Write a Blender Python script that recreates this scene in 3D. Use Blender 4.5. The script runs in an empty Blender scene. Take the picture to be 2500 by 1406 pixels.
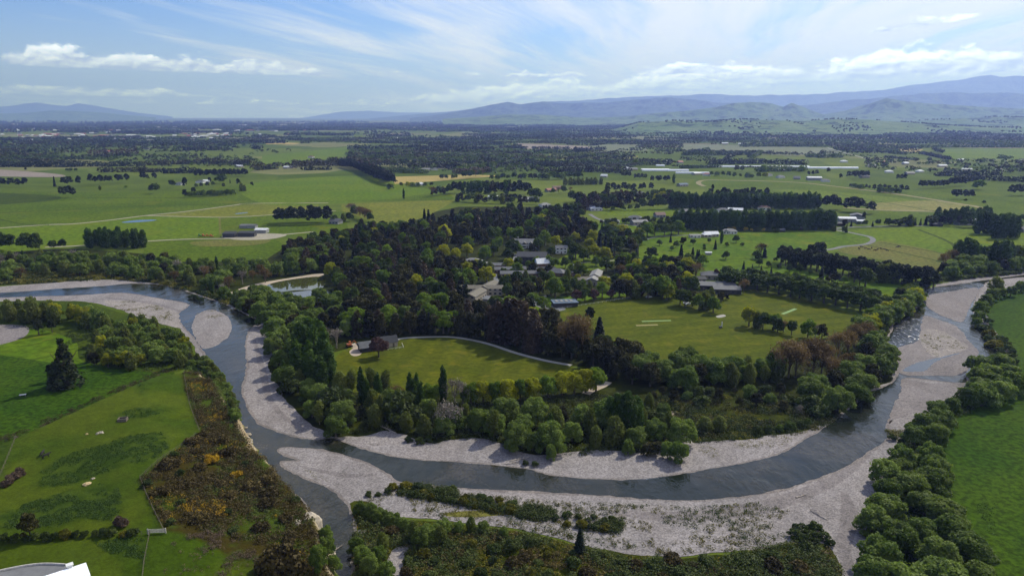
import bpy, math, random
import numpy as np
from mathutils import Vector
R = math.radians
sc = bpy.context.scene
COL = sc.collection
# ------------------------------------------------------------------ camera, sky, sun, exposure
CAM_H = 120.0
PITCH = R(13.5)
FPX = 1750.0                      # focal length in pixels of the 2500 px wide photograph
cd = bpy.data.cameras.new('camera'); cam = bpy.data.objects.new('camera', cd); COL.objects.link(cam)
cam.location = (0, 0, CAM_H); cam.rotation_euler = (R(90) - PITCH, 0, 0)
cd.sensor_width = 36; cd.lens = FPX / 2500 * 36; cd.clip_start = 1; cd.clip_end = 200000
sc.camera = cam
SUN_EL, SUN_AZ = R(43), R(43)      # azimuth measured clockwise from +Y (the view direction)
sl = bpy.data.lights.new('sun', 'SUN'); so = bpy.data.objects.new('sun', sl); COL.objects.link(so)
sl.energy = 4.9; sl.angle = R(0.53); sl.color = (1.0, 0.95, 0.87)
sdir = Vector((math.sin(SUN_AZ) * math.cos(SUN_EL), math.cos(SUN_AZ) * math.cos(SUN_EL), math.sin(SUN_EL)))
so.rotation_euler = sdir.to_track_quat('Z', 'Y').to_euler()
sc.view_settings.view_transform = 'Standard'; sc.view_settings.look = 'None'
sc.view_settings.exposure = 0.0; sc.view_settings.gamma = 1.0
cy = sc.cycles
cy.max_bounces = 6; cy.diffuse_bounces = 2; cy.glossy_bounces = 2; cy.transmission_bounces = 3; cy.transparent_max_bounces = 4
cy.volume_bounces = 0; cy.use_denoising = True; cy.caustics_reflective = False; cy.caustics_refractive = False


class NT:
    """small helper that writes node trees"""
    def __init__(s, tree): s.t = tree; s.n = tree.nodes; s.l = tree.links; s.n.clear()
    def new(s, typ, **kw):
        n = s.n.new(typ)
        for k, v in kw.items(): setattr(n, k, v)
        return n
    def set(s, sock, v):
        if isinstance(v, bpy.types.NodeSocket): s.l.new(v, sock)
        else:
            if hasattr(sock.default_value, '__len__') and not hasattr(v, '__len__'): v = [v] * len(sock.default_value)
            if hasattr(v, '__len__') and len(sock.default_value) == 4 and len(v) == 3: v = (*v, 1)
            sock.default_value = v
    def math(s, op, a, b=None, c=None, clamp=False):
        n = s.new('ShaderNodeMath', operation=op, use_clamp=clamp); s.set(n.inputs[0], a)
        if b is not None: s.set(n.inputs[1], b)
        if c is not None: s.set(n.inputs[2], c)
        return n.outputs[0]
    def add(s, a, b): return s.math('ADD', a, b)
    def sub(s, a, b): return s.math('SUBTRACT', a, b)
    def mul(s, a, b): return s.math('MULTIPLY', a, b)
    def ramp(s, x, lo, hi, a=0.0, b=1.0, smooth=True):
        n = s.new('ShaderNodeMapRange'); n.interpolation_type = 'SMOOTHSTEP' if smooth else 'LINEAR'; n.clamp = True
        for i, v in enumerate((x, lo, hi, a, b)): s.set(n.inputs[i], v)
        return n.outputs[0]
    def mix(s, f, a, b, mode='MIX'):
        n = s.new('ShaderNodeMix', data_type='RGBA', blend_type=mode)
        s.set(n.inputs[0], f); s.set(n.inputs[6], a); s.set(n.inputs[7], b)
        return n.outputs[2]
    def noise(s, vec, scale, detail=4, rough=0.55, dist=0.0):
        n = s.new('ShaderNodeTexNoise'); s.set(n.inputs['Vector'], vec)
        for k, v in (('Scale', scale), ('Detail', detail), ('Roughness', rough), ('Distortion', dist)): s.set(n.inputs[k], v)
        return n.outputs[0]
    def vec(s, x, y, z):
        n = s.new('ShaderNodeCombineXYZ')
        for i, v in enumerate((x, y, z)): s.set(n.inputs[i], v)
        return n.outputs[0]
    def sep(s, v):
        n = s.new('ShaderNodeSeparateXYZ'); s.set(n.inputs[0], v); return n.outputs
    def pos(s): return s.new('ShaderNodeNewGeometry').outputs['Position']
    def mapping(s, v, scale=(1, 1, 1), rot=(0, 0, 0), loc=(0, 0, 0)):
        n = s.new('ShaderNodeMapping'); s.set(n.inputs['Vector'], v)
        n.inputs['Scale'].default_value = scale; n.inputs['Rotation'].default_value = rot; n.inputs['Location'].default_value = loc
        return n.outputs[0]


# ------------------------------------------------------------------ sky with cirrus and cumulus
world = bpy.data.worlds.new('World'); sc.world = world; world.use_nodes = True
w = NT(world.node_tree)
sky = w.new('ShaderNodeTexSky'); sky.sky_type = 'NISHITA'; sky.sun_disc = False
sky.sun_elevation = SUN_EL; sky.sun_rotation = SUN_AZ; sky.air_density = 1.0; sky.dust_density = 0.6; sky.ozone_density = 2.0; sky.altitude = 100
dr = w.new('ShaderNodeTexCoord').outputs['Generated']
x, y, z = w.sep(dr)
zc = w.math('MAXIMUM', z, 0.0)
az = w.math('ARCTAN2', x, y)                                  # 0 straight ahead, positive to the right
el = w.math('ARCSINE', z)
azd = w.mul(az, 57.2958); eld = w.mul(el, 57.2958)
# cirrus: a flat high layer seen in perspective, streaked along one wind direction
inv = w.math('DIVIDE', 1.0, w.add(zc, 0.045))
p = w.vec(w.mul(x, inv), w.mul(y, inv), 0.0)
warp = w.noise(w.mapping(p, (0.35, 0.35, 1)), 1.0, 3, 0.5)
pw = w.new('ShaderNodeVectorMath', operation='ADD'); w.set(pw.inputs[0], p); w.set(pw.inputs[1], w.vec(w.mul(warp, 0.9), w.mul(warp, 0.5), 0.0)); pw = pw.outputs[0]
st = w.mapping(w.mapping(pw, (1, 1, 1), (0, 0, R(14))), (0.85, 0.15, 1))
c1 = w.noise(st, 1.35, 7, 0.56, 0.25)
c2 = w.noise(w.mapping(w.mapping(pw, (1, 1, 1), (0, 0, R(17))), (3.2, 0.3, 1)), 1.6, 6, 0.6, 0.3)
c3 = w.noise(w.mapping(p, (0.5, 0.16, 1), (0, 0, R(8)), (3.1, 1.7, 0)), 0.8, 3, 0.5)
cov = w.add(w.add(w.mul(c1, 0.62), w.mul(c2, 0.22)), w.mul(c3, 0.35))
side = w.ramp(azd, -32.0, 16.0, -0.035, 0.165, smooth=False)
low = w.ramp(eld, 1.5, 9.0, 0.03, 0.0)
cir = w.ramp(w.add(w.add(cov, side), low), 0.555, 0.80, 0.0, 0.95)
veil = w.ramp(eld, -1.0, 8.0, 0.55, 0.0)
veil = w.math('MAXIMUM', veil, w.ramp(azd, -10.0, 26.0, 0.0, 0.36))
cir = w.math('MAXIMUM', cir, veil)


def bank(a0, a1, base0, base1, top0, top1, sx, sy, off, thr=0.5, soft=0.10, fade=5.0):
    """a row of cumulus between two azimuths; base and top elevations run linearly from end to end"""
    t = w.ramp(azd, a0, a1, 0.0, 1.0, smooth=False)
    b = w.add(base0, w.mul(t, base1 - base0)); tp = w.add(top0, w.mul(t, top1 - top0))
    q = w.vec(w.add(w.mul(azd, sx), off), w.mul(eld, sy), 0.0)
    n1 = w.noise(q, 1.0, 7, 0.6, 0.15)
    nb = w.noise(w.vec(w.add(w.mul(azd, sx * 0.3), off), 0.0, off), 1.0, 2, 0.5)
    h = w.math('DIVIDE', w.sub(eld, b), w.sub(tp, b))          # 0 base .. 1 top
    hh = w.add(h, w.mul(w.sub(0.5, nb), 1.6))
    envt = w.ramp(hh, 0.1, 1.05, 0.30, -0.42, smooth=False)
    envb = w.ramp(h, -0.12, 0.1, -0.7, 0.0)
    ends = w.math('MINIMUM', w.ramp(azd, a0, a0 + fade, -0.4, 0.0), w.ramp(azd, a1 - fade, a1, 0.0, -0.4))
    dn = w.add(w.add(n1, envt), w.add(envb, ends))
    al = w.ramp(dn, thr, thr + soft)
    n2 = w.noise(w.vec(w.add(w.mul(azd, sx), off - 0.10), w.add(w.mul(eld, sy), 0.22), 0.0), 1.0, 5, 0.6, 0.15)
    lit = w.math('ADD', w.mul(w.sub(n1, n2), 2.4), w.ramp(h, -0.1, 0.95, 0.15, 0.95), clamp=True)
    return al, lit


banks = [bank(-37.5, -12.0, 3.2, 2.8, 5.6, 4.1, 0.5, 1.0, 3.0, thr=.41, soft=.17, fade=6.0),
         bank(-39.0, -22.0, 1.35, 1.25, 2.6, 2.1, 0.6, 1.3, 11.0, thr=.43, soft=0.16, fade=3.5),
         bank(-10.0, 38.0, 0.75, 2.9, 1.75, 5.6, 0.5, 1.0, 23.4, thr=0.30, soft=0.2, fade=7.0),
         bank(8.0, 17.5, 3.0, 3.05, 4.05, 4.3, 0.55, 1.1, 41.7, thr=.45, soft=0.14, fade=3.0),
         bank(-1.5, 7.0, 2.9, 2.8, 3.7, 3.9, 0.8, 1.5, 57.0, thr=0.53, soft=0.12, fade=2.5),
         bank(23.5, 33.0, 5.2, 6.2, 6.4, 7.6, 0.32, 0.9, 71.0, thr=0.5, soft=0.2, fade=3.0)]
bgs = w.new('ShaderNodeBackground'); w.set(bgs.inputs['Color'], w.mix(1.0, sky.outputs[0], (0.66, 0.92, 1.50), 'MULTIPLY')); bgs.inputs['Strength'].default_value = 0.105
bgc = w.new('ShaderNodeBackground'); w.set(bgc.inputs['Color'], (0.85, 0.87, 0.96)); bgc.inputs['Strength'].default_value = 1.2
mx = w.new('ShaderNodeMixShader'); w.set(mx.inputs[0], cir); w.l.new(bgs.outputs[0], mx.inputs[1]); w.l.new(bgc.outputs[0], mx.inputs[2])
cur = mx.outputs[0]
for al, lit in banks:
    b = w.new('ShaderNodeBackground'); w.set(b.inputs['Color'], w.mix(lit, (0.29, 0.33, 0.46), (0.97, 0.96, 1.28))); b.inputs['Strength'].default_value = 2.3
    m = w.new('ShaderNodeMixShader'); w.set(m.inputs[0], w.mul(al, 0.84)); w.l.new(cur, m.inputs[1]); w.l.new(b.outputs[0], m.inputs[2]); cur = m.outputs[0]
w.l.new(cur, w.new('ShaderNodeOutputWorld').inputs['Surface'])

# ------------------------------------------------------------------ from a pixel of the 2500 x 1406 photograph to a point of the land
SP, CP = math.sin(PITCH), math.cos(PITCH)


def W(px, py, z=0.0):
    u, v = (px - 1250) / FPX, (py - 703) / FPX
    t = (CAM_H - z) / (SP + v * CP)
    return (u * t, t * (CP - v * SP), z)


def smooth(t): t = np.clip(t, 0, 1); return t * t * (3 - 2 * t)


def sdist(X, Y, line):
    """signed distance to an open polyline, positive on its left side"""
    X = np.asarray(X, float); Y = np.asarray(Y, float)
    best = np.full(X.shape, 1e18); sg = np.ones(X.shape)
    for (x0, y0), (x1, y1) in zip(line[:-1], line[1:]):
        dx, dy = x1 - x0, y1 - y0; L = dx * dx + dy * dy
        t = np.clip(((X - x0) * dx + (Y - y0) * dy) / L, 0, 1)
        ex, ey = X - x0 - t * dx, Y - y0 - t * dy
        d = ex * ex + ey * ey; m = d < best
        best = np.where(m, d, best); sg = np.where(m, np.sign(dx * ey - dy * ex + 1e-9), sg)
    return np.sqrt(best) * sg


TERR, CLIFF = 14.0, 9.5
cliff_line = [W(*p_, CLIFF)[:2] for p_ in [(860, 1500), (800, 1420), (768, 1350), (757, 1290), (742, 1235), (700, 1185), (660, 1150), (618, 1102), (585, 1060), (556, 1010), (535, 965), (512, 930), (470, 900), (440, 893)]]
scarp_line = [W(*p_, 13.0)[:2] for p_ in [(470, 896), (440, 897), (390, 908), (300, 950), (200, 995), (100, 1040), (0, 1085), (-300, 1215), (-700, 1400)]]


def vnoise(X, Y, s, seed=0):
    """smooth value noise, numpy"""
    X = np.asarray(X, float) / s; Y = np.asarray(Y, float) / s
    xi, yi = np.floor(X).astype(np.int64), np.floor(Y).astype(np.int64)
    fx, fy = X - xi, Y - yi; fx = fx * fx * (3 - 2 * fx); fy = fy * fy * (3 - 2 * fy)
    def h(a, b):
        n = (a * 374761393 + b * 668265263 + seed * 974711) & 0x7fffffff
        n = ((n ^ (n >> 13)) * 1274126177) & 0x7fffffff
        return ((n ^ (n >> 16)) & 0xffff) / 65535.0
    return (h(xi, yi) * (1 - fx) + h(xi + 1, yi) * fx) * (1 - fy) + (h(xi, yi + 1) * (1 - fx) + h(xi + 1, yi + 1) * fx) * fy


def fbm(X, Y, s, o=4, seed=0, g=0.5):
    a, t, n = 1.0, 0.0, 0.0
    for k in range(o): t = t + a * vnoise(X, Y, s / 2 ** k, seed + k * 17); n += a; a *= g
    return t / n


def terrain(X, Y):
    X = np.asarray(X, float); Y = np.asarray(Y, float)
    d1 = sdist(X, Y, cliff_line); d2 = sdist(X, Y, scarp_line)
    wob = (vnoise(X, Y, 9, 5) - .5) * 3 + (vnoise(X, Y, 3, 8) - .5) * 1.2
    d1w = d1 + wob
    zr = np.where(d1w < 0, CLIFF * smooth((d1w + 5.5) / 5.5), CLIFF + (TERR - CLIFF) * smooth(d1w / 38))
    zs = TERR * smooth((d2 + 15) / 19)
    z = np.minimum(zr, zs)
    z = z + np.where(z > 3, (fbm(X, Y, 30, 3, 3) - .5) * 1.3, 0)
    far = np.hypot(X + 90, Y - 230) > 420
    return np.where(far | (z < 0.02), 0.0, z)


def G(px, py):
    z = 0.0
    for _ in range(14):
        p_ = W(px, py, z); zz = float(terrain(p_[0], p_[1])); z = z + (zz - z) * 0.6
    p_ = W(px, py, z)
    return (p_[0], p_[1], float(terrain(p_[0], p_[1])))


# ------------------------------------------------------------------ object helpers
def tag(o, label=None, cat=None, group=None, kind=None):
    for k, v in (('label', label), ('category', cat), ('group', group), ('kind', kind)):
        if v: o[k] = v
    return o


def link(name, me, parent=None):
    o = bpy.data.objects.new(name, me); COL.objects.link(o)
    if parent is not None: o.parent = parent
    return o


def empty(name, loc=(0, 0, 0), rz=0.0, label=None, cat=None, group=None):
    o = bpy.data.objects.new(name, None); COL.objects.link(o); o.location = loc; o.rotation_euler = (0, 0, rz); o.empty_display_size = 0.1
    return tag(o, label, cat, group)


def mesh_np(name, V, F, mat=None, smooth_=False, attrs=None, k=4):
    """mesh from arrays: V (n,3), F (m,k)"""
    me = bpy.data.meshes.new(name); V = np.asarray(V, np.float32); F = np.asarray(F, np.int32)
    me.vertices.add(len(V)); me.vertices.foreach_set('co', V.ravel())
    me.loops.add(F.size); me.loops.foreach_set('vertex_index', F.ravel())
    me.polygons.add(len(F)); me.polygons.foreach_set('loop_start', np.arange(0, F.size, F.shape[1], dtype=np.int32))
    me.update(calc_edges=True)
    if smooth_: me.polygons.foreach_set('use_smooth', np.ones(len(F), bool))
    for n, (dom, typ, arr) in (attrs or {}).items():
        a = me.attributes.new(n, typ, dom); a.data.foreach_set('color' if typ == 'FLOAT_COLOR' else 'value', np.asarray(arr, np.float32).ravel())
    if mat: me.materials.append(mat)
    return me


def catmull(P, closed=True, n=5):
    P = [np.array(p_, float) for p_ in P]; m = len(P); out = []
    rng = range(m) if closed else range(m - 1)
    for i in rng:
        g = (lambda j: P[j % m]) if closed else (lambda j: P[min(max(j, 0), m - 1)])
        a, b, c, d = g(i - 1), g(i), g(i + 1), g(i + 2)
        for k_ in range(n):
            t = k_ / n
            out.append(.5 * (2 * b + (c - a) * t + (2 * a - 5 * b + 4 * c - d) * t * t + (3 * b - a - 3 * c + d) * t ** 3))
    if not closed: out.append(P[-1])
    return out


def sheet(name, poly, mat, level, smooth_=True, jit=0.0, seg=5, grow=0.0):
    """a thin land-cover sheet (field, gravel bar, water) drawn as a smoothed outline on the flat plain"""
    P = [np.array(W(*p_)[:2]) for p_ in poly]
    if smooth_: P = catmull(P, True, seg)
    if grow:                                                    # pushed outward: a margin round another sheet
        A_ = np.array(P); sg_ = np.sign(np.sum(A_[:, 0] * np.roll(A_[:, 1], -1) - np.roll(A_[:, 0], -1) * A_[:, 1])); T_ = np.roll(A_, -1, 0) - np.roll(A_, 1, 0); T_ /= np.linalg.norm(T_, axis=1)[:, None] + 1e-9
        P = [a_ + np.array([t_[1], -t_[0]]) * grow * sg_ for a_, t_ in zip(A_, T_)]
    if jit:                                                     # finer, ragged natural edge
        Q = []
        for a, b in zip(P, P[1:] + P[:1]):
            L = np.linalg.norm(b - a); m = max(1, min(40, int(L / max(jit * 1.2, 0.8))))
            nrm = np.array([-(b - a)[1], (b - a)[0]]) / (L + 1e-6)
            for k_ in range(m):
                q = a + (b - a) * k_ / m
                Q.append(q + nrm * jit * ((float(fbm(q[0], q[1], jit * 7, 3, int(level * 2))) - .5) * 3.0))
        P = Q
    dist = np.mean([np.hypot(*q) for q in P])
    z0 = level * (0.012 + dist / 40000)
    me = bpy.data.meshes.new(name)
    me.from_pydata([(q[0], q[1], z0) for q in P], [], [list(range(len(P)))]); me.update()
    if me.polygons and me.polygons[0].normal.z < 0: me.flip_normals()
    me.materials.append(mat)
    return tag(link(name, me), kind='structure')


def ribbon(name, pts, width, mat, level, smooth_=True, seg=6):
    """a track or road of constant width along a line"""
    P = [np.array(W(*p_)[:2]) for p_ in pts]
    if smooth_: P = catmull(P, False, seg)
    P = np.array(P); T = np.gradient(P, axis=0); T /= np.linalg.norm(T, axis=1)[:, None] + 1e-9
    N = np.stack([-T[:, 1], T[:, 0]], 1) * (np.asarray(width) / 2 if np.ndim(width) == 0 else np.asarray(width)[:, None] / 2)
    n = len(P); z0 = level * (0.012 + np.mean(np.hypot(P[:, 0], P[:, 1])) / 40000)
    V = np.zeros((2 * n, 3)); V[0::2, :2] = P + N; V[1::2, :2] = P - N; V[:, 2] = z0
    F = [(2 * i, 2 * i + 1, 2 * i + 3, 2 * i + 2) for i in range(n - 1)]
    return tag(link(name, mesh_np(name, V, F, mat)), kind='structure')


# ------------------------------------------------------------------ materials
def new_mat(name):
    m = bpy.data.materials.new(name); m.use_nodes = True; return m, NT(m.node_tree)


def finish(t, shader):
    t.l.new(shader, t.new('ShaderNodeOutputMaterial').inputs['Surface'])


def bsdf(t, color, rough=0.9, spec=0.15, normal=None, metal=0.0):
    b = t.new('ShaderNodeBsdfPrincipled'); t.set(b.inputs['Base Color'], color); t.set(b.inputs['Roughness'], rough)
    b.inputs['Specular IOR Level'].default_value = spec; t.set(b.inputs['Metallic'], metal)
    if normal is not None: t.l.new(normal, b.inputs['Normal'])
    return b.outputs[0]


def bump(t, h, strength=0.3, dist=0.3):
    n = t.new('ShaderNodeBump'); n.inputs['Strength'].default_value = strength; n.inputs['Distance'].default_value = dist; t.set(n.inputs['Height'], h); return n.outputs[0]


def sRGB(r, g, b, k=1.0):
    f = lambda c: ((c / 255 + .055) / 1.055) ** 2.4 if c > 10 else c / 255 / 12.92
    return (f(r) * k, f(g) * k, f(b) * k)


def grass_mat(name, c1, c2, big=60, fine=3.0, stripes=None, dry=None, fcon=0.35, k=0.72, kb=.16):
    """living turf: two greens in broad drifts, fine tussock variation, optional mowing stripes (angle, width) and dry patches"""
    sc3 = lambda q: (q[0] * k * .96, q[1] * k * 1.05, q[2] * k * kb)
    c1, c2, dry = sc3(c1), sc3(c2), (sc3(dry) if dry else None)
    m, t = new_mat(name); P = t.pos()
    a = t.noise(P, 1.0 / big, 5, 0.6); b = t.noise(P, 1.0 / fine, 4, 0.65)
    c = t.mix(t.ramp(a, 0.35, 0.65), c1, c2)
    c = t.mix(t.ramp(b, 0.3, 0.7, 0.0, 1.0), t.mix(1.0, c, (1 - fcon, 1 - fcon, 1 - fcon), 'MULTIPLY'), t.mix(1.0, c, (1 + fcon, 1 + fcon, 1 + fcon * .7), 'MULTIPLY'))
    if dry:
        d = t.noise(P, 1.0 / (big * 0.45), 5, 0.62, 0.4); c = t.mix(t.ramp(d, 0.54, 0.72, 0, 0.85), c, dry)
    if stripes:
        q = t.mapping(P, (1 / stripes[1], 1 / stripes[1], 1), (0, 0, R(stripes[0])))
        s = t.math('SINE', t.mul(t.sep(q)[0], 3.14159)); c = t.mix(t.ramp(s, -0.35, 0.35, 0.0, 0.34), c, t.mix(1.0, c, (1.45, 1.4, 1.3), 'MULTIPLY'))
    finish(t, bsdf(t, c, 0.95, 0.05, bump(t, b, 0.5, 0.25))); return m


def soil_mat(name, c1, c2, scale=4.0, rows=None):
    m, t = new_mat(name); P = t.pos()
    a = t.noise(P, 1.0 / scale, 6, 0.65); c = t.mix(t.ramp(a, 0.3, 0.7), c1, c2)
    b = t.noise(P, 1.0 / (scale * 14), 4, 0.6); c = t.mix(t.ramp(b, 0.3, 0.7, 0, 0.5), c, t.mix(1.0, c, (0.7, 0.72, 0.7), 'MULTIPLY'))
    if rows:
        s = t.math('SINE', t.mul(t.sep(t.mapping(P, (1 / rows[1], 1 / rows[1], 1), (0, 0, R(rows[0]))))[0], 6.283)); c = t.mix(t.ramp(s, -0.3, 0.5, 0.0, 0.75), c, rows[2])
    finish(t, bsdf(t, c, 0.95, 0.1)); return m


def gravel_mat(name, light, dark, plants=0.0):
    """river stones: grains of many sizes, drifts of finer and darker stones laid along the flow"""
    m, t = new_mat(name); P = t.pos()
    a = t.noise(P, 2.6, 2, 0.8); v = t.new('ShaderNodeTexVoronoi'); t.set(v.inputs['Vector'], P); v.inputs['Scale'].default_value = 2.2
    st_ = t.sep(v.outputs['Color'])[0]; k = t.noise(P, 0.35, 5, 0.7)
    c = t.mix(t.ramp(t.add(t.add(t.mul(a, 0.35), t.mul(st_, 0.3)), t.mul(k, 0.35)), 0.28, 0.72), dark, light)
    b = t.noise(t.mapping(P, (1, 0.3, 1), (0, 0, R(62))), 0.06, 6, 0.62, 0.8); c = t.mix(t.ramp(b, 0.38, 0.66, 0.0, 0.6), c, t.mix(1.0, c, (0.66, 0.65, 0.64), 'MULTIPLY'))
    b2 = t.noise(P, 0.022, 5, 0.6, 0.5); c = t.mix(t.ramp(b2, 0.42, 0.62, 0.0, 0.6), c, t.mix(1.0, c, (1.16, 1.13, 1.1), 'MULTIPLY'))
    if plants:
        d = t.noise(P, 0.09, 6, 0.72); c = t.mix(t.ramp(d, 0.62 - plants * .12, 0.70 - plants * .1, 0, 0.7), c, (0.085, 0.085, 0.035))
    finish(t, bsdf(t, c, 0.92, 0.1, bump(t, t.add(a, st_), 0.35, 0.2))); return m


def water_mat(name, deep, bed, wave=2.2, strength=0.12, rough=0.06, bedmix=0.5, streak=1.0, foam=0.0, spec=0.3):
    """dark clear river water: stones of the bed show in drifts, the surface carries small waves"""
    m, t = new_mat(name); P = t.pos()
    b = t.noise(t.mapping(P, (1, 1, 1)), 0.03, 5, 0.6, 0.5); f = t.noise(P, 0.8, 3, 0.6)
    c = t.mix(t.ramp(b, 0.4, 0.72, 0, bedmix), deep, t.mix(t.ramp(f, 0.35, 0.65), bed, t.mix(1.0, bed, (0.5, 0.5, 0.5), 'MULTIPLY')))
    if foam:
        fo = t.noise(t.mapping(P, (1, .55, 1), (0, 0, R(25))), 0.55, 5, 0.72, 0.6); c = t.mix(t.ramp(fo, 0.58 - foam * .06, 0.72 - foam * .05, 0, 0.75), c, (0.42, 0.44, 0.47))
    h = t.add(t.noise(t.mapping(P, (1, 0.45, 1), (0, 0, R(20))), 1.0 / wave, 4, 0.65, 0.6), t.mul(t.noise(P, 0.10, 3, 0.5), 0.6))
    h = t.mul(h, t.ramp(t.noise(t.mapping(P, (1, .5, 1)), 0.025, 4, 0.6), 0.35, 0.65, 1 - .75 * streak, 1.3))
    finish(t, bsdf(t, c, rough, spec, bump(t, h, strength, wave * 0.5))); return m


def plain_mat(name, col, rough=0.6, spec=0.3, var=0.12, scale=0.6, metal=0.0):
    m, t = new_mat(name)
    n = t.noise(t.new('ShaderNodeTexCoord').outputs['Object'], scale, 4, 0.6)
    c = t.mix(t.ramp(n, 0.3, 0.7), tuple(max(0, q * (1 - var)) for q in col), tuple(q * (1 + var) for q in col))
    finish(t, bsdf(t, c, rough, spec, metal=metal)); return m
# ------------------------------------------------------------------ the land
def plain_ground_mat():
    """pasture of the whole plain: a patchwork of paddocks in many greens, hay and tilled soil"""
    m, t = new_mat('plain_pasture'); P = t.pos()
    q = t.mapping(P, (1 / 330, 1 / 520, 1), (0, 0, R(24)))
    v = t.new('ShaderNodeTexVoronoi'); v.distance = 'CHEBYCHEV'; t.set(v.inputs['Vector'], q); v.inputs['Scale'].default_value = 1.0; v.inputs['Randomness'].default_value = 0.75
    r, g, b_ = t.sep(v.outputs['Color'])
    c = t.mix(r, (0.058, 0.090, 0.008), (0.105, 0.134, 0.018))
    c = t.mix(t.ramp(g, 0.76, 0.80, 0, 0.8), c, (0.16, 0.16, 0.065))
    c = t.mix(t.ramp(b_, 0.86, 0.88, 0, 0.75), c, (0.15, 0.125, 0.085))
    n = t.noise(P, 1 / 90, 5, 0.62); c = t.mix(t.ramp(n, 0.3, 0.7), t.mix(1.0, c, (0.8, 0.83, 0.8), 'MULTIPLY'), t.mix(1.0, c, (1.2, 1.15, 1.15), 'MULTIPLY'))
    f = t.noise(P, 0.35, 4, 0.65); c = t.mix(t.ramp(f, 0.3, 0.7), t.mix(1.0, c, (0.82, 0.82, 0.82), 'MULTIPLY'), c)
    finish(t, bsdf(t, c, 0.95, 0.03)); return m


M = {}
M['plain'] = plain_ground_mat()
M['past'] = grass_mat('pasture_grass', (0.066, 0.098, 0.016), (0.092, 0.122, 0.024), 130, 4, dry=(0.125, 0.125, 0.04), k=.8)
M['past2'] = grass_mat('spring_pasture_grass', (0.086, 0.128, 0.020), (0.108, 0.140, 0.030), 160, 5, dry=(0.14, 0.145, 0.045), k=.86)
M['pale'] = grass_mat('pale_pasture_grass', (0.115, 0.155, 0.055), (0.135, 0.168, 0.062), 150, 5)
M['lush'] = grass_mat('lush_grass', (0.033, 0.074, 0.008), (0.058, 0.100, 0.012), 38, 2.0, fcon=0.5, k=.6)
M['golf'] = grass_mat('park_grass', (0.062, 0.110, 0.015), (0.095, 0.138, 0.026), 55, 5, k=.8, dry=(0.16, 0.15, 0.06))
M['oval'] = grass_mat('oval_turf', (0.080, 0.092, 0.020), (0.108, 0.112, 0.029), 26, 3, stripes=(8, 7), dry=(0.175, 0.150, 0.065), fcon=0.25, k=.62)
M['sport'] = grass_mat('sports_turf', (0.080, 0.096, 0.022), (0.108, 0.116, 0.030), 30, 3, stripes=(74, 6), dry=(0.165, 0.145, 0.06), fcon=0.22, k=.62)
M['lawn'] = grass_mat('lawn_grass', (0.085, 0.120, 0.026), (0.115, 0.145, 0.036), 20, 2, stripes=(20, 4))
M['yel'] = grass_mat('yellowing_grass', (0.150, 0.155, 0.042), (0.185, 0.175, 0.055), 60, 5, kb=.4)
M['hay'] = grass_mat('dry_hay_field', (0.33, 0.235, 0.105), (0.37, 0.265, 0.125), 50, 4, fcon=0.18, k=.85, kb=.75)
M['tan'] = grass_mat('ripe_tan_paddock', (0.26, 0.22, 0.10), (0.20, 0.185, 0.075), 40, 5, dry=(0.30, 0.25, 0.12), kb=.75)
M['olive'] = grass_mat('grazed_olive_paddock', (0.17, 0.145, 0.048), (0.14, 0.14, 0.042), 35, 3, kb=.75)
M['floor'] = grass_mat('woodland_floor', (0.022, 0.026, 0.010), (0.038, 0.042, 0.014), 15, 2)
M['rough'] = grass_mat('rough_bank_grass', (0.040, 0.062, 0.018), (0.062, 0.080, 0.025), 20, 2)
M['bramble'] = grass_mat('bramble_floor', (0.030, 0.036, 0.011), (0.062, 0.066, 0.018), 9, 1.5)
M['soil'] = soil_mat('tilled_soil', (0.19, 0.155, 0.125), (0.24, 0.20, 0.165), 5)
M['orch'] = soil_mat('orchard_rows', (0.13, 0.15, 0.075), (0.16, 0.17, 0.09), 20, rows=(-12, 30, (0.075, 0.09, 0.045)))
M['track'] = soil_mat('dirt_track', (0.26, 0.235, 0.17), (0.33, 0.30, 0.23), 2)
M['race'] = soil_mat('worn_race_track', (0.20, 0.175, 0.085), (0.25, 0.21, 0.12), 6)
M['road'] = soil_mat('asphalt_road', (0.15, 0.15, 0.155), (0.19, 0.19, 0.19), 2)
M['path'] = soil_mat('pale_path', (0.30, 0.28, 0.25), (0.36, 0.34, 0.31), 1)
M['sand'] = soil_mat('bare_sand', (0.34, 0.27, 0.20), (0.42, 0.35, 0.27), 2)
M['grav'] = gravel_mat('river_gravel', (0.305, 0.277, 0.266), (0.14, 0.127, 0.121))
M['grav2'] = gravel_mat('weedy_river_gravel', (0.33, 0.295, 0.265), (0.145, 0.13, 0.12), plants=0.5)
M['gravp'] = gravel_mat('wet_river_gravel', (0.235, 0.205, 0.185), (0.11, 0.098, 0.092))
M['bar'] = gravel_mat('grey_shingle', (0.24, 0.215, 0.205), (0.12, 0.107, 0.104))
M['water'] = water_mat('river_water', (0.010, 0.014, 0.009), (0.052, 0.045, 0.028), 3.2, 0.26, 0.06, 0.95, spec=.22)
M['riffle'] = water_mat('broken_river_water', (0.022, 0.026, 0.028), (0.075, 0.066, 0.056), 2.6, 0.8, 0.10, 0.6, foam=1.0)
M['ruffle'] = water_mat('ruffled_river_water', (0.014, 0.018, 0.018), (0.05, 0.045, 0.035), 2.4, 0.55, 0.09, 0.7, foam=.25, spec=.5)
M['pond'] = water_mat('pond_water', (0.011, 0.022, 0.030), (0.02, 0.025, 0.02), 4.0, 0.012, 0.03, 0.3, spec=.5)
M['pondg'] = water_mat('green_pond_water', (0.045, 0.050, 0.014), (0.06, 0.06, 0.02), 4.0, 0.010, 0.04, 0.3, spec=.5)

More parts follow.
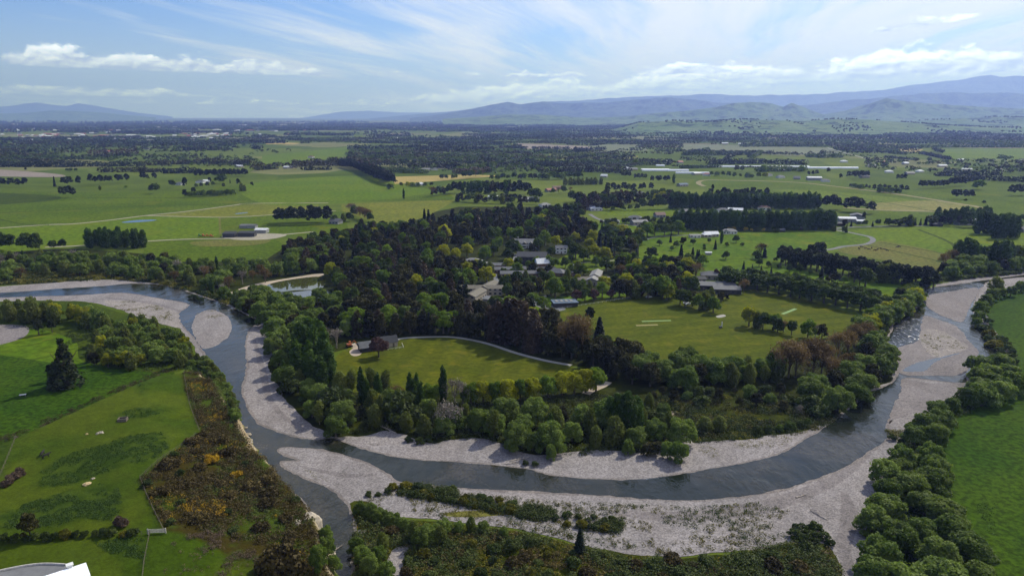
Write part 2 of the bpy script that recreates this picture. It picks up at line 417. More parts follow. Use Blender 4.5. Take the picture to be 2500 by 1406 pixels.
# one ground sheet out to the horizon (rings so that far faces stay well shaped)
rr = [0, 150, 400, 900, 2000, 5000, 12000, 42000]
V = [(0, 0, 0)]; Fq = []; NA = 48
for r_ in rr[1:]: V += [(r_ * math.cos(2 * math.pi * k / NA), r_ * math.sin(2 * math.pi * k / NA), 0) for k in range(NA)]
me = bpy.data.meshes.new('ground'); Fs = [(0, 1 + k, 1 + (k + 1) % NA) for k in range(NA)]
for i in range(len(rr) - 2):
    a = 1 + i * NA; b = a + NA; Fs += [(a + k, b + k, b + (k + 1) % NA, a + (k + 1) % NA) for k in range(NA)]
me.from_pydata(V, [], Fs); me.update(); me.materials.append(M['plain']); tag(link('ground', me), kind='structure')

# ---- fields of the plain (pixel outlines)
S = sheet
S('field', [(-60, 557), (117, 549), (180, 547), (267, 538), (354, 527), (535, 532), (538, 576), (470, 584), (361, 590), (197, 602), (-60, 622)], M['past2'], 1, False)
S('field', [(-60, 465), (180, 470), (420, 468), (700, 440), (900, 430), (1080, 455), (1110, 487), (988, 492), (618, 497), (434, 519), (267, 538), (117, 549), (-60, 557)], M['past'], 1, False)
S('field', [(434, 519), (618, 498), (779, 497), (775, 516), (675, 524), (535, 531), (371, 527)], M['yel'], 2, False)
S('field', [(834, 499), (988, 492), (1111, 489), (1095, 500), (1040, 530), (950, 555), (834, 515)], M['yel'], 2, False)
S('field', [(536, 532), (675, 524), (840, 517), (850, 560), (700, 580), (538, 580)], M['past'], 2, False)
S('field', [(380, 592), (560, 585), (650, 580), (690, 600), (640, 630), (470, 640), (360, 625)], M['past'], 2)
S('field', [(475, 590), (640, 584), (655, 592), (600, 600), (490, 601)], M['olive'], 3)
S('field', [(-80, 411), (67, 419), (157, 428), (117, 433), (-80, 427)], M['soil'], 2)
S('field', [(-80, 470), (100, 476), (150, 483), (100, 493), (-80, 500)], M['rough'], 2)
S('field', [(648, 350), (690, 348), (735, 350), (720, 353), (650, 353)], M['hay'], 2, False)
S('field', [(835, 430), (930, 437), (1000, 455), (1060, 470), (834, 497), (640, 497), (600, 450)], M['past2'], 2)
S('field', [(958, 432), (1135, 427), (1232, 429), (1128, 438), (1075, 442), (964, 450)], M['hay'], 3, False)
S('field', [(640, 380), (850, 360), (850, 395), (640, 408)], M['past2'], 1, False)
S('field', [(1250, 350), (1560, 362), (1500, 372), (1290, 366)], M['soil'], 1, False)
S('field', [(1340, 376), (1560, 380), (1555, 392), (1345, 390)], M['yel'], 1, False)
S('field', [(1666, 352), (1753, 354), (2020, 361), (2062, 377), (1967, 379), (1853, 377), (1666, 368)], M['orch'], 2, False)
S('field', [(1440, 355), (1560, 350), (1585, 368), (1440, 374)], M['orch'], 2, False)
S('field', [(2195, 363), (2255, 365), (2240, 372), (2195, 370)], M['hay'], 2, False)
S('field', [(2290, 365), (2560, 362), (2560, 392), (2310, 388)], M['past2'], 1, False)
S('field', [(1720, 425), (1990, 430), (2260, 468), (2560, 470), (2560, 560), (2280, 555), (2110, 552), (2140, 512), (2000, 500), (1800, 470), (1680, 452)], M['past'], 1, False)
S('field', [(1886, 463), (2000, 466), (2120, 476), (2250, 490), (2280, 497), (2120, 500), (2040, 496), (1960, 480)], M['pale'], 2)
S('field', [(2131, 499), (2167, 494), (2261, 490), (2318, 494), (2357, 502), (2361, 509), (2288, 515), (2141, 511)], M['tan'], 3)
S('field', [(1450, 512), (1650, 508), (1700, 512), (1700, 524), (1480, 528)], M['past2'], 1, False)
S('field', [(1560, 575), (1700, 568), (2060, 562), (2280, 553), (2560, 560), (2560, 640), (2330, 640), (2050, 612), (1900, 640), (1800, 650), (1560, 640)], M['past2'], 1, False)
S('field', [(2124, 579), (2280, 553), (2560, 570), (2560, 630), (2420, 625), (2300, 618), (2170, 592)], M['past2'], 2, False)
S('field', [(2045, 612), (2134, 592), (2167, 591), (2306, 621), (2300, 665), (2181, 640)], M['olive'], 3)
S('park_lawn', [(1570, 585), (1700, 580), (1820, 572), (2060, 566), (2130, 580), (2110, 596), (2000, 612), (1900, 640), (2100, 690), (2280, 690), (2220, 740), (2100, 740), (1900, 690), (1760, 670), (1700, 650), (1690, 620), (1600, 610)], M['golf'], 4)
S('field', [(1470, 540), (1600, 545), (1660, 560), (1560, 590), (1480, 580)], M['golf'], 2)
S('lush_field', [(2270, 1500), (2160, 1406), (2200, 1290), (2250, 1100), (2350, 1010), (2440, 900), (2400, 800), (2385, 760), (2440, 715), (2560, 680), (2900, 720), (3000, 1500)], M['lush'], 1, False)
S('lower_meadow', [(-80, 830), (20, 850), (100, 870), (420, 895), (430, 920), (300, 960), (0, 1100), (-400, 1250), (-300, 900)], M['lush'], 1, False)
S('lower_meadow', [(-80, 812), (80, 800), (180, 805), (220, 860), (190, 890), (60, 875), (-80, 850)], M['golf'], 2)
S('gravel_yard', [(-80, 785), (20, 789), (68, 798), (60, 822), (0, 842), (-80, 858)], M['bar'], 3)

# ---- woodland floors
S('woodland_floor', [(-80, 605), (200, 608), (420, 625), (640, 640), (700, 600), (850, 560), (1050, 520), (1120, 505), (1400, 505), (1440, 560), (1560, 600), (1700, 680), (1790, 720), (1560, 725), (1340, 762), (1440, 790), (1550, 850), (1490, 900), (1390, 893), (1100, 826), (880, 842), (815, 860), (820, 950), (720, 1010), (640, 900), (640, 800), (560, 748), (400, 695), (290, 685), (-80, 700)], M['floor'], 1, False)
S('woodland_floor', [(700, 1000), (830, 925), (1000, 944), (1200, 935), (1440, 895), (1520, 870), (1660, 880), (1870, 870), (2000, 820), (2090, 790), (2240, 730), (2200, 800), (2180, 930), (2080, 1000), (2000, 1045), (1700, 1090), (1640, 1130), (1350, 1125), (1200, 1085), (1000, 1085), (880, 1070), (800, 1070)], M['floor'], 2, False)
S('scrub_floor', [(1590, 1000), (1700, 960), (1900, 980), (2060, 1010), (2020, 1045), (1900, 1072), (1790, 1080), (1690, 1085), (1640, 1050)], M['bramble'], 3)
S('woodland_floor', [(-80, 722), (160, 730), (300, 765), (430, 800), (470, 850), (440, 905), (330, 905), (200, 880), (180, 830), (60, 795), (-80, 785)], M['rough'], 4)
S('school_lawn', [(1395, 620), (1500, 628), (1480, 655), (1420, 660), (1350, 650)], M['lawn'], 2)
S('school_lawn', [(1310, 672), (1370, 675), (1360, 700), (1310, 700)], M['lawn'], 2)
S('school_lawn', [(1290, 730), (1400, 722), (1560, 712), (1500, 735), (1330, 765)], M['golf'], 2)

# ---- sports grounds
S('oval_turf', [(800, 945), (815, 880), (850, 850), (900, 838), (985, 826), (1100, 824), (1190, 838), (1290, 868), (1395, 896), (1450, 915), (1440, 940), (1300, 945), (1150, 955), (950, 960)], M['oval'], 3)
S('sports_turf', [(1320, 775), (1400, 740), (1480, 728), (1560, 722), (1700, 728), (1800, 708), (1900, 715), (2080, 765), (2120, 790), (2000, 830), (1880, 885), (1700, 900), (1620, 880), (1530, 850), (1440, 800)], M['sport'], 3)
M['pitch'] = plain_mat('artificial_pitch', (0.20, 0.30, 0.13), 0.9, 0.1)
M['pitchd'] = plain_mat('worn_pitch', (0.25, 0.215, 0.10), 0.9, 0.1)
ribbon('cricket_pitch', [(1567, 785), (1638, 782.5)], 1.8, M['pitch'], 5, False)
ribbon('cricket_pitch', [(1910, 767), (1943, 754)], 2.2, M['pitch'], 5, False)
ribbon('worn_pitch', [(1553, 795), (1606, 793)], 2.2, M['pitchd'], 5, False)
S('bare_patch', [(1748, 772), (1765, 768), (1772, 772), (1755, 776)], M['path'], 4)
S('bare_patch', [(1618, 656), (1640, 652), (1650, 656), (1625, 662)], M['sand'], 5)
ribbon('footpath', [(945, 836), (985, 826), (1040, 823), (1100, 823), (1150, 830), (1200, 842), (1260, 862), (1330, 880), (1395, 892)], 2.6, M['path'], 5)
ribbon('footpath', [(1485, 932), (1470, 942), (1440, 955), (1430, 962)], 4.0, M['sand'], 5)
ribbon('footpath', [(1640, 1038), (1655, 1052), (1668, 1062), (1682, 1078), (1690, 1092)], 2.2, M['path'], 5)
S('gravel_yard', [(1640, 1085), (1690, 1080), (1730, 1092), (1700, 1105), (1650, 1112)], M['grav'], 4)
S('bare_patch', [(853, 858), (870, 847), (884, 852), (880, 866), (862, 869)], M['sand'], 4)
S('bare_patch', [(850, 842), (900, 832), (945, 832), (900, 846), (866, 850)], M['sand'], 4)
S('bare_patch', [(1605, 1012), (1640, 1004), (1660, 1010), (1640, 1020)], M['sand'], 4)

# ---- tracks and roads
ribbon('farm_track', [(-60, 559), (0, 557), (117, 549), (180, 547), (267, 538), (354, 527), (434, 519), (501, 511), (568, 502), (618, 497), (802, 496)], 5.5, M['track'], 4)
ribbon('farm_track', [(354, 527), (440, 529), (535, 531), (600, 529), (675, 524), (740, 519), (820, 515)], 4.0, M['track'], 4)
ribbon('farm_track', [(110, 604), (197, 600), (361, 589), (468, 584), (585, 582), (635, 577), (702, 572), (769, 566)], 4.5, M['track'], 4)
ribbon('farm_track', [(536, 532), (537, 553), (538, 574)], 2.5, M['olive'], 4)
S('farm_yard', [(540, 578), (580, 571), (655, 570), (700, 574), (660, 584), (580, 586)], M['track'], 4)
S('puddle', [(297, 543), (334, 538), (381, 537), (368, 540.5), (318, 544)], M['pond'], 5)
S('puddle', [(575, 522), (600, 519), (604, 520), (580, 523)], M['pond'], 5)
ribbon('race_track', [(1720, 455), (1706, 449), (1709, 443), (1730, 440), (1790, 441), (1880, 443), (1960, 447), (2034, 455), (2100, 463), (2167, 471), (2268, 486), (2334, 497), (2385, 505), (2405, 514), (2370, 519), (2288, 517), (2140, 513), (2060, 507)], 9, M['race'], 4)
ribbon('lane', [(1980, 616), (2034, 608), (2060, 602), (2111, 597), (2131, 588), (2124, 579), (2094, 572), (2070, 567), (2037, 561), (2060, 556), (2150, 553), (2278, 551)], 5, M['road'], 5)
ribbon('lane', [(1440, 523), (1460, 535), (1500, 546), (1560, 552), (1580, 558)], 5, M['road'], 5)
ribbon('lane', [(1530, 594), (1570, 586), (1610, 578), (1690, 574)], 3.5, M['road'], 5)
ribbon('lane', [(2020, 361), (2060, 373), (2112, 387)], 6, M['path'], 4, False)
ribbon('lane', [(1210, 705), (1214, 690), (1208, 672), (1216, 655), (1250, 645), (1260, 620)], 3.2, M['road'], 4)
S('car_park', [(1302, 742), (1320, 725), (1335, 722), (1330, 742), (1370, 748), (1380, 756), (1345, 760)], M['road'], 4)
ribbon('gravel_path', [(1395, 648), (1420, 642), (1500, 636)], 2, M['path'], 4)
ribbon('lane', [(640, 300), (900, 303), (1100, 310)], 12, M['path'], 2, False)

for q_, w_ in [([(-60, 524), (147, 513), (300, 505), (618, 497.5)], 3), ([(200, 483), (445, 483), (602, 471), (835, 463)], 3), ([(-60, 443), (120, 456), (300, 450), (420, 446)], 3), ([(0, 536), (60, 548), (120, 549)], 2.5), ([(690, 497), (900, 490), (1105, 489)], 3), ([(2115, 598), (2300, 640)], 2.5), ([(2150, 592), (2320, 622)], 2.5), ([(2240, 560), (2330, 600), (2290, 640)], 4), ([(2020, 470), (2300, 520)], 3), ([(2300, 468), (2520, 500)], 3), ([(1700, 640), (1800, 632), (1900, 640)], 1.5)]: ribbon('ditch', q_, w_, M['rough'], 5)
# ---- river corridor: gravel, then water, then the bars that stand above it
S('riverbed', [(-120, 712), (0, 700), (100, 693), (220, 684), (300, 684), (360, 690), (420, 700), (480, 718), (560, 745), (620, 775), (650, 800), (665, 850), (655, 900), (690, 960), (730, 1010), (800, 1060), (865, 1066), (960, 1053), (1045, 1083), (1100, 1075), (1190, 1072), (1260, 1100), (1340, 1112), (1440, 1098), (1600, 1105), (1690, 1082), (1790, 1075), (1900, 1062), (1990, 1045), (2060, 1000), (2120, 950), (2180, 925), (2170, 860), (2180, 790), (2240, 738), (2225, 712), (2285, 695), (2400, 675), (2560, 660), (2560, 690), (2450, 705), (2410, 740), (2415, 790), (2470, 860), (2450, 890), (2395, 930), (2380, 960), (2300, 1010), (2250, 1050), (2210, 1100), (2170, 1170), (2130, 1240), (2110, 1310), (2110, 1406), (2120, 1480), (2060, 1480), (2020, 1340), (1950, 1330), (1800, 1345), (1650, 1360), (1520, 1350), (1380, 1320), (1250, 1290), (1100, 1270), (1000, 1262), (930, 1270), (870, 1300), (860, 1406), (850, 1500), (760, 1500), (760, 1330), (740, 1240), (690, 1190), (630, 1120), (580, 1050), (540, 960), (480, 860), (420, 790), (300, 757), (180, 735), (-120, 735)], M['grav'], 5, True, 0.9, 4)
WAT = [(-120, 722), (60, 712), (150, 705), (250, 699), (320, 693), (400, 697), (480, 720), (560, 748), (612, 775), (632, 785), (606, 808), (598, 850), (601, 900), (590, 955), (612, 1012), (640, 1040), (700, 1062), (765, 1074), (808, 1070), (842, 1080), (900, 1101), (1000, 1121), (1100, 1128), (1220, 1138), (1290, 1146), (1345, 1161), (1450, 1170), (1560, 1172), (1650, 1160), (1800, 1134), (1900, 1110), (1980, 1065), (2022, 1040), (2070, 1000), (2110, 965), (2182, 932), (2194, 890), (2168, 850), (2185, 790), (2216, 760), (2246, 748), (2230, 715), (2280, 702), (2350, 693), (2410, 684), (2560, 664), (2560, 671), (2430, 684), (2395, 700), (2385, 720), (2376, 745), (2380, 775), (2402, 812), (2436, 866), (2405, 880), (2382, 890), (2360, 915), (2350, 936), (2212, 922), (2203, 950), (2182, 992), (2164, 1040), (2176, 1062), (2130, 1096), (2080, 1130), (2000, 1166), (1900, 1196), (1800, 1213), (1700, 1220), (1600, 1219), (1450, 1209), (1300, 1200), (1150, 1193), (1000, 1180), (962, 1170), (940, 1151), (880, 1123), (790, 1098), (700, 1091), (676, 1100), (700, 1116), (735, 1124), (700, 1124), (682, 1128), (694, 1146), (742, 1168), (800, 1194), (838, 1222), (858, 1265), (866, 1310), (858, 1370), (850, 1500), (790, 1500), (784, 1380), (775, 1320), (768, 1270), (742, 1222), (700, 1188), (640, 1122), (598, 1052), (570, 1000), (542, 940), (505, 872), (482, 835), (455, 803), (440, 785), (436, 767), (462, 747), (445, 738), (380, 727), (300, 715), (190, 721), (80, 724), (-120, 730)]
S('wet_gravel', WAT, M['gravp'], 5.5, True, 0.6, 4, grow=1.0)
S('river', WAT, M['water'], 6, True, 0.5, 4)
S('rapids', [(600, 1035), (625, 1048), (650, 1068), (675, 1085), (665, 1098), (640, 1080), (612, 1055)], M['riffle'], 7, True, 0.6)
S('rapids', [(2225, 715), (2290, 704), (2380, 690), (2400, 700), (2350, 708), (2290, 725), (2250, 745)], M['riffle'], 7, True, 0.6)
S('rapids', [(2172, 845), (2190, 795), (2220, 775), (2255, 785), (2245, 815), (2238, 832), (2190, 850)], M['riffle'], 7, True, 0.6)
S('ruffled_water', [(1500, 1176), (1700, 1155), (1900, 1116), (1990, 1078), (2060, 1040), (2110, 1085), (2000, 1150), (1800, 1203), (1640, 1208), (1500, 1200)], M['ruffle'], 7, True, 0.8)
S('gravel_bar', [(480, 768), (515, 757), (548, 768), (566, 792), (562, 815), (545, 832), (522, 848), (492, 851), (480, 830), (468, 800)], M['grav'], 7, True, 0.8)
S('gravel_bar', [(2265, 722), (2320, 712), (2388, 704), (2370, 745), (2350, 785), (2320, 779), (2285, 765), (2262, 745)], M['bar'], 8, True, 0.6)
S('gravel_bar', [(2258, 772), (2300, 784), (2335, 797), (2364, 830), (2390, 864), (2372, 886), (2350, 914), (2290, 917), (2198, 912), (2174, 858), (2238, 834), (2248, 800)], M['bar'], 8, True, 0.6)
S('weedy_bar', [(2248, 810), (2290, 805), (2340, 830), (2362, 850), (2320, 866), (2280, 872), (2250, 840)], M['grav2'], 9, True, 0.6)
S('pool', [(2205, 905), (2235, 888), (2285, 875), (2345, 862), (2290, 880), (2260, 905), (2235, 908)], M['pond'], 9, True, 0.4)
S('gravel_bar', [(2206, 928), (2270, 936), (2352, 936), (2330, 960), (2260, 1000), (2170, 1030), (2166, 1045), (2184, 990), (2200, 955)], M['bar'], 8, True, 0.6)
S('shallow_water', [(2080, 1262), (2060, 1275), (2056, 1300), (2070, 1312), (2095, 1300), (2105, 1270)], M['pond'], 6, True, 0.5)
S('weedy_gravel', [(880, 1200), (965, 1180), (1150, 1205), (1400, 1225), (1700, 1235), (1850, 1225), (1990, 1260), (2000, 1300), (1800, 1335), (1600, 1345), (1400, 1310), (1250, 1275), (1050, 1255), (900, 1235)], M['grav2'], 6, True, 0.8)
for q_, w_ in [([(1480, 1248), (1650, 1262), (1850, 1240), (2020, 1180), (2120, 1110)], [2, 6, 7, 5, 2]), ([(900, 1222), (1000, 1236), (1150, 1262), (1330, 1290), (1500, 1325)], [2, 3, 4, 3, 2]), ([(2060, 1200), (2075, 1260), (2060, 1340), (2085, 1420)], [2, 5, 4, 3]), ([(620, 830), (640, 900), (660, 980), (720, 1040)], [1.5, 3, 3, 1.5]), ([(740, 1140), (840, 1160), (920, 1160)], [1, 3, 1]), ([(260, 728), (360, 738), (440, 760)], [1.5, 4, 2])]:
    P_ = len(catmull(q_, False, 6)); ribbon('silt_channel', q_, np.interp(np.linspace(0, len(w_) - 1, P_), np.arange(len(w_)), w_), M['bar'], 6.5)
S('weedy_gravel', [(250, 735), (330, 738), (420, 752), (440, 790), (430, 800), (330, 770)], M['grav2'], 6, True, 0.8)
S('weedy_gravel', [(1690, 1090), (1790, 1080), (1900, 1066), (1985, 1050), (1940, 1080), (1840, 1105), (1740, 1122), (1690, 1120)], M['grav2'], 6, True, 0.6)
S('scrub_floor', [(830, 1500), (868, 1400), (850, 1240), (900, 1228), (960, 1262), (1080, 1275), (1260, 1296), (1390, 1325), (1520, 1352), (1650, 1362), (1800, 1350), (1950, 1325), (2025, 1335), (2062, 1406), (2080, 1500)], M['bramble'], 7, True, 0.8)
S('dry_channel', [(985, 1500), (945, 1400), (955, 1345), (1000, 1330), (990, 1360), (985, 1406), (1000, 1500)], M['grav'], 8, True, 0.5)
S('dry_channel', [(868, 1300), (905, 1290), (935, 1315), (920, 1335), (885, 1325)], M['grav2'], 8, True, 0.5)
S('silty_pool', [(1085, 1254), (1150, 1247), (1260, 1250), (1200, 1260), (1110, 1262)], M['olive'], 7)

# ---- duck ponds among the willows
S('sandy_shore', [(560, 716), (600, 700), (640, 690), (700, 680), (778, 668), (784, 674), (700, 690), (650, 705), (600, 716)], M['sand'], 3, True, 0.3)
S('pond', [(646, 700), (690, 686), (784, 676), (786, 704), (720, 709), (655, 716)], M['pondg'], 4)
S('pond', [(664, 721), (720, 713), (800, 707), (812, 722), (760, 735), (688, 738)], M['pond'], 4)

# ---- terrace above the river (real relief: cliff on the river side, scarp towards the meadow)
def inside(X, Y, poly):
    X = np.asarray(X); Y = np.asarray(Y); r = np.zeros(X.shape, bool); n = len(poly)
    for i in range(n):
        (x0, y0), (x1, y1) = poly[i], poly[(i + 1) % n]
        c = ((y0 > Y) != (y1 > Y)) & (X < (x1 - x0) * (Y - y0) / (y1 - y0 + 1e-12) + x0); r ^= c
    return r


def soft_in(X, Y, poly, wdt):
    P = [np.array(p_) for p_ in poly]; d = np.full(np.shape(X), 1e9)
    for a, b in zip(P, P[1:] + P[:1]): d = np.minimum(d, np.abs(sdist(X, Y, [a, b])))
    return smooth(0.5 + np.where(inside(X, Y, poly), d, -d) / wdt)


PG = lambda pts: [G(*p_)[:2] for p_ in pts]
gx = np.arange(-330, -20, 0.8); gy = np.arange(95, 345, 0.8)
GX, GY = np.meshgrid(gx, gy); GZ = terrain(GX, GY)
scrub_poly = PG([(445, 903), (470, 905), (560, 1000), (620, 1090), (760, 1230), (800, 1330), (830, 1460), (640, 1460), (600, 1390), (520, 1330), (440, 1300), (400, 1295), (372, 1235), (340, 1170), (400, 1120), (490, 1055), (465, 985), (447, 940)])
weed_polys = [PG(q) for q in ([(100, 1150), (160, 1110), (250, 1085), (330, 1060), (395, 1055), (415, 1090), (380, 1120), (300, 1140), (220, 1165), (160, 1185), (100, 1190)], [(60, 1230), (160, 1200), (240, 1180), (290, 1190), (300, 1240), (270, 1270), (190, 1265), (140, 1285), (0, 1290), (-40, 1260)], [(280, 1010), (340, 995), (400, 1000), (380, 1015), (300, 1025)], [(300, 960), (340, 945), (380, 948), (350, 965), (305, 972)], [(-60, 1130), (40, 1060), (110, 1020), (140, 1020), (60, 1090), (0, 1170)], [(215, 1310), (350, 1310), (352, 1370), (270, 1350)])]
mown_poly = PG([(-80, 1320), (100, 1318), (205, 1320), (240, 1350), (300, 1375), (290, 1460), (-80, 1460)])
scarpband = PG([(447, 900), (395, 903), (300, 942), (150, 1008), (0, 1072), (0, 1092), (150, 1026), (300, 960), (395, 915)])
n1 = fbm(GX, GY, 22, 4, 31); n2 = fbm(GX, GY, 5, 4, 41); n3 = fbm(GX, GY, 2.2, 3, 51)
col = np.zeros(GX.shape + (3,)); L_ = lambda a, b, t: np.asarray(a) + (np.asarray(b) - np.asarray(a)) * t[..., None]
col[:] = L_((0.050, 0.082, 0.010), (0.088, 0.112, 0.019), smooth((n1 - .3) / .4)) * (0.75 + 0.5 * n3[..., None])
for q in weed_polys: col = col + (L_((0.034, 0.060, 0.012), (0.060, 0.090, 0.022), smooth((n3 - .35) / .3)) - col) * (soft_in(GX, GY, q, 5) * smooth((n2 - .18) / .2))[..., None]
col = col + (np.array((0.072, 0.10, 0.017)) * (0.85 + .3 * n3[..., None]) - col) * soft_in(GX, GY, mown_poly, 1.5)[..., None]
sc_m = soft_in(GX, GY, scrub_poly, 2.0)
col = col + (L_((0.055, 0.040, 0.018), (0.060, 0.085, 0.020), smooth((n1 * .5 + n2 * .5 - .42) / .2)) - col) * sc_m[..., None]
col = col + (L_((0.10, 0.075, 0.035), (0.05, 0.055, 0.02), smooth((n2 - .35) / .3)) - col) * (soft_in(GX, GY, scarpband, 3) * .9)[..., None]
dz = np.gradient(GZ, 0.8); slope = np.hypot(dz[0], dz[1])
d1 = sdist(GX, GY, cliff_line)
rock = smooth((slope - 0.75) / 0.5) * smooth((3 - d1) / 2) * smooth((n1 * .6 + n2 * .4 - 0.36) / .16)
col = col + (L_((0.40, 0.335, 0.23), (0.30, 0.23, 0.14), smooth((n3 - .35) / .3)) - col) * rock[..., None]
GZ = GZ + np.where(GZ > 0.1, (n3 - .5) * 0.5 * sc_m, 0) + rock * (n3 - .5) * 1.2
keep = GZ > 0.02; km = keep[:-1, :-1] | keep[1:, :-1] | keep[:-1, 1:] | keep[1:, 1:]
idx = np.arange(GX.size).reshape(GX.shape)
Fq = np.stack([idx[:-1, :-1], idx[:-1, 1:], idx[1:, 1:], idx[1:, :-1]], -1)[km]
used = np.unique(Fq); remap = -np.ones(GX.size, int); remap[used] = np.arange(len(used))
Vt = np.stack([GX, GY, np.where(keep, GZ, -0.15)], -1).reshape(-1, 3)[used]
col = col * np.where(rock[..., None] > .3, .9, np.array([.60, .65, .22])[None, None, :]); ca = np.concatenate([np.clip(col, 0, 1).reshape(-1, 3)[used], np.ones((len(used), 1))], 1)
mt, t = new_mat('terrace_turf'); a_ = t.new('ShaderNodeVertexColor'); a_.layer_name = 'cover'; nn = t.noise(t.pos(), 1.1, 4, 0.7)
c_ = t.mix(t.ramp(nn, 0.3, 0.7), t.mix(1.0, a_.outputs[0], (0.78, 0.78, 0.78), 'MULTIPLY'), t.mix(1.0, a_.outputs[0], (1.22, 1.2, 1.15), 'MULTIPLY'))
finish(t, bsdf(t, c_, 0.95, 0.04, bump(t, nn, 0.6, 0.3)))
tag(link('terrace_hill', mesh_np('terrace_hill', Vt, remap[Fq], mt, True, {'cover': ('POINT', 'FLOAT_COLOR', ca)})), kind='structure')


# ------------------------------------------------------------------ hills and mountains
def hill_mat(name, g1, g2, wood, thr):
    m, t = new_mat(name); P = t.pos()
    a = t.noise(P, 1 / 500, 6, 0.62); b = t.noise(P, 1 / 170, 7, 0.7, 0.3)
    c = t.mix(t.ramp(a, 0.35, 0.65), g1, g2); c = t.mix(t.ramp(b, thr, thr + 0.05, 0, 0.95), c, wood)
    finish(t, bsdf(t, c, 0.95, 0.02)); return m


def range_(name, sil, d0, d1, mat, rough=0.25, gully=600, seed=1, nu=260, nv=46, back=0.6):
    """a range of hills: foot at distance d0, crest at d1 along the silhouette (pixels), gullied faces, falling away behind"""
    sil = np.array(sil, float); px = np.linspace(sil[0, 0], sil[-1, 0], nu)
    hpx = np.interp(px, sil[:, 0], sil[:, 1])
    hpx = hpx + (fbm(px * 1.0 + seed * 900, px * 0 + seed, 46, 5, seed, .6) - .5) * np.clip((288 - hpx) * .16, 0, 9)
    crest_v = (hpx - 703) / FPX; ang = -(SP + crest_v * CP) / (CP - crest_v * SP)     # rise per metre of distance
    ux = (px - 1250) / FPX / (CP + 0.24 * SP)
    tv = np.concatenate([np.linspace(0, 1, int(nv * .7)), 1 + np.linspace(0.06, 1, nv - int(nv * .7)) * back])
    T, U = np.meshgrid(tv, ux, indexing='ij'); A = np.broadcast_to(ang, T.shape)
    D = d0 + (d1 - d0) * T; X, Y = U * D, D
    hc = CAM_H + A * d1 * 1.0
    prof = np.where(T <= 1, 0.30 * T + 0.70 * T ** 1.7, 1 - smooth((T - 1) / back) * 1.0)
    rg = 1 - np.abs(fbm(X, Y, gully, 5, seed, 0.55) * 2 - 1) * 2
    fb = fbm(X, Y, gully * 2.2, 4, seed + 9)
    wgt = np.clip(np.minimum(T, 1.0) * (1 - np.clip(T, 0, 1) ** 6 * .85) * 2.0, 0, 1)
    Z = hc * prof * (1 + rough * wgt * (rg * 0.7 + (fb - .5) * 1.4)) - (1 - np.clip(T * 8, 0, 1)) * 4
    Z = np.where(T <= 1, np.minimum(Z, CAM_H + A * D - (1 - T) * 6 + (fb - .5) * hc * .02), Z)      # no spur stands above the skyline
    Z = np.where(T > 1, np.minimum(Z, hc * (1 - (T - 1) * .25)), Z)
    idx = np.arange(T.size).reshape(T.shape)
    F = np.stack([idx[:-1, :-1], idx[:-1, 1:], idx[1:, 1:], idx[1:, :-1]], -1).reshape(-1, 4)
    return tag(link(name, mesh_np(name, np.stack([X, Y, Z], -1).reshape(-1, 3), F, mat, True)), kind='structure')


HM = hill_mat('grassed_hills', (0.095, 0.145, 0.055), (0.13, 0.17, 0.07), (0.030, 0.048, 0.018), 0.53)
HM2 = hill_mat('wooded_range', (0.095, 0.145, 0.052), (0.125, 0.165, 0.068), (0.035, 0.052, 0.026), 0.52)
HM3 = hill_mat('bush_range', (0.055, 0.080, 0.038), (0.085, 0.105, 0.05), (0.022, 0.032, 0.018), 0.50)
range_('low_hills', [(1500, 318), (1560, 300), (1640, 295), (1720, 298), (1800, 292), (1880, 294), (1960, 296), (2050, 291), (2120, 293), (2200, 298), (2300, 306), (2420, 312), (2560, 312)], 4300, 6200, HM, 1.2, 360, 3, 420, 80)
range_('low_hills', [(2180, 303), (2260, 294), (2340, 290), (2430, 286), (2500, 287), (2620, 290)], 6500, 8200, HM, 1.1, 500, 13, 320, 60)
range_('foothills', [(1080, 291), (1150, 287), (1240, 280), (1330, 281), (1420, 288), (1520, 286), (1600, 277), (1690, 270), (1745, 262), (1790, 252), (1830, 250), (1880, 253), (1910, 262), (1930, 252), (1960, 262), (1985, 272), (2010, 280), (2060, 272), (2120, 252), (2160, 240), (2210, 248), (2300, 256), (2400, 262), (2620, 270)], 8600, 12000, HM2, 0.95, 620, 23, 420, 80)
range_('mountain_range', [(1000, 289), (1060, 282), (1120, 272), (1180, 260), (1240, 250), (1270, 256), (1330, 248), (1370, 252), (1430, 250), (1480, 252), (1540, 244), (1600, 238), (1660, 240), (1740, 250), (1830, 252), (1900, 262), (1980, 256), (2060, 246), (2140, 240), (2240, 228), (2330, 226), (2420, 228), (2620, 230)], 14500, 19500, HM3, 1.0, 1300, 33, 420, 76)
range_('mountain_range', [(900, 290), (1100, 272), (1300, 252), (1500, 240), (1700, 232), (1860, 234), (1960, 232), (2060, 226), (2150, 220), (2220, 208), (2300, 198), (2360, 190), (2405, 185), (2440, 189), (2480, 188), (2520, 194), (2620, 200)], 21000, 28000, HM3, 0.9, 2200, 43, 420, 76)
range_('distant_hills', [(740, 288), (830, 274), (900, 271), (980, 275), (1060, 276), (1180, 284)], 36000, 40000, HM3, 0.25, 2500, 53, 120)
range_('distant_hills', [(-80, 268), (0, 262), (50, 257), (95, 250), (130, 256), (165, 258), (195, 252), (235, 258), (290, 268), (340, 276), (420, 285)], 33000, 37000, HM3, 0.25, 2500, 63, 140)
range_('distant_hills', [(-80, 282), (60, 276), (130, 271), (190, 272), (260, 277), (330, 283), (380, 287)], 18000, 21000, HM2, 0.3, 1500, 73, 120)
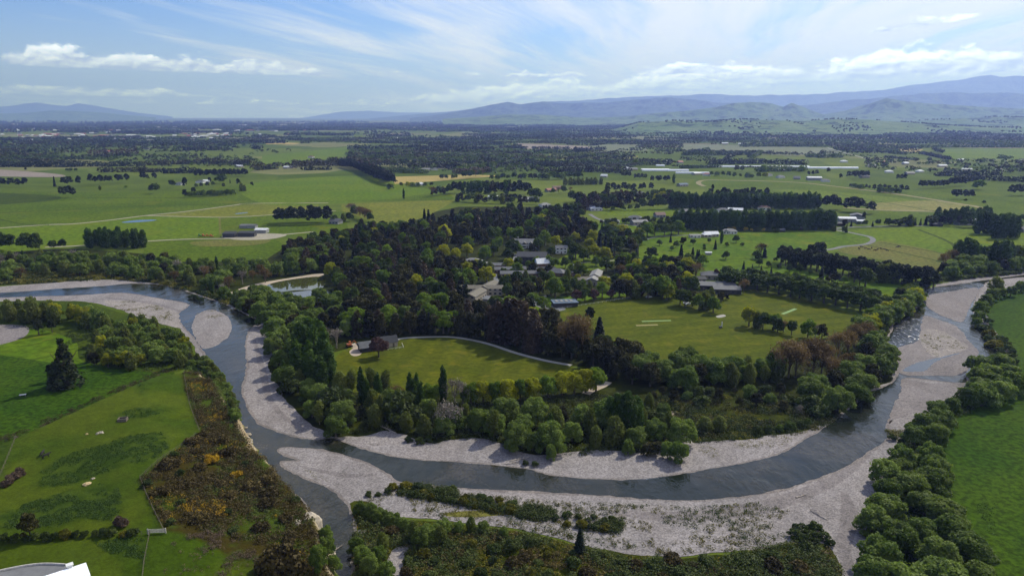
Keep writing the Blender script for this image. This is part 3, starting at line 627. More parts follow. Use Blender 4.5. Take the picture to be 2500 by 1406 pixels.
# ------------------------------------------------------------------ trees
def leaf_mat(name, c1, c2, trans=0.35, rough=0.6, spec=0.12, hue=0.25):
    """leaves: colour drifts between two shades from clump to clump (attribute tint) and from tree to tree"""
    m, t = new_mat(name)
    a = t.new('ShaderNodeAttribute'); a.attribute_name = 'tint'
    oi = t.new('ShaderNodeObjectInfo').outputs['Random']
    f = t.math('ADD', t.mul(a.outputs['Fac'], 0.75), t.mul(t.sub(oi, 0.5), hue * 2), clamp=True)
    c = t.mix(f, c1, c2)
    br = t.ramp(t.math('FRACT', t.mul(oi, 7.31)), 0, 1, 0.78, 1.22, False)
    c = t.mix(1.0, c, t.vec(br, br, br), 'MULTIPLY')
    b = bsdf(t, c, rough, spec)
    tr = t.new('ShaderNodeBsdfTranslucent'); t.set(tr.inputs['Color'], t.mix(1.0, c, (1.15, 1.25, 0.7), 'MULTIPLY'))
    mx_ = t.new('ShaderNodeMixShader'); mx_.inputs[0].default_value = trans; t.l.new(b, mx_.inputs[1]); t.l.new(tr.outputs[0], mx_.inputs[2])
    finish(t, mx_.outputs[0]); return m


LM = {
    'willow': leaf_mat('willow_leaves', (0.070, 0.112, 0.016), (0.190, 0.240, 0.052), 0.40, 0.6, 0.12),
    'native': leaf_mat('bush_leaves', (0.017, 0.019, 0.005), (0.074, 0.068, 0.016), 0.2, 0.6, 0.12, 0.35),
    'beech': leaf_mat('bronze_leaves', (0.040, 0.024, 0.010), (0.075, 0.048, 0.020), 0.2, 0.5, 0.25),
    'broad': leaf_mat('broad_leaves', (0.070, 0.122, 0.011), (0.175, 0.235, 0.026), 0.45),
    'oak': leaf_mat('oak_leaves', (0.036, 0.060, 0.009), (0.092, 0.125, 0.020), 0.35),
    'gold': leaf_mat('spring_leaves', (0.190, 0.205, 0.012), (0.380, 0.360, 0.024), 0.5),
    'poplar': leaf_mat('poplar_leaves', (0.032, 0.064, 0.009), (0.078, 0.130, 0.018), 0.35),
    'alder': leaf_mat('feathery_leaves', (0.085, 0.110, 0.020), (0.16, 0.175, 0.040), 0.4),
    'pine': leaf_mat('pine_needles', (0.014, 0.021, 0.007), (0.036, 0.047, 0.015), 0.15),
    'conifer': leaf_mat('conifer_needles', (0.011, 0.020, 0.010), (0.026, 0.036, 0.016), 0.08),
    'russet': leaf_mat('russet_buds', (0.110, 0.072, 0.032), (0.195, 0.125, 0.058), 0.3),
    'bare': leaf_mat('grey_twigs', (0.15, 0.125, 0.105), (0.22, 0.19, 0.165), 0.1),
    'plum': leaf_mat('plum_leaves', (0.060, 0.030, 0.026), (0.110, 0.060, 0.050), 0.2),
    'shrub': leaf_mat('scrub_leaves', (0.035, 0.055, 0.012), (0.085, 0.105, 0.025), 0.25, hue=0.4),
    'gorse': leaf_mat('gorse_twigs', (0.044, 0.034, 0.011), (0.105, 0.078, 0.026), 0.15, hue=0.4),
    'bloom': leaf_mat('yellow_blossom', (0.30, 0.17, 0.012), (0.46, 0.29, 0.02), 0.3),
    'broom': leaf_mat('broom_shoots', (0.085, 0.085, 0.012), (0.17, 0.15, 0.022), 0.3, hue=0.4),
    'dull': leaf_mat('heath_twigs', (0.10, 0.068, 0.046), (0.17, 0.12, 0.085), 0.2),
    'kowhai': leaf_mat('golden_blossom', (0.34, 0.24, 0.015), (0.46, 0.34, 0.03), 0.4),
    'weed': leaf_mat('dock_leaves', (0.032, 0.062, 0.010), (0.062, 0.108, 0.024), 0.25, 0.6, 0.1),
    'reed': leaf_mat('reed_blades', (0.075, 0.11, 0.022), (0.15, 0.175, 0.045), 0.3),
}
BARK = plain_mat('grey_bark', (0.10, 0.082, 0.065), 0.9, 0.1, 0.3, 3)
BARKP = plain_mat('pale_bark', (0.24, 0.215, 0.19), 0.9, 0.1, 0.25, 3)


def quads(Pn, Nn, S, rng, elong=1.0, up=None):
    """one leaf clump quad per point"""
    n = len(Pn); N = Nn / (np.linalg.norm(Nn, axis=1)[:, None] + 1e-9)
    A = rng.normal(size=(n, 3)) if up is None else np.tile(np.array(up, float), (n, 1)) + rng.normal(size=(n, 3)) * .25
    A = A - N * (A * N).sum(1)[:, None]; A /= np.linalg.norm(A, axis=1)[:, None] + 1e-9
    B = np.cross(N, A); S = np.broadcast_to(S, (n,))[:, None] * (0.65 + 0.7 * rng.random((n, 1)))
    j = lambda: 0.7 + 0.6 * rng.random((n, 1))
    a = Pn + A * S * elong * j() * .5; b = Pn + B * S * j() * .5; c = Pn - A * S * elong * j() * .5; d = Pn - B * S * j() * .5
    bend = N * S * .18
    return np.stack([a - bend, b, c - bend, d], 1).reshape(-1, 3)


def lobe_points(lobes, n, rng, low=-0.5, inner=0.72):
    L = np.array(lobes, float); pr = L[:, 3] ** 2; pr /= pr.sum()
    k = rng.choice(len(L), int(n * 1.9) + 8, p=pr); D = rng.normal(size=(len(k), 3)); D /= np.linalg.norm(D, axis=1)[:, None]
    ok = D[:, 2] > low; k, D = k[ok], D[ok]
    sprig = np.where(rng.random(len(k)) < .10, 1 + .30 * rng.random(len(k)), 1.0)       # sprigs that stand out of the clumps
    P = L[k, :3] + D * (L[k, 3] * (0.80 + 0.28 * rng.random(len(k))) * sprig)[:, None] * np.stack([np.ones(len(k)), np.ones(len(k)), L[k, 4]], 1)
    keep = np.ones(len(k), bool)
    for q in range(len(L)):
        dd = (P - L[q, :3]) / np.array([1, 1, L[q, 4]]); m = (np.linalg.norm(dd, axis=1) < L[q, 3] * inner) & (k != q); keep &= ~m
    k, D, P = k[keep][:n], D[keep][:n], P[keep][:n]
    return P, D, k


def leafy(name, lobes, n, size, rng, mat, low=-0.5, jitter=0.55, up=0.15, elong=1.0, upv=None, inner=0.72):
    P, D, k = lobe_points(lobes, n, rng, low, inner)
    N = D * 0.8 + rng.normal(size=D.shape) * jitter + np.array([0, 0, up])
    V = quads(P, N, size, rng, elong, upv)
    lt = rng.random(len(lobes)); ti = np.clip(lt[k] * .7 + rng.random(len(k)) * .5, 0, 1)
    F = np.arange(len(V)).reshape(-1, 4)
    return mesh_np(name, V, F, mat, False, {'tint': ('FACE', 'FLOAT', ti)})


def tube(pts, rad, sides=5):
    P = np.array(pts, float); n = len(P); V = []; F = []
    T = np.gradient(P, axis=0); T /= np.linalg.norm(T, axis=1)[:, None] + 1e-9
    for i in range(n):
        a = np.cross(T[i], (0.31, 0.87, 0.38)); a /= np.linalg.norm(a); b = np.cross(T[i], a)
        for s in range(sides):
            q = 2 * math.pi * s / sides; V.append(P[i] + (a * math.cos(q) + b * math.sin(q)) * rad[i])
    for i in range(n - 1):
        for s in range(sides): F.append((i * sides + s, i * sides + (s + 1) % sides, (i + 1) * sides + (s + 1) % sides, (i + 1) * sides + s))
    return V, F


def join_tubes(tubes):
    V, F = [], []
    for v, f in tubes:
        o = len(V); V += list(v); F += [tuple(q + o for q in ff) for ff in f]
    return V, F


def trunk_mesh(name, H, r, rng, limbs=4, spread=3.0, mat=None, top=0.75):
    bend = rng.normal(size=2) * .02 * H
    main = [(bend[0] * t * t, bend[1] * t * t, -0.4 + (H * top + .4) * t) for t in np.linspace(0, 1, 6)]
    T = [tube(main, np.linspace(r * 1.35, r * .3, 6), 6)]
    for i in range(limbs):
        a = 2 * math.pi * (i + rng.random() * .6) / limbs; z0 = H * (.22 + .3 * rng.random()); s = spread * (.7 + .5 * rng.random())
        b = np.array(main[2 if z0 < H * .4 else 3]) * [1, 1, 0]
        T.append(tube([(b[0], b[1], z0), (b[0] + math.cos(a) * s * .5, b[1] + math.sin(a) * s * .5, z0 + H * .14), (b[0] + math.cos(a) * s, b[1] + math.sin(a) * s, z0 + H * .34)], [r * .5, r * .32, r * .1], 4))
    V, F = join_tubes(T)
    return mesh_np(name, V, F, mat or BARK, True)


def twig_mesh(name, H, Wd, rng, mat, depth=4, n0=7, buds=0, thin=0.10):
    """crown of bare branches: limbs fork again and again; buds are small leaf quads at the tips"""
    T = []; tips = []
    def grow(p, d, L, r, k):
        q = p + d * L; mid = p + d * L * .5 + rng.normal(size=3) * L * .05
        T.append(tube([p, mid, q], [r, r * .8, r * .6], 3))
        if k == 0: tips.append(q); return
        for _ in range(3 if k > 1 else 4):
            e = d + rng.normal(size=3) * .48 + np.array([0, 0, .12]); e /= np.linalg.norm(e)
            grow(q, e, L * (.62 + .2 * rng.random()), max(r * .55, thin * .45), k - 1)
    for i in range(n0):
        a = 2 * math.pi * (i + rng.random()) / n0; tilt = .25 + .75 * rng.random()
        d = np.array([math.cos(a) * Wd / H * tilt * 1.25, math.sin(a) * Wd / H * tilt * 1.25, 1.0]); d /= np.linalg.norm(d)
        grow(np.array([0, 0, H * (.10 + .22 * rng.random())]), d, H * .27, thin * 1.6, depth - 2)
    V, F = join_tubes(T); V = np.array(V); F = np.array(F); ti = rng.random(len(F))
    if buds:
        tp = np.array(tips); P = tp[rng.integers(0, len(tp), buds)] + rng.normal(size=(buds, 3)) * H * .055
        Q = quads(P, rng.normal(size=(buds, 3)), 0.55 * H / 16, rng, 1.5); F = np.concatenate([F, len(V) + np.arange(len(Q)).reshape(-1, 4)]); V = np.concatenate([V, Q]); ti = np.concatenate([ti, rng.random(buds)])
    return mesh_np(name, V, F, mat, False, {'tint': ('FACE', 'FLOAT', ti)})


def dome_lobes(rng, Rd, z0, z1, n, rl=(.26, .42), flat=0.85):
    out = [(0, 0, z0 + (z1 - z0) * .45, Rd * .62, (z1 - z0) / Rd * .55)]
    for _ in range(n):
        a = rng.random() * 2 * math.pi; h = rng.random() ** .8; rad = Rd * (.78 * math.sqrt(max(0, 1 - (h * .95) ** 2)) * (.75 + .3 * rng.random()))
        out.append((math.cos(a) * rad, math.sin(a) * rad, z0 + (z1 - z0) * (.12 + .72 * h), Rd * (rl[0] + (rl[1] - rl[0]) * rng.random()), flat))
    return out


def col_lobes(rng, Rd, z0, z1, n=9, prof=lambda t: math.sin(math.pi * min(1, .12 + t * .9)) ** .6):
    out = []
    for i in range(n):
        t = (i + .5) / n
        for _ in range(2):
            a = rng.random() * 6.28; r = Rd * prof(t); out.append((math.cos(a) * r * .35, math.sin(a) * r * .35, z0 + (z1 - z0) * t, r * .75, 1.0 + (z1 - z0) / n / Rd * .6))
    return out


def cone_pts(rng, H, Rd, n, z0=.06, tiers=13, arms=8):
    t = rng.random(n) ** 1.25; tier = np.floor(t * tiers); a = rng.random(n) * 6.283
    arm = 0.72 + 0.28 * np.cos(a * arms + tier * 2.1); saw = 1.12 - 0.35 * (t * tiers - tier)
    r = Rd * (1 - t) ** .85 * arm * saw * (0.55 + .45 * rng.random(n) ** .4) + .12
    P = np.stack([np.cos(a) * r, np.sin(a) * r, H * (z0 + (1 - z0) * t) - r * .22], 1)
    N = np.stack([np.cos(a) * .7, np.sin(a) * .7, np.full(n, .55)], 1) + rng.normal(size=(n, 3)) * .4
    return P, N


LOD = {'near': (1.0, 1.0), 'mid': (0.36, 1.55), 'far': (0.10, 2.7)}
SPEC = {}      # kind -> (height, name, category, phrase)


def make(kind, lod, seed):
    """crown mesh and trunk mesh of one tree, at its real size"""
    rng = np.random.default_rng(abs(hash_(kind)) % 9973 + seed * 101); q, s = LOD[lod]; N = lambda n: max(40, int(n * q)); nm = 'crown'
    tall = 1.0
    if kind == 'willow':
        H, Rd = 12, 6.6; cr = leafy(nm, dome_lobes(rng, Rd, 0.6, H, 28, (.13, .36)), N(5600), .62 * s, rng, LM['willow'], -.6, .5, .25); tr = trunk_mesh('trunk', H, .42, rng, 4, 3, top=.6)
    elif kind == 'native':
        H, Rd = 14, 5.0; cr = leafy(nm, dome_lobes(rng, Rd, 1.5, H, 22, (.2, .36), .9), N(4200), .62 * s, rng, LM['native'], -.5, .6, .1); tr = trunk_mesh('trunk', H, .38, rng, 4, 2.5)
    elif kind == 'totara':
        H, Rd = 16, 4.4; cr = leafy(nm, col_lobes(rng, Rd, .8, H, 7, lambda t: (1 - t * .9) ** .6 * .85 + .15), N(3800), .62 * s, rng, LM['native'], -.6, .65, .1, 1.2, None, .6); tr = trunk_mesh('trunk', H, .4, rng, 4, 2.2)
    elif kind == 'oak':
        H, Rd = 13, 5.6; cr = leafy(nm, dome_lobes(rng, Rd, H * .2, H, 22, (.18, .32), .9), N(4000), .6 * s, rng, LM['oak'], -.7, .6, .1, inner=.6); tr = trunk_mesh('trunk', H, .38, rng, 5, 3)
    elif kind == 'beech':
        H, Rd = 16, 4.6; cr = leafy(nm, col_lobes(rng, Rd, 1.0, H, 8, lambda t: (1 - t) ** .5 * .9 + .12) , N(4200), .62 * s, rng, LM['beech'], -.5, .6, .1); tr = trunk_mesh('trunk', H, .4, rng, 4, 2.5)
    elif kind in ('broad', 'gold', 'plum', 'kowhai'):
        H, Rd = {'broad': (13, 6), 'gold': (12, 5.6), 'plum': (8, 3.6), 'kowhai': (5, 2.6)}[kind]
        cr = leafy(nm, dome_lobes(rng, Rd, H * .16, H, 24, (.16, .30), .9), N(4200), .56 * s * H / 12, rng, LM[kind], -.7, .65, .1, inner=.6); tr = trunk_mesh('trunk', H, .36 * H / 12, rng, 5, 3 * H / 12)
    elif kind == 'poplar':
        H, Rd = 24, 2.6; cr = leafy(nm, col_lobes(rng, Rd, 1.2, H, 12), N(3800), .6 * s, rng, LM['poplar'], -.9, .5, .1, 1.7, (0, 0, 1), .5); tr = trunk_mesh('trunk', H, .4, rng, 3, 1.2)
    elif kind == 'cotton':
        H, Rd = 22, 4.6; cr = leafy(nm, col_lobes(rng, Rd, 2.0, H, 9, lambda t: math.sin(math.pi * min(1, .16 + t * .82)) ** .5), N(5600), .6 * s, rng, LM['poplar'], -.9, .55, .1, 1.4, (0, 0, 1), .55); tr = trunk_mesh('trunk', H, .45, rng, 4, 2)
    elif kind == 'alder':
        H, Rd = 13, 3.9; cr = leafy(nm, col_lobes(rng, Rd, 0.6, H, 7, lambda t: math.sin(math.pi * min(1, .2 + t * .78)) ** .6), N(3600), .55 * s, rng, LM['alder'], -.9, .7, .1, 1.4, (0, 0, 1), .5); tr = trunk_mesh('trunk', H, .28, rng, 4, 1.8)
    elif kind == 'pine':
        H, Rd = 18, 5.4; lb = dome_lobes(rng, Rd, H * .22, H, 24, (.15, .32), .8); cr = leafy(nm, lb, N(3600), .66 * s, rng, LM['pine'], -.7, .6, .1, inner=.6); tr = trunk_mesh('trunk', H, .45, rng, 5, 3)
    elif kind == 'conifer':
        H, Rd = 18, 3.6; P, Nn = cone_pts(rng, H, Rd, N(3200)); V = quads(P, Nn, .72 * s, rng, 1.3)
        cr = mesh_np(nm, V, np.arange(len(V)).reshape(-1, 4), LM['conifer'], False, {'tint': ('FACE', 'FLOAT', rng.random(len(P)))}); tr = trunk_mesh('trunk', H, .36, rng, 0, 1, top=.96)
    elif kind == 'cypress':
        H, Rd = 21, 4.0; lb = col_lobes(rng, Rd, .4, H, 11, lambda t: (1 - t) ** 1.1 * 1.05 + .22) + [(4.5, 1, 6, 1.2, .7), (5.8, 1.6, 6.6, .9, .7), (-4.2, -1, 4, 1.2, .7)]; cr = leafy(nm, lb, N(5200), .6 * s, rng, LM['pine'], -.9, .6, .1, 1.3, (0, 0, 1), .55); tr = trunk_mesh('trunk', H, .6, rng, 5, 3.4)
    elif kind == 'russet':
        H, Rd = 16, 6.4; cr = twig_mesh(nm, H, Rd, rng, LM['russet'], 5 if lod == 'near' else 4, 8, N(2600), .11 * (1 if lod == 'near' else 1.5)); tr = trunk_mesh('trunk', H, .36, rng, 4, 2)
    elif kind == 'bare':
        H, Rd = 13, 4.4; cr = twig_mesh(nm, H, Rd, rng, LM['bare'], 5 if lod == 'near' else 4, 7, N(500), .09 * (1 if lod == 'near' else 1.6)); tr = trunk_mesh('trunk', H, .26, rng, 3, 1.6, BARKP)
    elif kind == 'tall':                                       # feathery pale riverside saplings with twigs showing
        H, Rd = 15, 3.2; lb = col_lobes(rng, Rd, 3, H, 8); cr = leafy(nm, lb, N(1900), .55 * s, rng, LM['alder'], -.9, .8, .1, 1.3, None, .3); tr = trunk_mesh('trunk', H, .2, rng, 5, 2, BARKP, .95)
    elif kind in ('shrub', 'gorse', 'broom', 'dull', 'bloom', 'reed'):
        H, Rd = {'shrub': (3.2, 2.4), 'gorse': (2.0, 2.0), 'broom': (1.5, 1.2), 'dull': (1.6, 1.6), 'bloom': (2.0, 1.7), 'reed': (2.2, 1.5)}[kind]
        cr = leafy(nm, dome_lobes(rng, Rd, 0, H, 9, (.25, .45), .8), N(1100), (.38 if kind != 'shrub' else .45) * s, rng, LM[kind], -.3, .7, .2); tr = None
    return cr, tr, H


def hash_(s_):
    h = 7
    for ch in s_: h = (h * 131 + ord(ch)) % 1000003
    return h


NAMES = {'totara': ('totara_tree', 'tree', 'dark upright bush tree'), 'oak': ('oak_tree', 'tree', 'deep green oak'),
         'willow': ('willow_tree', 'willow', 'billowy pale green willow'), 'native': ('bush_tree', 'tree', 'dark olive bush tree'), 'beech': ('bronze_tree', 'tree', 'dark bronze leaved tree'),
         'broad': ('broadleaf_tree', 'tree', 'round fresh green tree'), 'gold': ('spring_tree', 'tree', 'bright yellow green tree'), 'poplar': ('poplar_tree', 'poplar', 'slim dark columnar poplar'),
         'cotton': ('cottonwood_tree', 'tree', 'tall full green poplar'), 'alder': ('alder_tree', 'tree', 'soft feathery green tree'), 'pine': ('pine_tree', 'pine', 'dark spreading pine'),
         'conifer': ('fir_tree', 'fir', 'dark pointed fir'), 'cypress': ('cypress_tree', 'cypress', 'blackish green cypress'), 'russet': ('russet_tree', 'tree', 'russet budding tree'),
         'bare': ('bare_tree', 'tree', 'grey leafless tree'), 'tall': ('sapling', 'tree', 'thin twiggy riverside sapling'), 'plum': ('plum_tree', 'tree', 'small purple leaved tree'),
         'kowhai': ('kowhai_tree', 'tree', 'small golden flowering tree'), 'shrub': ('shrub', 'shrub', 'low rounded green shrub'), 'gorse': ('gorse_bush', 'shrub', 'brown gorse bush'),
         'broom': ('broom_bush', 'shrub', 'small yellowish broom bush'), 'dull': ('heath_bush', 'shrub', 'pinkish brown dry bush'), 'bloom': ('flowering_gorse', 'shrub', 'yellow flowering gorse'), 'reed': ('reed_clump', 'reeds', 'pale green reed clump')}
LIB = {}
AUTO = []          # trees that take their label from what they stand beside
RNG = random.Random(11)
NPROTO = {'near': 4, 'mid': 4, 'far': 3}


def proto(kind, lod, i):
    if (kind, lod, i) not in LIB: LIB[(kind, lod, i)] = make(kind, lod, i)
    return LIB[(kind, lod, i)]


def plant(kind, x_, y_, h=None, label=None, group=None, z=None, wide=1.0, lod=None, tilt=0.0):
    d = math.hypot(x_, y_)
    if lod is None: lod = 'near' if d < 360 else 'mid' if d < 1000 else 'far'
    cr, tr, H = proto(kind, lod, RNG.randrange(NPROTO[lod]))
    nm, cat, phrase = NAMES[kind]
    s = (h or H) / H; wv = s * wide * RNG.uniform(.9, 1.12); zz = (float(terrain(x_, y_)) if z is None else z) - 0.1
    if tr is None or d > 760:
        o = link(nm, cr); root = o
    else:
        root = empty(nm); link('trunk', tr, root); link('crown', cr, root)
    root.location = (x_, y_, zz); root.rotation_euler = (tilt, 0, RNG.uniform(0, 6.283)); root.scale = (wv, wv, s)
    root['category'] = cat
    if group: root['group'] = group
    if label: root['label'] = label
    else: AUTO.append((root, kind, x_, y_, group))
    return root


def at(px, py): p_ = G(px, py); return p_[0], p_[1]


def pick(kinds):
    if isinstance(kinds, str): return kinds
    ks = list(kinds); return RNG.choices(ks, [kinds[k] for k in ks])[0]


def grove(poly, spacing, kinds, h, group, wide=1.0, skip=None, thin=0.0, lod=None, world_=False):
    """trees of mixed kinds at a minimum spacing inside a pixel outline"""
    P = [p_ if world_ else G(*p_)[:2] for p_ in poly]; xs = [p_[0] for p_ in P]; ys = [p_[1] for p_ in P]
    pts = []; cell = {}; A = (max(xs) - min(xs)) * (max(ys) - min(ys)); n = int(A / spacing ** 2 * 7) + 20; out = []
    cand = np.array([(RNG.uniform(min(xs), max(xs)), RNG.uniform(min(ys), max(ys))) for _ in range(n)])
    ok = inside(cand[:, 0], cand[:, 1], P); cand = cand[ok]
    for x_, y_ in cand:
        i, j = int(x_ // spacing), int(y_ // spacing)
        if any((x_ - a) ** 2 + (y_ - b) ** 2 < spacing ** 2 for di in (-1, 0, 1) for dj in (-1, 0, 1) for a, b in cell.get((i + di, j + dj), ())): continue
        cell.setdefault((i, j), []).append((x_, y_))
        if thin and RNG.random() < thin: continue
        if skip and skip(x_, y_): continue
        out.append(plant(pick(kinds), x_, y_, RNG.uniform(*h), group=group, wide=wide, lod=lod))
    return out


def row(pts, spacing, kinds, h, group, wide=1.0, jit=0.15, lod=None):
    """trees planted in a line"""
    P = [np.array(G(*p_)[:2]) for p_ in pts]; out = []; carry = 0.0
    for a, b in zip(P[:-1], P[1:]):
        L = np.linalg.norm(b - a); s_ = carry
        while s_ < L:
            q = a + (b - a) * s_ / L; out.append(plant(pick(kinds), q[0] + RNG.uniform(-jit, jit) * spacing, q[1] + RNG.uniform(-jit, jit) * spacing, RNG.uniform(*h), group=group, wide=wide, lod=lod)); s_ += spacing
        carry = s_ - L
    return out


def hedge(pts, h, wdt, mat, label, name='hedge', qs=None, group=None, cat='hedge', ragged=0.25):
    """a clipped shelterbelt or hedge: one closed strip of foliage along a line"""
    P = [np.array(W(*p_)[:2]) for p_ in pts]; d = np.mean([np.hypot(*p_) for p_ in P]); rng = np.random.default_rng(int(d * 10) % 99991)
    qs = qs or max(.6, d / 620); L = sum(np.linalg.norm(b - a) for a, b in zip(P[:-1], P[1:])); C = np.mean(P, 0)
    lob = []; step = max(wdt * .55, qs * .9)
    for a, b in zip(P[:-1], P[1:]):
        ln = np.linalg.norm(b - a); m = max(1, int(ln / step))
        for k_ in range(m):
            q = a + (b - a) * (k_ + rng.random() * .6) / m - C; hh = h * (1 - ragged * rng.random()); lob.append((q[0] + rng.normal() * wdt * .08, q[1] + rng.normal() * wdt * .08, hh * .5, wdt * .62, hh * .5 / (wdt * .62)))
    n = int(min(9000, max(120, L * h * 4.0 / qs ** 2)))
    L_ = np.array(lob); k = rng.integers(0, len(L_), n); D = rng.normal(size=(n, 3)); D /= np.linalg.norm(D, axis=1)[:, None]
    Pp = L_[k, :3] + D * L_[k, 3][:, None] * np.stack([np.ones(n), np.ones(n), L_[k, 4]], 1); ok = Pp[:, 2] > 0; Pp, D, k = Pp[ok], D[ok], k[ok]
    V = quads(Pp, D * .8 + rng.normal(size=D.shape) * .45 + (0, 0, .2), qs * 1.25, rng); ti = np.clip(rng.random(len(L_))[k] * .7 + rng.random(len(k)) * .4, 0, 1)
    o = link(name, mesh_np(name, V, np.arange(len(V)).reshape(-1, 4), mat, False, {'tint': ('FACE', 'FLOAT', ti)})); o.location = (C[0], C[1], 0)
    if label: return tag(o, label, cat, group)
    o['category'] = cat; o['group'] = group; AUTO.append((o, 'hedge', C[0], C[1], group)); return o
# ------------------------------------------------------------------ planting (pixel outlines are where the trunks stand)
BLD = []      # building footprints keep clear of trees: (x, y, radius)
for px_, py_, r_ in [(1180, 722, 17), (1450, 690, 14), (1378, 742, 11), (1275, 678, 16), (1240, 664, 14), (1215, 655, 12), (1298, 640, 14), (1283, 605, 10), (1370, 618, 7), (1325, 655, 8), (1357, 672, 9), (1152, 648, 9), (1740, 702, 16), (1715, 692, 12), (925, 848, 13), (1325, 640, 8), (1520, 640, 7), (1705, 582, 10), (1735, 583, 8), (1680, 583, 8)]:
    BLD.append((*W(px_, py_)[:2], r_ * 1.0))
for px_, py_, r_ in [(1180, 750, 15), (1160, 756, 10), (1205, 748, 10)]: BLD.append((*W(px_, py_)[:2], r_))
for i_ in range(7): BLD.append((*W(1212, 655 + i_ * 9)[:2], 4.5))
clear = lambda x_, y_: any((x_ - a) ** 2 + (y_ - b) ** 2 < r_ * r_ for a, b, r_ in BLD)


def T(px, py, kind, h, wide=1.0, label=None, group=None):
    x_, y_ = at(px, py); return plant(kind, x_, y_, h, label, group, wide=wide)


# ---- river terrace and left bank
T(165, 942, 'cypress', 23, 1.25, 'tall blackish cypress alone in the lower meadow')
T(128, 930, 'pine', 9, 1.0, 'small ragged pine leaning off the tall cypress')
T(95, 818, 'pine', 10, 1.1, 'dark round pine beside the grey gravel yard'); T(128, 812, 'pine', 9, 1.0, 'smaller dark pine right of the pine by the gravel yard')
g = 'soft green trees on the left river bank'
grove([(-30, 772), (140, 768), (255, 792), (262, 812), (150, 792), (-30, 788)], 6.5, {'alder': 6, 'willow': 1.5, 'gold': .6}, (9, 13), g)
grove([(262, 800), (330, 795), (430, 825), (476, 872), (440, 898), (395, 885), (300, 900), (225, 878), (212, 855), (250, 840)], 6.0, {'alder': 3, 'willow': 5, 'gold': .5, 'native': .4}, (6, 9.5), g)
grove([(205, 880), (330, 893), (335, 905), (210, 893)], 5.5, {'alder': 2, 'native': 1, 'gold': 1}, (6, 9), g)
row([(452, 893), (490, 898), (520, 925), (545, 965), (562, 1005), (575, 1030)], 4.5, {'willow': 2, 'alder': 2, 'shrub': 1}, (3.5, 5.0), 'bushes along the cliff foot', 1.1)
row([(466, 880), (500, 888), (532, 920), (555, 962), (572, 1005)], 5.0, {'willow': 2, 'alder': 2}, (4.0, 5.5), 'bushes along the cliff foot', 1.1)
for q in [(797, 1338, 7), (800, 1360, 7), (779, 1395, 8), (815, 1400, 6)]: T(q[0], q[1], 'willow', q[2], .62, group='willows under the pale cliff')
T(75, 1312, 'native', 7.5, .9, 'round dark tree at the left end of the terrace hedge')
T(690, 1400, 'gorse', 7, .75, 'large dark brown bush at the bottom of the gorse slope'); T(668, 1402, 'gorse', 6, .8, 'dark brown bush left of the largest gorse bush')

# ---- willow belt behind the upper river
g = 'willow belt behind the upper river'
grove([(-30, 636), (200, 634), (380, 645), (640, 660), (690, 672), (640, 682), (572, 706), (548, 733), (480, 708), (380, 687), (280, 673), (120, 680), (-30, 690)], 9.6, {'willow': 6.5, 'alder': 2.4, 'poplar': .45, 'russet': .5, 'bare': .4, 'native': .6}, (8, 12.5), g, 1.05)
row([(-20, 612), (30, 612)], 9, 'oak', (15, 18), g); row([(62, 616), (112, 614)], 9, 'oak', (17, 20), g); row([(128, 612), (165, 610)], 9, 'oak', (10, 12), g)
grove([(200, 607), (355, 607), (350, 600), (215, 598)], 7, {'cotton': 1}, (15, 18.5), 'dense poplar grove on the near pasture', 1.0)
T(648, 690, 'russet', 12, 1, 'russet tree standing behind the sandy pond shore'); T(435, 668, 'bare', 12, 1, 'pale grey leafless tree in the willow belt')
row([(700, 672), (740, 668), (790, 660)], 6, {'poplar': 3, 'willow': 2, 'native': 1}, (11, 15), 'trees behind the green pond')
grove([(700, 640), (790, 630), (800, 655), (700, 665)], 9, {'willow': 3, 'native': 3, 'poplar': 1}, (10, 14), 'trees behind the green pond')
grove([(560, 742), (620, 722), (640, 728), (690, 745), (770, 742), (825, 732), (850, 760), (850, 822), (800, 836), (720, 850), (668, 848), (650, 805), (620, 772)], 8.0, {'willow': 8, 'native': .8, 'bare': .2}, (8, 12), 'willows between the pond and the river', 1.1)
row([(470, 728), (486, 735), (500, 740)], 5, 'shrub', (2.5, 3.5), 'bushes on the point by the gravel bar')

# ---- west edge of the peninsula
g = 'trees on the western river edge'
for q in [(742, 900, 23), (772, 912, 25), (798, 925, 25), (760, 940, 22), (806, 948, 21), (728, 925, 20), (786, 958, 18), (755, 880, 22), (780, 890, 23)]: T(q[0], q[1], 'poplar' if q[1] > 905 else 'cotton', q[2], 1.35 if q[1] > 905 else 1.1, group='tall poplars beside the first oval')
grove([(668, 850), (720, 855), (735, 900), (720, 930), (770, 968), (810, 975), (805, 1010), (835, 1020), (870, 1052), (810, 1062), (770, 1035), (728, 998), (692, 950), (668, 890)], 7.5, {'willow': 6, 'poplar': 1.2, 'tall': 1, 'shrub': 1.5, 'native': 1}, (7, 11.5), g)
T(822, 850, 'bare', 12, 1.2, 'grey half bare tree at the back left of the first oval')
T(820, 1066, 'willow', 9, 1, 'bright willow leaning over the river at the peninsula tip')
T(925, 872, 'plum', 11.5, 1.0, 'dense purple brown tree on the oval in front of the pavilion')

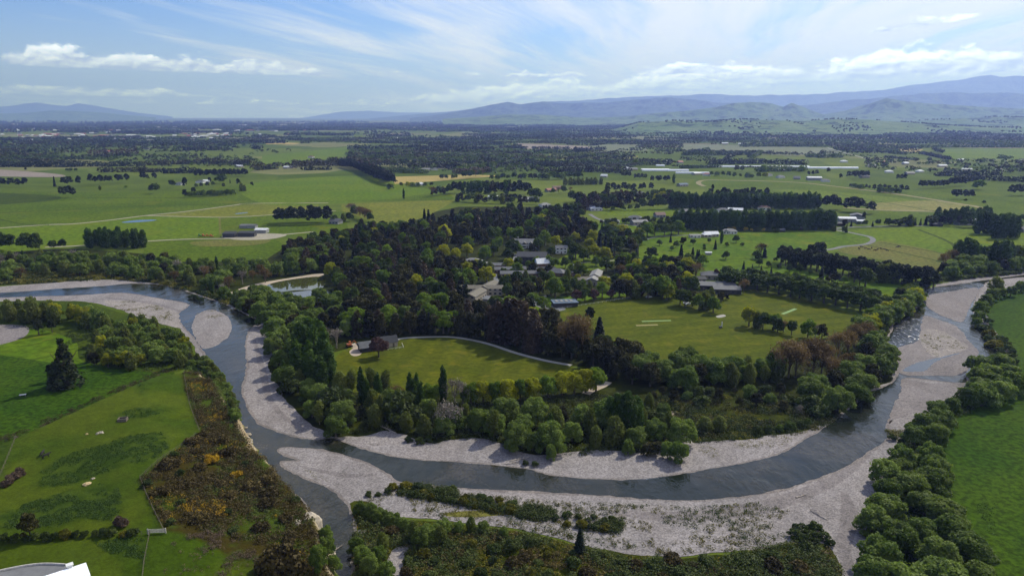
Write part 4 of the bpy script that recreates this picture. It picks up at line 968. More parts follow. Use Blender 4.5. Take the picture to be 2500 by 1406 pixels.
# ---- dark bush
g = 'dark native bush'
K = {'native': 5, 'totara': 2, 'beech': 1.4, 'pine': .8, 'conifer': .25, 'broad': 1.0, 'oak': 1.5, 'gold': .2}
grove([(830, 590), (880, 565), (1040, 560), (1110, 540), (1240, 522), (1370, 530), (1420, 552), (1440, 590), (1340, 590), (1250, 585), (1180, 600), (1080, 612), (1000, 640), (900, 660), (800, 660), (690, 640), (700, 615), (760, 600)], 10.5, {'native': 4, 'totara': 2, 'conifer': 1.1, 'pine': 1.5, 'oak': 2, 'beech': .7, 'broad': .8, 'gold': .4}, (11, 16), g, 1.1, clear)
grove([(800, 660), (900, 660), (1000, 640), (1080, 640), (1150, 662), (1172, 690), (1130, 706), (1140, 744), (1060, 750), (860, 750), (835, 735)], 9.2, K, (11, 15), g, 1.1, clear)
grove([(860, 752), (1060, 752), (1140, 748), (1230, 752), (1310, 778), (1390, 822), (1470, 862), (1515, 895), (1480, 910), (1390, 882), (1290, 855), (1190, 828), (1100, 814), (985, 816), (905, 822), (866, 815), (852, 785)], 8.2, K, (11, 15.5), g, 1.1, clear)
row([(870, 822), (985, 815), (1100, 813), (1190, 826), (1290, 852), (1390, 880)], 7.5, {'native': 3, 'totara': 3, 'beech': 1}, (12, 15), g, 1.1)
for q in [(1037, 560, 22), (1047, 562, 22), (879, 580, 18), (884, 582, 16)]: T(q[0], q[1], 'conifer' if q[0] > 900 else 'poplar', q[2], .9, group='spires above the bush edge')
T(1405, 872, 'russet', 21, .95, 'tall russet orange tree at the bush edge between the ovals'); T(1392, 862, 'russet', 16, .9, 'shorter russet tree behind the tall russet orange tree')
T(1462, 860, 'conifer', 19, 1.3, 'broad grey green fir standing between the two ovals'); T(1440, 790, 'pine', 11, 1)
T(848, 690, 'bare', 9, 1.2, 'pale grey leafless tree on the bush edge by the pond'); T(985, 622, 'russet', 12, 1, 'russet tree deep in the dark bush'); T(975, 632, 'beech', 13); T(912, 640, 'broad', 11); T(920, 655, 'broad', 10)

for q in [(1215, 828, 21), (1238, 834, 24), (1258, 840, 25), (1282, 848, 25), (1302, 856, 22), (1198, 822, 18), (1270, 835, 23)]: T(q[0], q[1], 'beech', q[2], .95, group='tall bronze trees at the bush edge')
grove([(1480, 862), (1535, 850), (1560, 880), (1545, 940), (1500, 935), (1470, 905)], 7, {'native': 5, 'totara': 2, 'oak': 1}, (9, 14), g, 1.1)
# ---- school grounds
g = 'garden trees around the school buildings'
for px_, py_, k_, h_ in [(1082, 632, 'gold', 13), (1112, 642, 'gold', 13), (1140, 628, 'gold', 13), (1132, 662, 'gold', 9), (1188, 690, 'gold', 13), (1165, 655, 'gold', 8), (1143, 606, 'broad', 12), (1184, 632, 'broad', 12), (1215, 612, 'broad', 14), (1205, 625, 'oak', 12), (1263, 592, 'broad', 17), (1330, 600, 'broad', 15), (1315, 610, 'oak', 12), (1358, 604, 'gold', 12), (1405, 592, 'gold', 11), (1370, 572, 'broad', 13), (1318, 560, 'broad', 13), (1290, 570, 'oak', 12), (1250, 622, 'oak', 14), (1240, 635, 'oak', 11), (1265, 622, 'broad', 10), (1500, 625, 'oak', 18), (1490, 632, 'conifer', 18), (1515, 620, 'oak', 17), (1478, 615, 'conifer', 16), (1450, 635, 'gold', 14), (1475, 638, 'gold', 13), (1440, 612, 'gold', 12), (1455, 650, 'broad', 9), (1405, 632, 'oak', 14), (1425, 640, 'oak', 12), (1390, 615, 'oak', 14), (1340, 652, 'broad', 10), (1352, 655, 'broad', 9), (1264, 656, 'conifer', 7), (1160, 668, 'plum', 6), (1262, 662, 'plum', 5), (1355, 727, 'broad', 15), (1345, 720, 'gold', 12), (1302, 748, 'broad', 10), (1327, 757, 'broad', 9), (1287, 764, 'gold', 10), (1408, 737, 'plum', 8.5), (1449, 734, 'plum', 8.5), (1491, 729, 'plum', 7), (1470, 728, 'broad', 12), (1428, 735, 'oak', 10), (1382, 722, 'oak', 10), (1402, 715, 'oak', 11), (1375, 706, 'oak', 10), (1617, 730, 'broad', 17), (1600, 722, 'broad', 14), (1637, 728, 'broad', 12), (1180, 640, 'oak', 9), (1380, 655, 'oak', 10), (1410, 668, 'alder', 10), (1425, 672, 'broad', 9), (1395, 672, 'oak', 9), (1540, 690, 'beech', 12), (1560, 690, 'oak', 14), (1530, 728, 'native', 14), (1550, 728, 'alder', 12), (1512, 725, 'native', 14), (1504, 700, 'oak', 10), (1236, 722, 'native', 8)]: T(px_, py_, k_, h_, 1.1, group=g)
for i_, (px_, py_) in enumerate([(1230, 673), (1262, 670), (1300, 667), (1197, 670), (1240, 656), (1266, 653), (1310, 650), (1341, 669), (1385, 682), (1482, 702), (1502, 694), (1423, 704), (1400, 699), (1440, 707), (1472, 708), (1178, 662), (1345, 692), (1300, 618), (1262, 612), (1312, 606), (1345, 624), (1392, 630), (1320, 676), (1285, 684), (1410, 690), (1395, 640), (1290, 655), (1160, 690), (1150, 700), (1238, 700)]): T(px_, py_, ('oak', 'broad', 'native', 'alder', 'gold')[i_ % 5], 6.5 + (i_ * 37 % 40) / 10, 1.1, group=g)
grove([(1225, 700), (1330, 692), (1330, 722), (1285, 738), (1235, 738)], 7.5, {'native': 5, 'oak': 2}, (8, 12), g, 1.0, clear)
grove([(1470, 665), (1570, 648), (1690, 660), (1722, 678), (1680, 690), (1690, 725), (1660, 735), (1570, 730), (1500, 690)], 9.5, {'oak': 3, 'broad': 2, 'native': 3, 'gold': 1.2, 'russet': 1, 'beech': 1}, (10, 15), g, 1.05, clear)
grove([(1430, 560), (1560, 580), (1570, 596), (1540, 620), (1520, 612), (1450, 600)], 11, {'oak': 4, 'native': 2, 'gold': 1.2, 'conifer': 1.5}, (10, 16), g, 1.05, clear)
for px_, py_, k_, h_ in [(1706, 757, 'broad', 11), (1722, 755, 'alder', 12), (1741, 764, 'broad', 11), (1690, 748, 'native', 11), (1672, 750, 'oak', 12), (1660, 745, 'oak', 12), (1735, 735, 'alder', 9), (1760, 736, 'native', 7), (1772, 732, 'native', 6)]: T(px_, py_, k_, h_, 1.0, group='trees at the back of the second oval')
for px_, py_, k_, h_ in [(1828, 797, 'gold', 13), (1862, 805, 'oak', 11), (1888, 806, 'broad', 11), (1912, 812, 'russet', 8), (1932, 818, 'oak', 9), (1972, 823, 'broad', 11), (1990, 824, 'bare', 9), (2006, 826, 'native', 9), (1850, 800, 'alder', 10), (1898, 812, 'oak', 9)]: T(px_, py_, k_, h_, 1.0, group='short row of trees across the second oval')
row([(1765, 700), (1850, 708), (1950, 728), (2050, 748), (2130, 765), (2210, 762)], 8.0, 'oak', (11.5, 13.5), 'oak avenue behind the second oval', 1.35, .1)
row([(1775, 690), (1860, 698), (1960, 715), (2060, 736), (2160, 752)], 8.5, 'oak', (11, 13), 'oak avenue behind the second oval', 1.35, .1)
T(1815, 716, 'russet', 11, .9, 'rounded russet tree in front of the oak avenue'); T(1748, 680, 'plum', 8)
g = 'dark pine shelterbelt beside the golf course'
row([(1905, 648), (1985, 662), (2070, 676), (2150, 688), (2215, 696), (2285, 706)], 5.2, {'pine': 5, 'cypress': 1}, (13, 16.5), g, 1.15); row([(1910, 640), (1990, 654), (2080, 668), (2160, 680), (2280, 698)], 6.5, 'pine', (13, 16), g, 1.15)
T(1998, 638, 'pine', 18, 1.25, 'largest spreading pine behind the shelterbelt'); T(1978, 636, 'pine', 15, 1.1, 'spreading pine left of the largest pine behind the shelterbelt')
for px_, py_, k_, h_ in [(2112, 700, 'oak', 15), (2098, 698, 'pine', 14), (2085, 690, 'pine', 13), (2030, 690, 'native', 7), (2045, 690, 'native', 7), (2020, 692, 'native', 6), (2060, 692, 'broad', 6), (2148, 690, 'alder', 14), (2165, 690, 'alder', 14), (2182, 692, 'alder', 12)]: T(px_, py_, k_, h_, 1.1, group='tree clump on the lower golf course')
g = 'single trees dotted over the golf course'
for px_, py_, k_, h_ in [(1815, 658, 'conifer', 7), (1836, 663, 'conifer', 6), (1858, 668, 'conifer', 6.5), (1882, 675, 'conifer', 7), (1927, 664, 'oak', 6.5), (1953, 667, 'oak', 7.5), (1977, 671, 'oak', 5), (2004, 683, 'conifer', 10), (1941, 676, 'shrub', 3.5), (1853, 651, 'oak', 7), (1876, 653, 'oak', 5.5), (1901, 657, 'oak', 4.5), (1866, 630, 'conifer', 11), (1845, 632, 'oak', 8), (1852, 636, 'oak', 7), (1858, 624, 'russet', 12), (1772, 634, 'oak', 8), (1701, 635, 'conifer', 9), (1746, 609, 'conifer', 9), (1774, 602, 'oak', 4.5), (1692, 599, 'oak', 6.5), (1761, 595, 'poplar', 14), (1797, 593, 'oak', 8), (1719, 605, 'oak', 4), (1731, 594, 'oak', 5), (1590, 634, 'oak', 12), (1662, 634, 'conifer', 13), (1554, 623, 'conifer', 8), (1650, 605, 'oak', 7), (1610, 600, 'oak', 6), (1637, 592, 'conifer', 8), (1668, 596, 'native', 8), (1660, 645, 'native', 8), (1690, 642, 'conifer', 13), (1705, 645, 'conifer', 12), (1716, 648, 'broad', 10), (1720, 612, 'broad', 4), (1812, 600, 'shrub', 3), (1640, 612, 'broad', 5)]: T(px_, py_, k_, h_, 1.1, group=g)
row([(1778, 563), (1810, 564), (1850, 566), (1905, 568)], 6, {'kowhai': 4, 'shrub': 1}, (3.5, 5), 'golden flowering trees in a line', 1.1)

# ---- lower peninsula
g = 'mixed riverside trees below the first oval'
grove([(842, 990), (950, 1000), (1150, 1030), (1300, 1036), (1480, 1028), (1580, 1030), (1632, 1058), (1665, 1080), (1680, 1098), (1600, 1098), (1440, 1100), (1340, 1102), (1260, 1092), (1180, 1066), (1040, 1064), (960, 1046), (885, 1055), (840, 1015)], 7.2, {'willow': 3.4, 'alder': 2.6, 'tall': 2.2, 'native': 1.2, 'shrub': .8, 'poplar': .3}, (7.5, 12.5), g)
for q in [(884, 990, 18), (924, 992, 16), (1002, 995, 16.5), (1019, 996, 16.5), (1082, 985, 18), (1030, 998, 13), (896, 995, 14), (1012, 1002, 14)]: T(q[0], q[1], 'poplar', q[2], 1.0, group='slim poplars along the near side of the oval')
for px_, py_, k_, h_ in [(1150, 985, 'broad', 10), (1180, 985, 'gold', 10.5), (1208, 985, 'broad', 10.5), (1240, 982, 'gold', 11), (1270, 978, 'broad', 10.5), (1300, 975, 'gold', 10.5), (1338, 970, 'broad', 10.5), (1372, 965, 'gold', 11.5), (1402, 962, 'gold', 11.5), (1430, 958, 'gold', 11.5), (1455, 955, 'broad', 12), (1045, 985, 'broad', 9), (1060, 985, 'broad', 9)]: T(px_, py_, k_, h_, 1.0, group='row of spring oaks along the near side of the oval')
for px_, py_, k_, h_ in [(1110, 985, 'bare', 12), (1130, 985, 'bare', 10), (905, 968, 'tall', 14), (945, 970, 'tall', 13), (860, 962, 'tall', 12), (835, 965, 'alder', 11), (965, 985, 'russet', 8), (1098, 1055, 'bare', 13), (920, 1010, 'gold', 9), (1210, 1062, 'willow', 9), (1165, 1050, 'willow', 9)]: T(px_, py_, k_, h_, 1.0, group=g)
for q in [(1505, 1062, 17), (1530, 1066, 18), (1552, 1058, 15), (1490, 1050, 14)]: T(q[0], q[1], 'cotton', q[2], 1.0, group='full green poplars above the gravel beach')
for px_, py_, k_, h_, w_ in [(1655, 1128, 'willow', 8.5, .8), (1630, 1120, 'willow', 7, .8), (1532, 1108, 'willow', 6, .7), (1345, 1126, 'willow', 7, .6), (1330, 1100, 'willow', 9.5, .8), (1260, 1098, 'willow', 11, .9), (1300, 1100, 'willow', 8, .8), (1580, 1112, 'native', 6, 1.2), (1600, 1110, 'native', 6, 1.2)]: T(px_, py_, k_, h_, w_, group='willows at the edge of the gravel beach')

# ---- eastern peninsula
g = 'willows of the eastern peninsula'
grove([(1535, 905), (1690, 893), (1740, 918), (1770, 945), (1700, 955), (1600, 952), (1545, 940)], 9.0, {'willow': 8, 'native': 1, 'broad': .6}, (10, 13), g, 1.15)
grove([(1740, 915), (1890, 912), (1900, 935), (1760, 945)], 6.5, {'alder': 2, 'tall': 2, 'willow': 1.5, 'native': 1}, (9, 12), g)
for px_, py_, k_, h_ in [(1890, 918, 'broad', 12), (1925, 922, 'russet', 17), (1942, 920, 'russet', 14), (1985, 908, 'russet', 16), (2005, 912, 'russet', 14), (2045, 880, 'russet', 15), (2068, 872, 'russet', 15), (2085, 850, 'russet', 14), (2115, 838, 'russet', 13), (2068, 920, 'russet', 11), (2090, 915, 'russet', 11), (2025, 930, 'russet', 11)]: T(px_, py_, k_, h_, 1.0, group='russet trees between the second oval and the river')
grove([(2105, 862), (2150, 842), (2178, 868), (2184, 925), (2150, 962), (2092, 985), (2050, 1008), (1965, 985), (1985, 955), (2070, 945), (2100, 915)], 8.5, {'willow': 9, 'native': 1}, (9, 12), g, 1.15)
grove([(1580, 965), (1760, 958), (1900, 960), (1965, 990), (2050, 1012), (2040, 1030), (1960, 1020), (1900, 1005), (1800, 995), (1660, 985), (1600, 985)], 6.5, {'native': 3, 'willow': 1.6, 'shrub': 4, 'bare': .25}, (3.5, 7), 'scrub of the eastern peninsula', 1.1)
grove([(1570, 985), (1600, 990), (1640, 1030), (1660, 1060), (1620, 1065), (1580, 1040)], 6, {'willow': 2, 'shrub': 2, 'alder': 1}, (4.5, 7.5), 'scrub of the eastern peninsula')
row([(1720, 1050), (1760, 1052)], 6, 'alder', (5.5, 6.5), 'scrub of the eastern peninsula', 1.5)
row([(1850, 1060), (1920, 1052), (1985, 1035)], 5, {'shrub': 3, 'willow': 1}, (2.5, 4), 'scrub of the eastern peninsula')
row([(2110, 820), (2150, 800), (2185, 778), (2215, 760), (2232, 742), (2238, 728)], 7, {'willow': 5, 'gold': 1.5}, (9, 11.5), 'willows along the bend of the river', 1.15); row([(2095, 805), (2140, 785), (2185, 760)], 8, {'gold': 2, 'willow': 2, 'broad': 1}, (9, 11.5), 'willows along the bend of the river', 1.1)
T(2195, 742, 'pine', 12, 1.1, 'dark pine at the river end of the oak avenue')
row([(2190, 722), (2215, 708), (2250, 698), (2290, 690)], 4.5, {'reed': 3, 'willow': 1.2}, (3, 4.5), 'low bushes on the far bank', 1.2); row([(2200, 714), (2225, 702), (2262, 694)], 4.5, {'reed': 3, 'willow': 1}, (3, 4), 'low bushes on the far bank', 1.2)
row([(2285, 688), (2340, 682), (2400, 676), (2500, 668)], 5, {'reed': 4, 'shrub': 1}, (2.5, 3.5), 'low bushes on the far bank', 1.3); row([(2300, 681), (2400, 670), (2500, 662)], 6, {'reed': 3, 'shrub': 2, 'willow': 1}, (3, 5), 'low bushes on the far bank', 1.3)
g = 'tall trees beyond the upper bend'
grove([(2292, 672), (2330, 655), (2420, 650), (2530, 655), (2530, 664), (2400, 672), (2310, 682)], 8.5, {'willow': 8, 'native': .5}, (9, 12.5), g, 1.1)
for q in [(2335, 645, 20, 'cotton'), (2355, 644, 22, 'cotton'), (2370, 646, 20, 'cotton'), (2390, 638, 15, 'poplar'), (2398, 638, 14, 'poplar'), (2425, 655, 22, 'cotton'), (2445, 656, 23, 'cotton'), (2458, 650, 20, 'cotton'), (2320, 648, 15, 'russet'), (2305, 655, 13, 'russet'), (2410, 632, 12, 'oak'), (2480, 640, 14, 'alder'), (2500, 640, 14, 'alder')]: T(q[0], q[1], q[3], q[2], 1.15, group=g)

# ---- right bank
g = 'willows on the right bank'
for px_, py_, k_, h_, w_ in [(2428, 714, 'alder', 11, 1.6), (2420, 734, 'willow', 9, 1.0), (2408, 748, 'willow', 8.5, 1), (2394, 768, 'willow', 9, 1.05), (2388, 784, 'willow', 7, 1), (2384, 796, 'willow', 5.5, 1), (2466, 724, 'willow', 8.5, 1), (2492, 712, 'willow', 8, 1), (2520, 708, 'willow', 8, 1), (2440, 728, 'willow', 8, 1), (2412, 790, 'shrub', 3.5, 1.2)]: T(px_, py_, k_, h_, w_, group=g)
grove([(2392, 802), (2425, 815), (2478, 868), (2474, 898), (2446, 884), (2412, 842)], 4.5, {'shrub': 6, 'willow': .7, 'broom': 1}, (2.5, 4.2), 'scrub on the right bank', 1.2)
grove([(2362, 928), (2400, 905), (2470, 908), (2482, 962), (2440, 985), (2392, 990), (2372, 962)], 7.5, {'willow': 1}, (9, 11.5), g, 1.2)
grove([(2340, 985), (2385, 985), (2340, 1025), (2305, 1068), (2283, 1112), (2235, 1105), (2220, 1092), (2262, 1040), (2305, 1000)], 7.6, {'willow': 1}, (7, 9.5), g, 1.15)
grove([(2185, 1120), (2275, 1125), (2280, 1190), (2285, 1240), (2220, 1240), (2140, 1235), (2160, 1165)], 7.8, {'willow': 1}, (7.5, 10), g, 1.15)
grove([(2130, 1250), (2290, 1255), (2335, 1300), (2400, 1352), (2440, 1420), (2420, 1480), (2120, 1480), (2112, 1400), (2125, 1300)], 8.0, {'willow': 1}, (8, 10.5), g, 1.25)
row([(2180, 1075), (2200, 1085), (2215, 1098)], 4, {'shrub': 3, 'broom': 1}, (2, 3), 'scrub on the right bank')

# ---- front scrub and gravel islands
g = 'bushes on the near gravel flat'
for px_, py_, k_, h_ in [(880, 1255, 'willow', 4.5), (905, 1262, 'willow', 5), (930, 1275, 'willow', 5), (960, 1285, 'willow', 5), (985, 1295, 'willow', 4.5), (1010, 1320, 'alder', 6.5), (1030, 1335, 'willow', 6.5), (1055, 1325, 'willow', 6.5), (1075, 1330, 'alder', 6), (1085, 1300, 'willow', 5), (1150, 1298, 'alder', 5), (1120, 1300, 'willow', 4), (870, 1350, 'willow', 5), (885, 1380, 'willow', 6), (905, 1400, 'willow', 6), (935, 1345, 'alder', 6), (925, 1370, 'willow', 5), (945, 1410, 'willow', 5), (1180, 1300, 'willow', 4), (1230, 1310, 'willow', 3.5)]: T(px_, py_, k_, h_, .9, group=g)
T(1415, 1352, 'conifer', 8.5, 1.25, 'lone dark young fir standing in the near scrub')
grove([(950, 1188), (1050, 1192), (1150, 1208), (1280, 1238), (1440, 1262), (1520, 1272), (1515, 1298), (1400, 1288), (1250, 1258), (1100, 1232), (960, 1205)], 3.0, {'shrub': 5, 'broom': 2}, (1.4, 2.6), 'low bushes on the gravel island', 1.1)
row([(900, 1212), (960, 1204)], 3, {'shrub': 2, 'broom': 2}, (1.2, 2), 'low bushes on the gravel island')
grove([(1930, 1310), (1975, 1285), (2022, 1305), (2028, 1335), (1960, 1330)], 3.2, {'shrub': 1}, (2, 3.2), 'low bushes on the gravel island', 1.1)
row([(1000, 1078), (1030, 1083), (1062, 1075)], 4, 'shrub', (2, 3), 'bushes on the far gravel beach'); row([(1285, 1135), (1310, 1140)], 3, 'shrub', (1.5, 2.2), 'bushes on the far gravel beach')
grove([(905, 1290), (1080, 1335), (1260, 1320), (1390, 1345), (1520, 1372), (1650, 1380), (1800, 1365), (1950, 1340), (2020, 1350), (2050, 1425), (960, 1425), (1005, 1340)], 4.6, {'shrub': 5, 'broom': 2, 'gorse': 2, 'native': .12}, (1.6, 3.2), 'taller bushes in the near scrub', 1.1)
grove([(350, 1172), (405, 1125), (492, 1060), (560, 1080), (640, 1160), (730, 1240), (750, 1320), (640, 1320), (440, 1290), (400, 1290)], 6.5, {'gorse': 5, 'shrub': 2.2, 'bloom': 1.2}, (1.6, 2.8), 'taller gorse bushes on the slope', 1.15)
# terrace hedge and shrubs
row([(10, 1325), (60, 1318), (100, 1318), (160, 1312), (230, 1308), (345, 1306)], 2.4, {'shrub': 3, 'broom': 1, 'native': .01}, (1.5, 2.4), 'hedge plants along the terrace fence', .9)
for q in [(295, 1282, 2.2), (46, 1160, 2), (30, 1172, 2), (18, 1185, 1.8), (40, 1166, 1.6)]: T(q[0], q[1], 'dull', q[2], 1.0, group='pinkish bushes on the terrace')
# ------------------------------------------------------------------ groves and rows of the middle distance
def rows(lst, g):
    for pts, sp, k_, h_ in lst: row(pts, sp, k_, h_, g, 1.1, .2)


g = 'trees around the left paddocks'
for px_, py_, k_, h_, w_ in [(380, 473, 'oak', 17, 1.45), (150, 482, 'pine', 18, .9), (168, 483, 'pine', 20, 1.2), (180, 482, 'pine', 16, 1), (156, 454, 'pine', 17, 1.1), (170, 455, 'pine', 19, 1.1), (192, 455, 'pine', 20, 1.1), (8, 456, 'pine', 17, 1.3), (28, 456, 'pine', 17, 1.3), (46, 457, 'pine', 16, 1.2), (62, 456, 'pine', 17, 1.2), (134, 456, 'conifer', 17, .8), (222, 449, 'pine', 20, .9), (234, 449, 'pine', 15, 1), (350, 442, 'pine', 20, 1.1), (361, 441, 'pine', 13, 1), (377, 440, 'pine', 15, 1.2), (420, 457, 'oak', 13, 1.2), (453, 463, 'pine', 22, .7), (452, 483, 'pine', 14, 1), (473, 474, 'pine', 12, 1.2), (540, 448, 'oak', 18, 1.5), (582, 454, 'pine', 14, 1.1), (590, 467, 'alder', 13, 1), (598, 467, 'alder', 10, 1), (615, 456, 'pine', 9, 1.3), (512, 448, 'pine', 12, 1), (562, 448, 'conifer', 8, .9), (546, 460, 'pine', 10, 1.2), (244, 464, 'alder', 7, 1), (308, 461, 'broad', 6, 1), (63, 417, 'native', 8, 1), (172, 419, 'native', 8, 1.2)]: T(px_, py_, k_, h_, w_, group=g)
rows([([(245, 449), (320, 445)], 9, 'pine', (15, 19)), ([(462, 482), (570, 476)], 7, 'willow', (9, 11)), ([(482, 434), (604, 431)], 7, 'pine', (14, 17)), ([(480, 431), (600, 428)], 9, 'pine', (14, 17)), ([(162, 420), (190, 420)], 10, 'oak', (8, 10)), ([(480, 460), (530, 455)], 12, {'oak': 1, 'pine': 1, 'plum': .5}, (8, 11))], g)
rows([([(680, 549), (815, 546)], 9, 'pine', (17, 22)), ([(690, 544), (800, 541)], 10, 'pine', (18, 22))], 'tall pines standing by the farm track')
rows([([(820, 545), (855, 540)], 10, {'oak': 2, 'alder': 1}, (9, 12)), ([(855, 520), (905, 545)], 10, {'russet': 1, 'bare': 1, 'oak': 2}, (12, 15))], 'trees at the left edge of the bush')
T(986, 486, 'poplar', 16, .9, 'single columnar poplar alone on the wide pasture'); T(1056, 481, 'russet', 17, 1.4, 'broad russet tree at the corner of the wide pasture'); T(953, 462, 'willow', 10, 1.4, 'pale round willow at the foot of the dark tree line')
T(1208, 486, 'alder', 10, 1, group='village trees')
g = 'dark tree line beside the wide pasture'
rows([([(836, 408), (880, 420), (925, 443), (960, 454)], 9, 'pine', (19, 24)), ([(850, 405), (900, 420), (955, 445)], 10, {'pine': 3, 'beech': 1}, (18, 23)), ([(880, 408), (950, 436)], 11, {'pine': 2, 'oak': 1}, (15, 20))], g)
g = 'village trees'
rows([([(1062, 478), (1098, 474)], 9, {'oak': 2, 'native': 2}, (12, 15)), ([(1098, 472), (1297, 474)], 7, {'pine': 2, 'cotton': 2, 'native': 1}, (16, 20)), ([(1110, 464), (1290, 466)], 9, {'pine': 2, 'oak': 1}, (15, 19)), ([(1115, 492), (1200, 497), (1320, 500)], 8, {'oak': 3, 'native': 2, 'alder': 1}, (10, 14)), ([(1225, 492), (1280, 494)], 7, 'pine', (11, 13)), ([(1298, 487), (1318, 488)], 10, 'oak', (17, 19)),
      ([(980, 457), (1060, 456)], 10, {'oak': 1, 'willow': 1, 'gold': .4}, (7, 10)), ([(1080, 440), (1120, 438)], 10, 'oak', (10, 12)), ([(1135, 436), (1180, 432)], 10, {'russet': 1, 'oak': 1}, (14, 17)), ([(1200, 440), (1290, 438), (1340, 438)], 11, {'oak': 2, 'willow': 1, 'native': 1}, (10, 15)), ([(1325, 440), (1420, 436)], 10, {'oak': 2, 'willow': 1}, (13, 18)), ([(1382, 452), (1475, 450)], 8, 'alder', (11, 13)), ([(1352, 474), (1400, 470)], 11, {'oak': 2, 'russet': 1}, (10, 13)), ([(1480, 470), (1590, 466)], 10, {'pine': 2, 'native': 1, 'oak': 1}, (13, 18))], g)
grove([(1395, 492), (1500, 486), (1660, 486), (1660, 494), (1520, 500), (1425, 510)], 11, {'native': 2, 'pine': 2, 'beech': 1, 'oak': 2, 'gold': .3}, (12, 18), g, 1.1)
rows([([(1425, 512), (1470, 510)], 9, 'beech', (18, 21)), ([(1462, 514), (1518, 512)], 6, 'native', (13, 14)), ([(1500, 516), (1560, 513)], 12, 'oak', (7, 10)), ([(1570, 512), (1665, 510)], 9, {'russet': .5, 'oak': 2, 'pine': 1}, (13, 17)), ([(1470, 548), (1560, 545), (1668, 540)], 8, {'native': 2, 'oak': 1, 'shrub': 2}, (5, 9)), ([(1560, 580), (1610, 576), (1668, 572)], 10, {'oak': 3, 'broad': 1}, (12, 16)), ([(1570, 566), (1660, 562)], 10, {'oak': 2, 'alder': 2}, (10, 14)), ([(1330, 525), (1400, 522), (1425, 535)], 9, {'oak': 2, 'pine': 1, 'native': 1}, (12, 16))], g)
g = 'twin poplar shelterbelts behind the golf course'
rows([([(1640, 510), (1800, 510), (2006, 509)], 6.5, 'cotton', (18.5, 21.5)), ([(1650, 505), (2000, 505)], 9, 'cotton', (18, 21)), ([(1650, 561), (1800, 562), (2030, 561)], 6, 'cotton', (18.5, 21.5)), ([(1660, 555), (2025, 555)], 9, 'cotton', (18, 21)), ([(1735, 487), (1830, 484), (1880, 487)], 10, 'pine', (15, 19))], g)
for px_, py_, k_, h_, w_ in [(2016, 512, 'pine', 20, 1.1), (2032, 513, 'pine', 22, 1.2), (2043, 512, 'pine', 18, 1.1), (2070, 517, 'pine', 20, 1.3), (2085, 518, 'pine', 22, 1.4), (2100, 517, 'pine', 19, 1.1), (2125, 522, 'pine', 17, 1.5), (2108, 540, 'pine', 12, .8), (2060, 570, 'oak', 8, 1), (2066, 568, 'conifer', 9, 1), (2036, 565, 'alder', 6, 1.2)]: T(px_, py_, k_, h_, w_, group='big round pines at the end of the shelterbelts')
g = 'trees by the racecourse and the lane'
rows([([(2288, 546), (2420, 544)], 7, 'cotton', (16, 20)), ([(2300, 552), (2345, 553)], 8, 'pine', (10, 13)), ([(2388, 570), (2432, 570)], 7, 'cotton', (20, 23)), ([(2430, 582), (2480, 580)], 8, 'cotton', (21, 24)), ([(2440, 572), (2475, 570)], 8, 'cotton', (20, 22)), ([(2350, 556), (2390, 556)], 9, 'oak', (10, 13)), ([(2470, 545), (2520, 540)], 10, 'oak', (8, 11)), ([(2060, 553), (2170, 553)], 8, {'oak': 2, 'conifer': 1, 'native': 1}, (6, 10)), ([(2185, 551), (2280, 550)], 6, {'conifer': 2, 'shrub': 1}, (7, 11)), ([(2222, 552), (2236, 552)], 7, 'alder', (12, 14)),
      ([(2075, 458), (2130, 464)], 8, {'willow': 3, 'pine': 1}, (7, 10)), ([(2132, 467), (2215, 470)], 8, 'pine', (12, 14)), ([(2150, 470), (2200, 472)], 8, 'willow', (9, 11)), ([(2245, 460), (2313, 459)], 8, 'pine', (14, 16)), ([(2318, 455), (2358, 454)], 9, 'pine', (15, 17)), ([(2330, 486), (2374, 486)], 8, 'pine', (14, 16)), ([(2470, 478), (2510, 478)], 9, 'pine', (17, 20)), ([(2072, 437), (2122, 434)], 11, 'pine', (14, 18)), ([(2192, 441), (2218, 440)], 10, 'pine', (11, 14)), ([(1975, 430), (1998, 429)], 11, 'pine', (11, 13)), ([(1594, 446), (1636, 445)], 8, 'pine', (13, 15)), ([(1522, 434), (1545, 433)], 8, 'pine', (12, 14)), ([(1550, 439), (1584, 438)], 8, 'pine', (12, 14)), ([(1740, 430), (1800, 434), (1880, 436)], 12, {'oak': 2, 'willow': 1, 'gold': .5}, (8, 13))], g)
for px_, py_, k_, h_, w_ in [(2387, 463, 'broad', 17, 1.5), (2052, 438, 'pine', 12, 1.3), (1740, 468, 'pine', 13, .8), (1645, 448, 'cotton', 17, .9), (2358, 490, 'shrub', 3, 1), (2402, 496, 'shrub', 4, 1), (2022, 423, 'pine', 13, 1.4), (1862, 420, 'broad', 16, 1.4), (1958, 420, 'broad', 15, 1.2), (1798, 420, 'pine', 16, 1.2), (1812, 420, 'pine', 15, 1.2)]: T(px_, py_, k_, h_, w_, group=g)

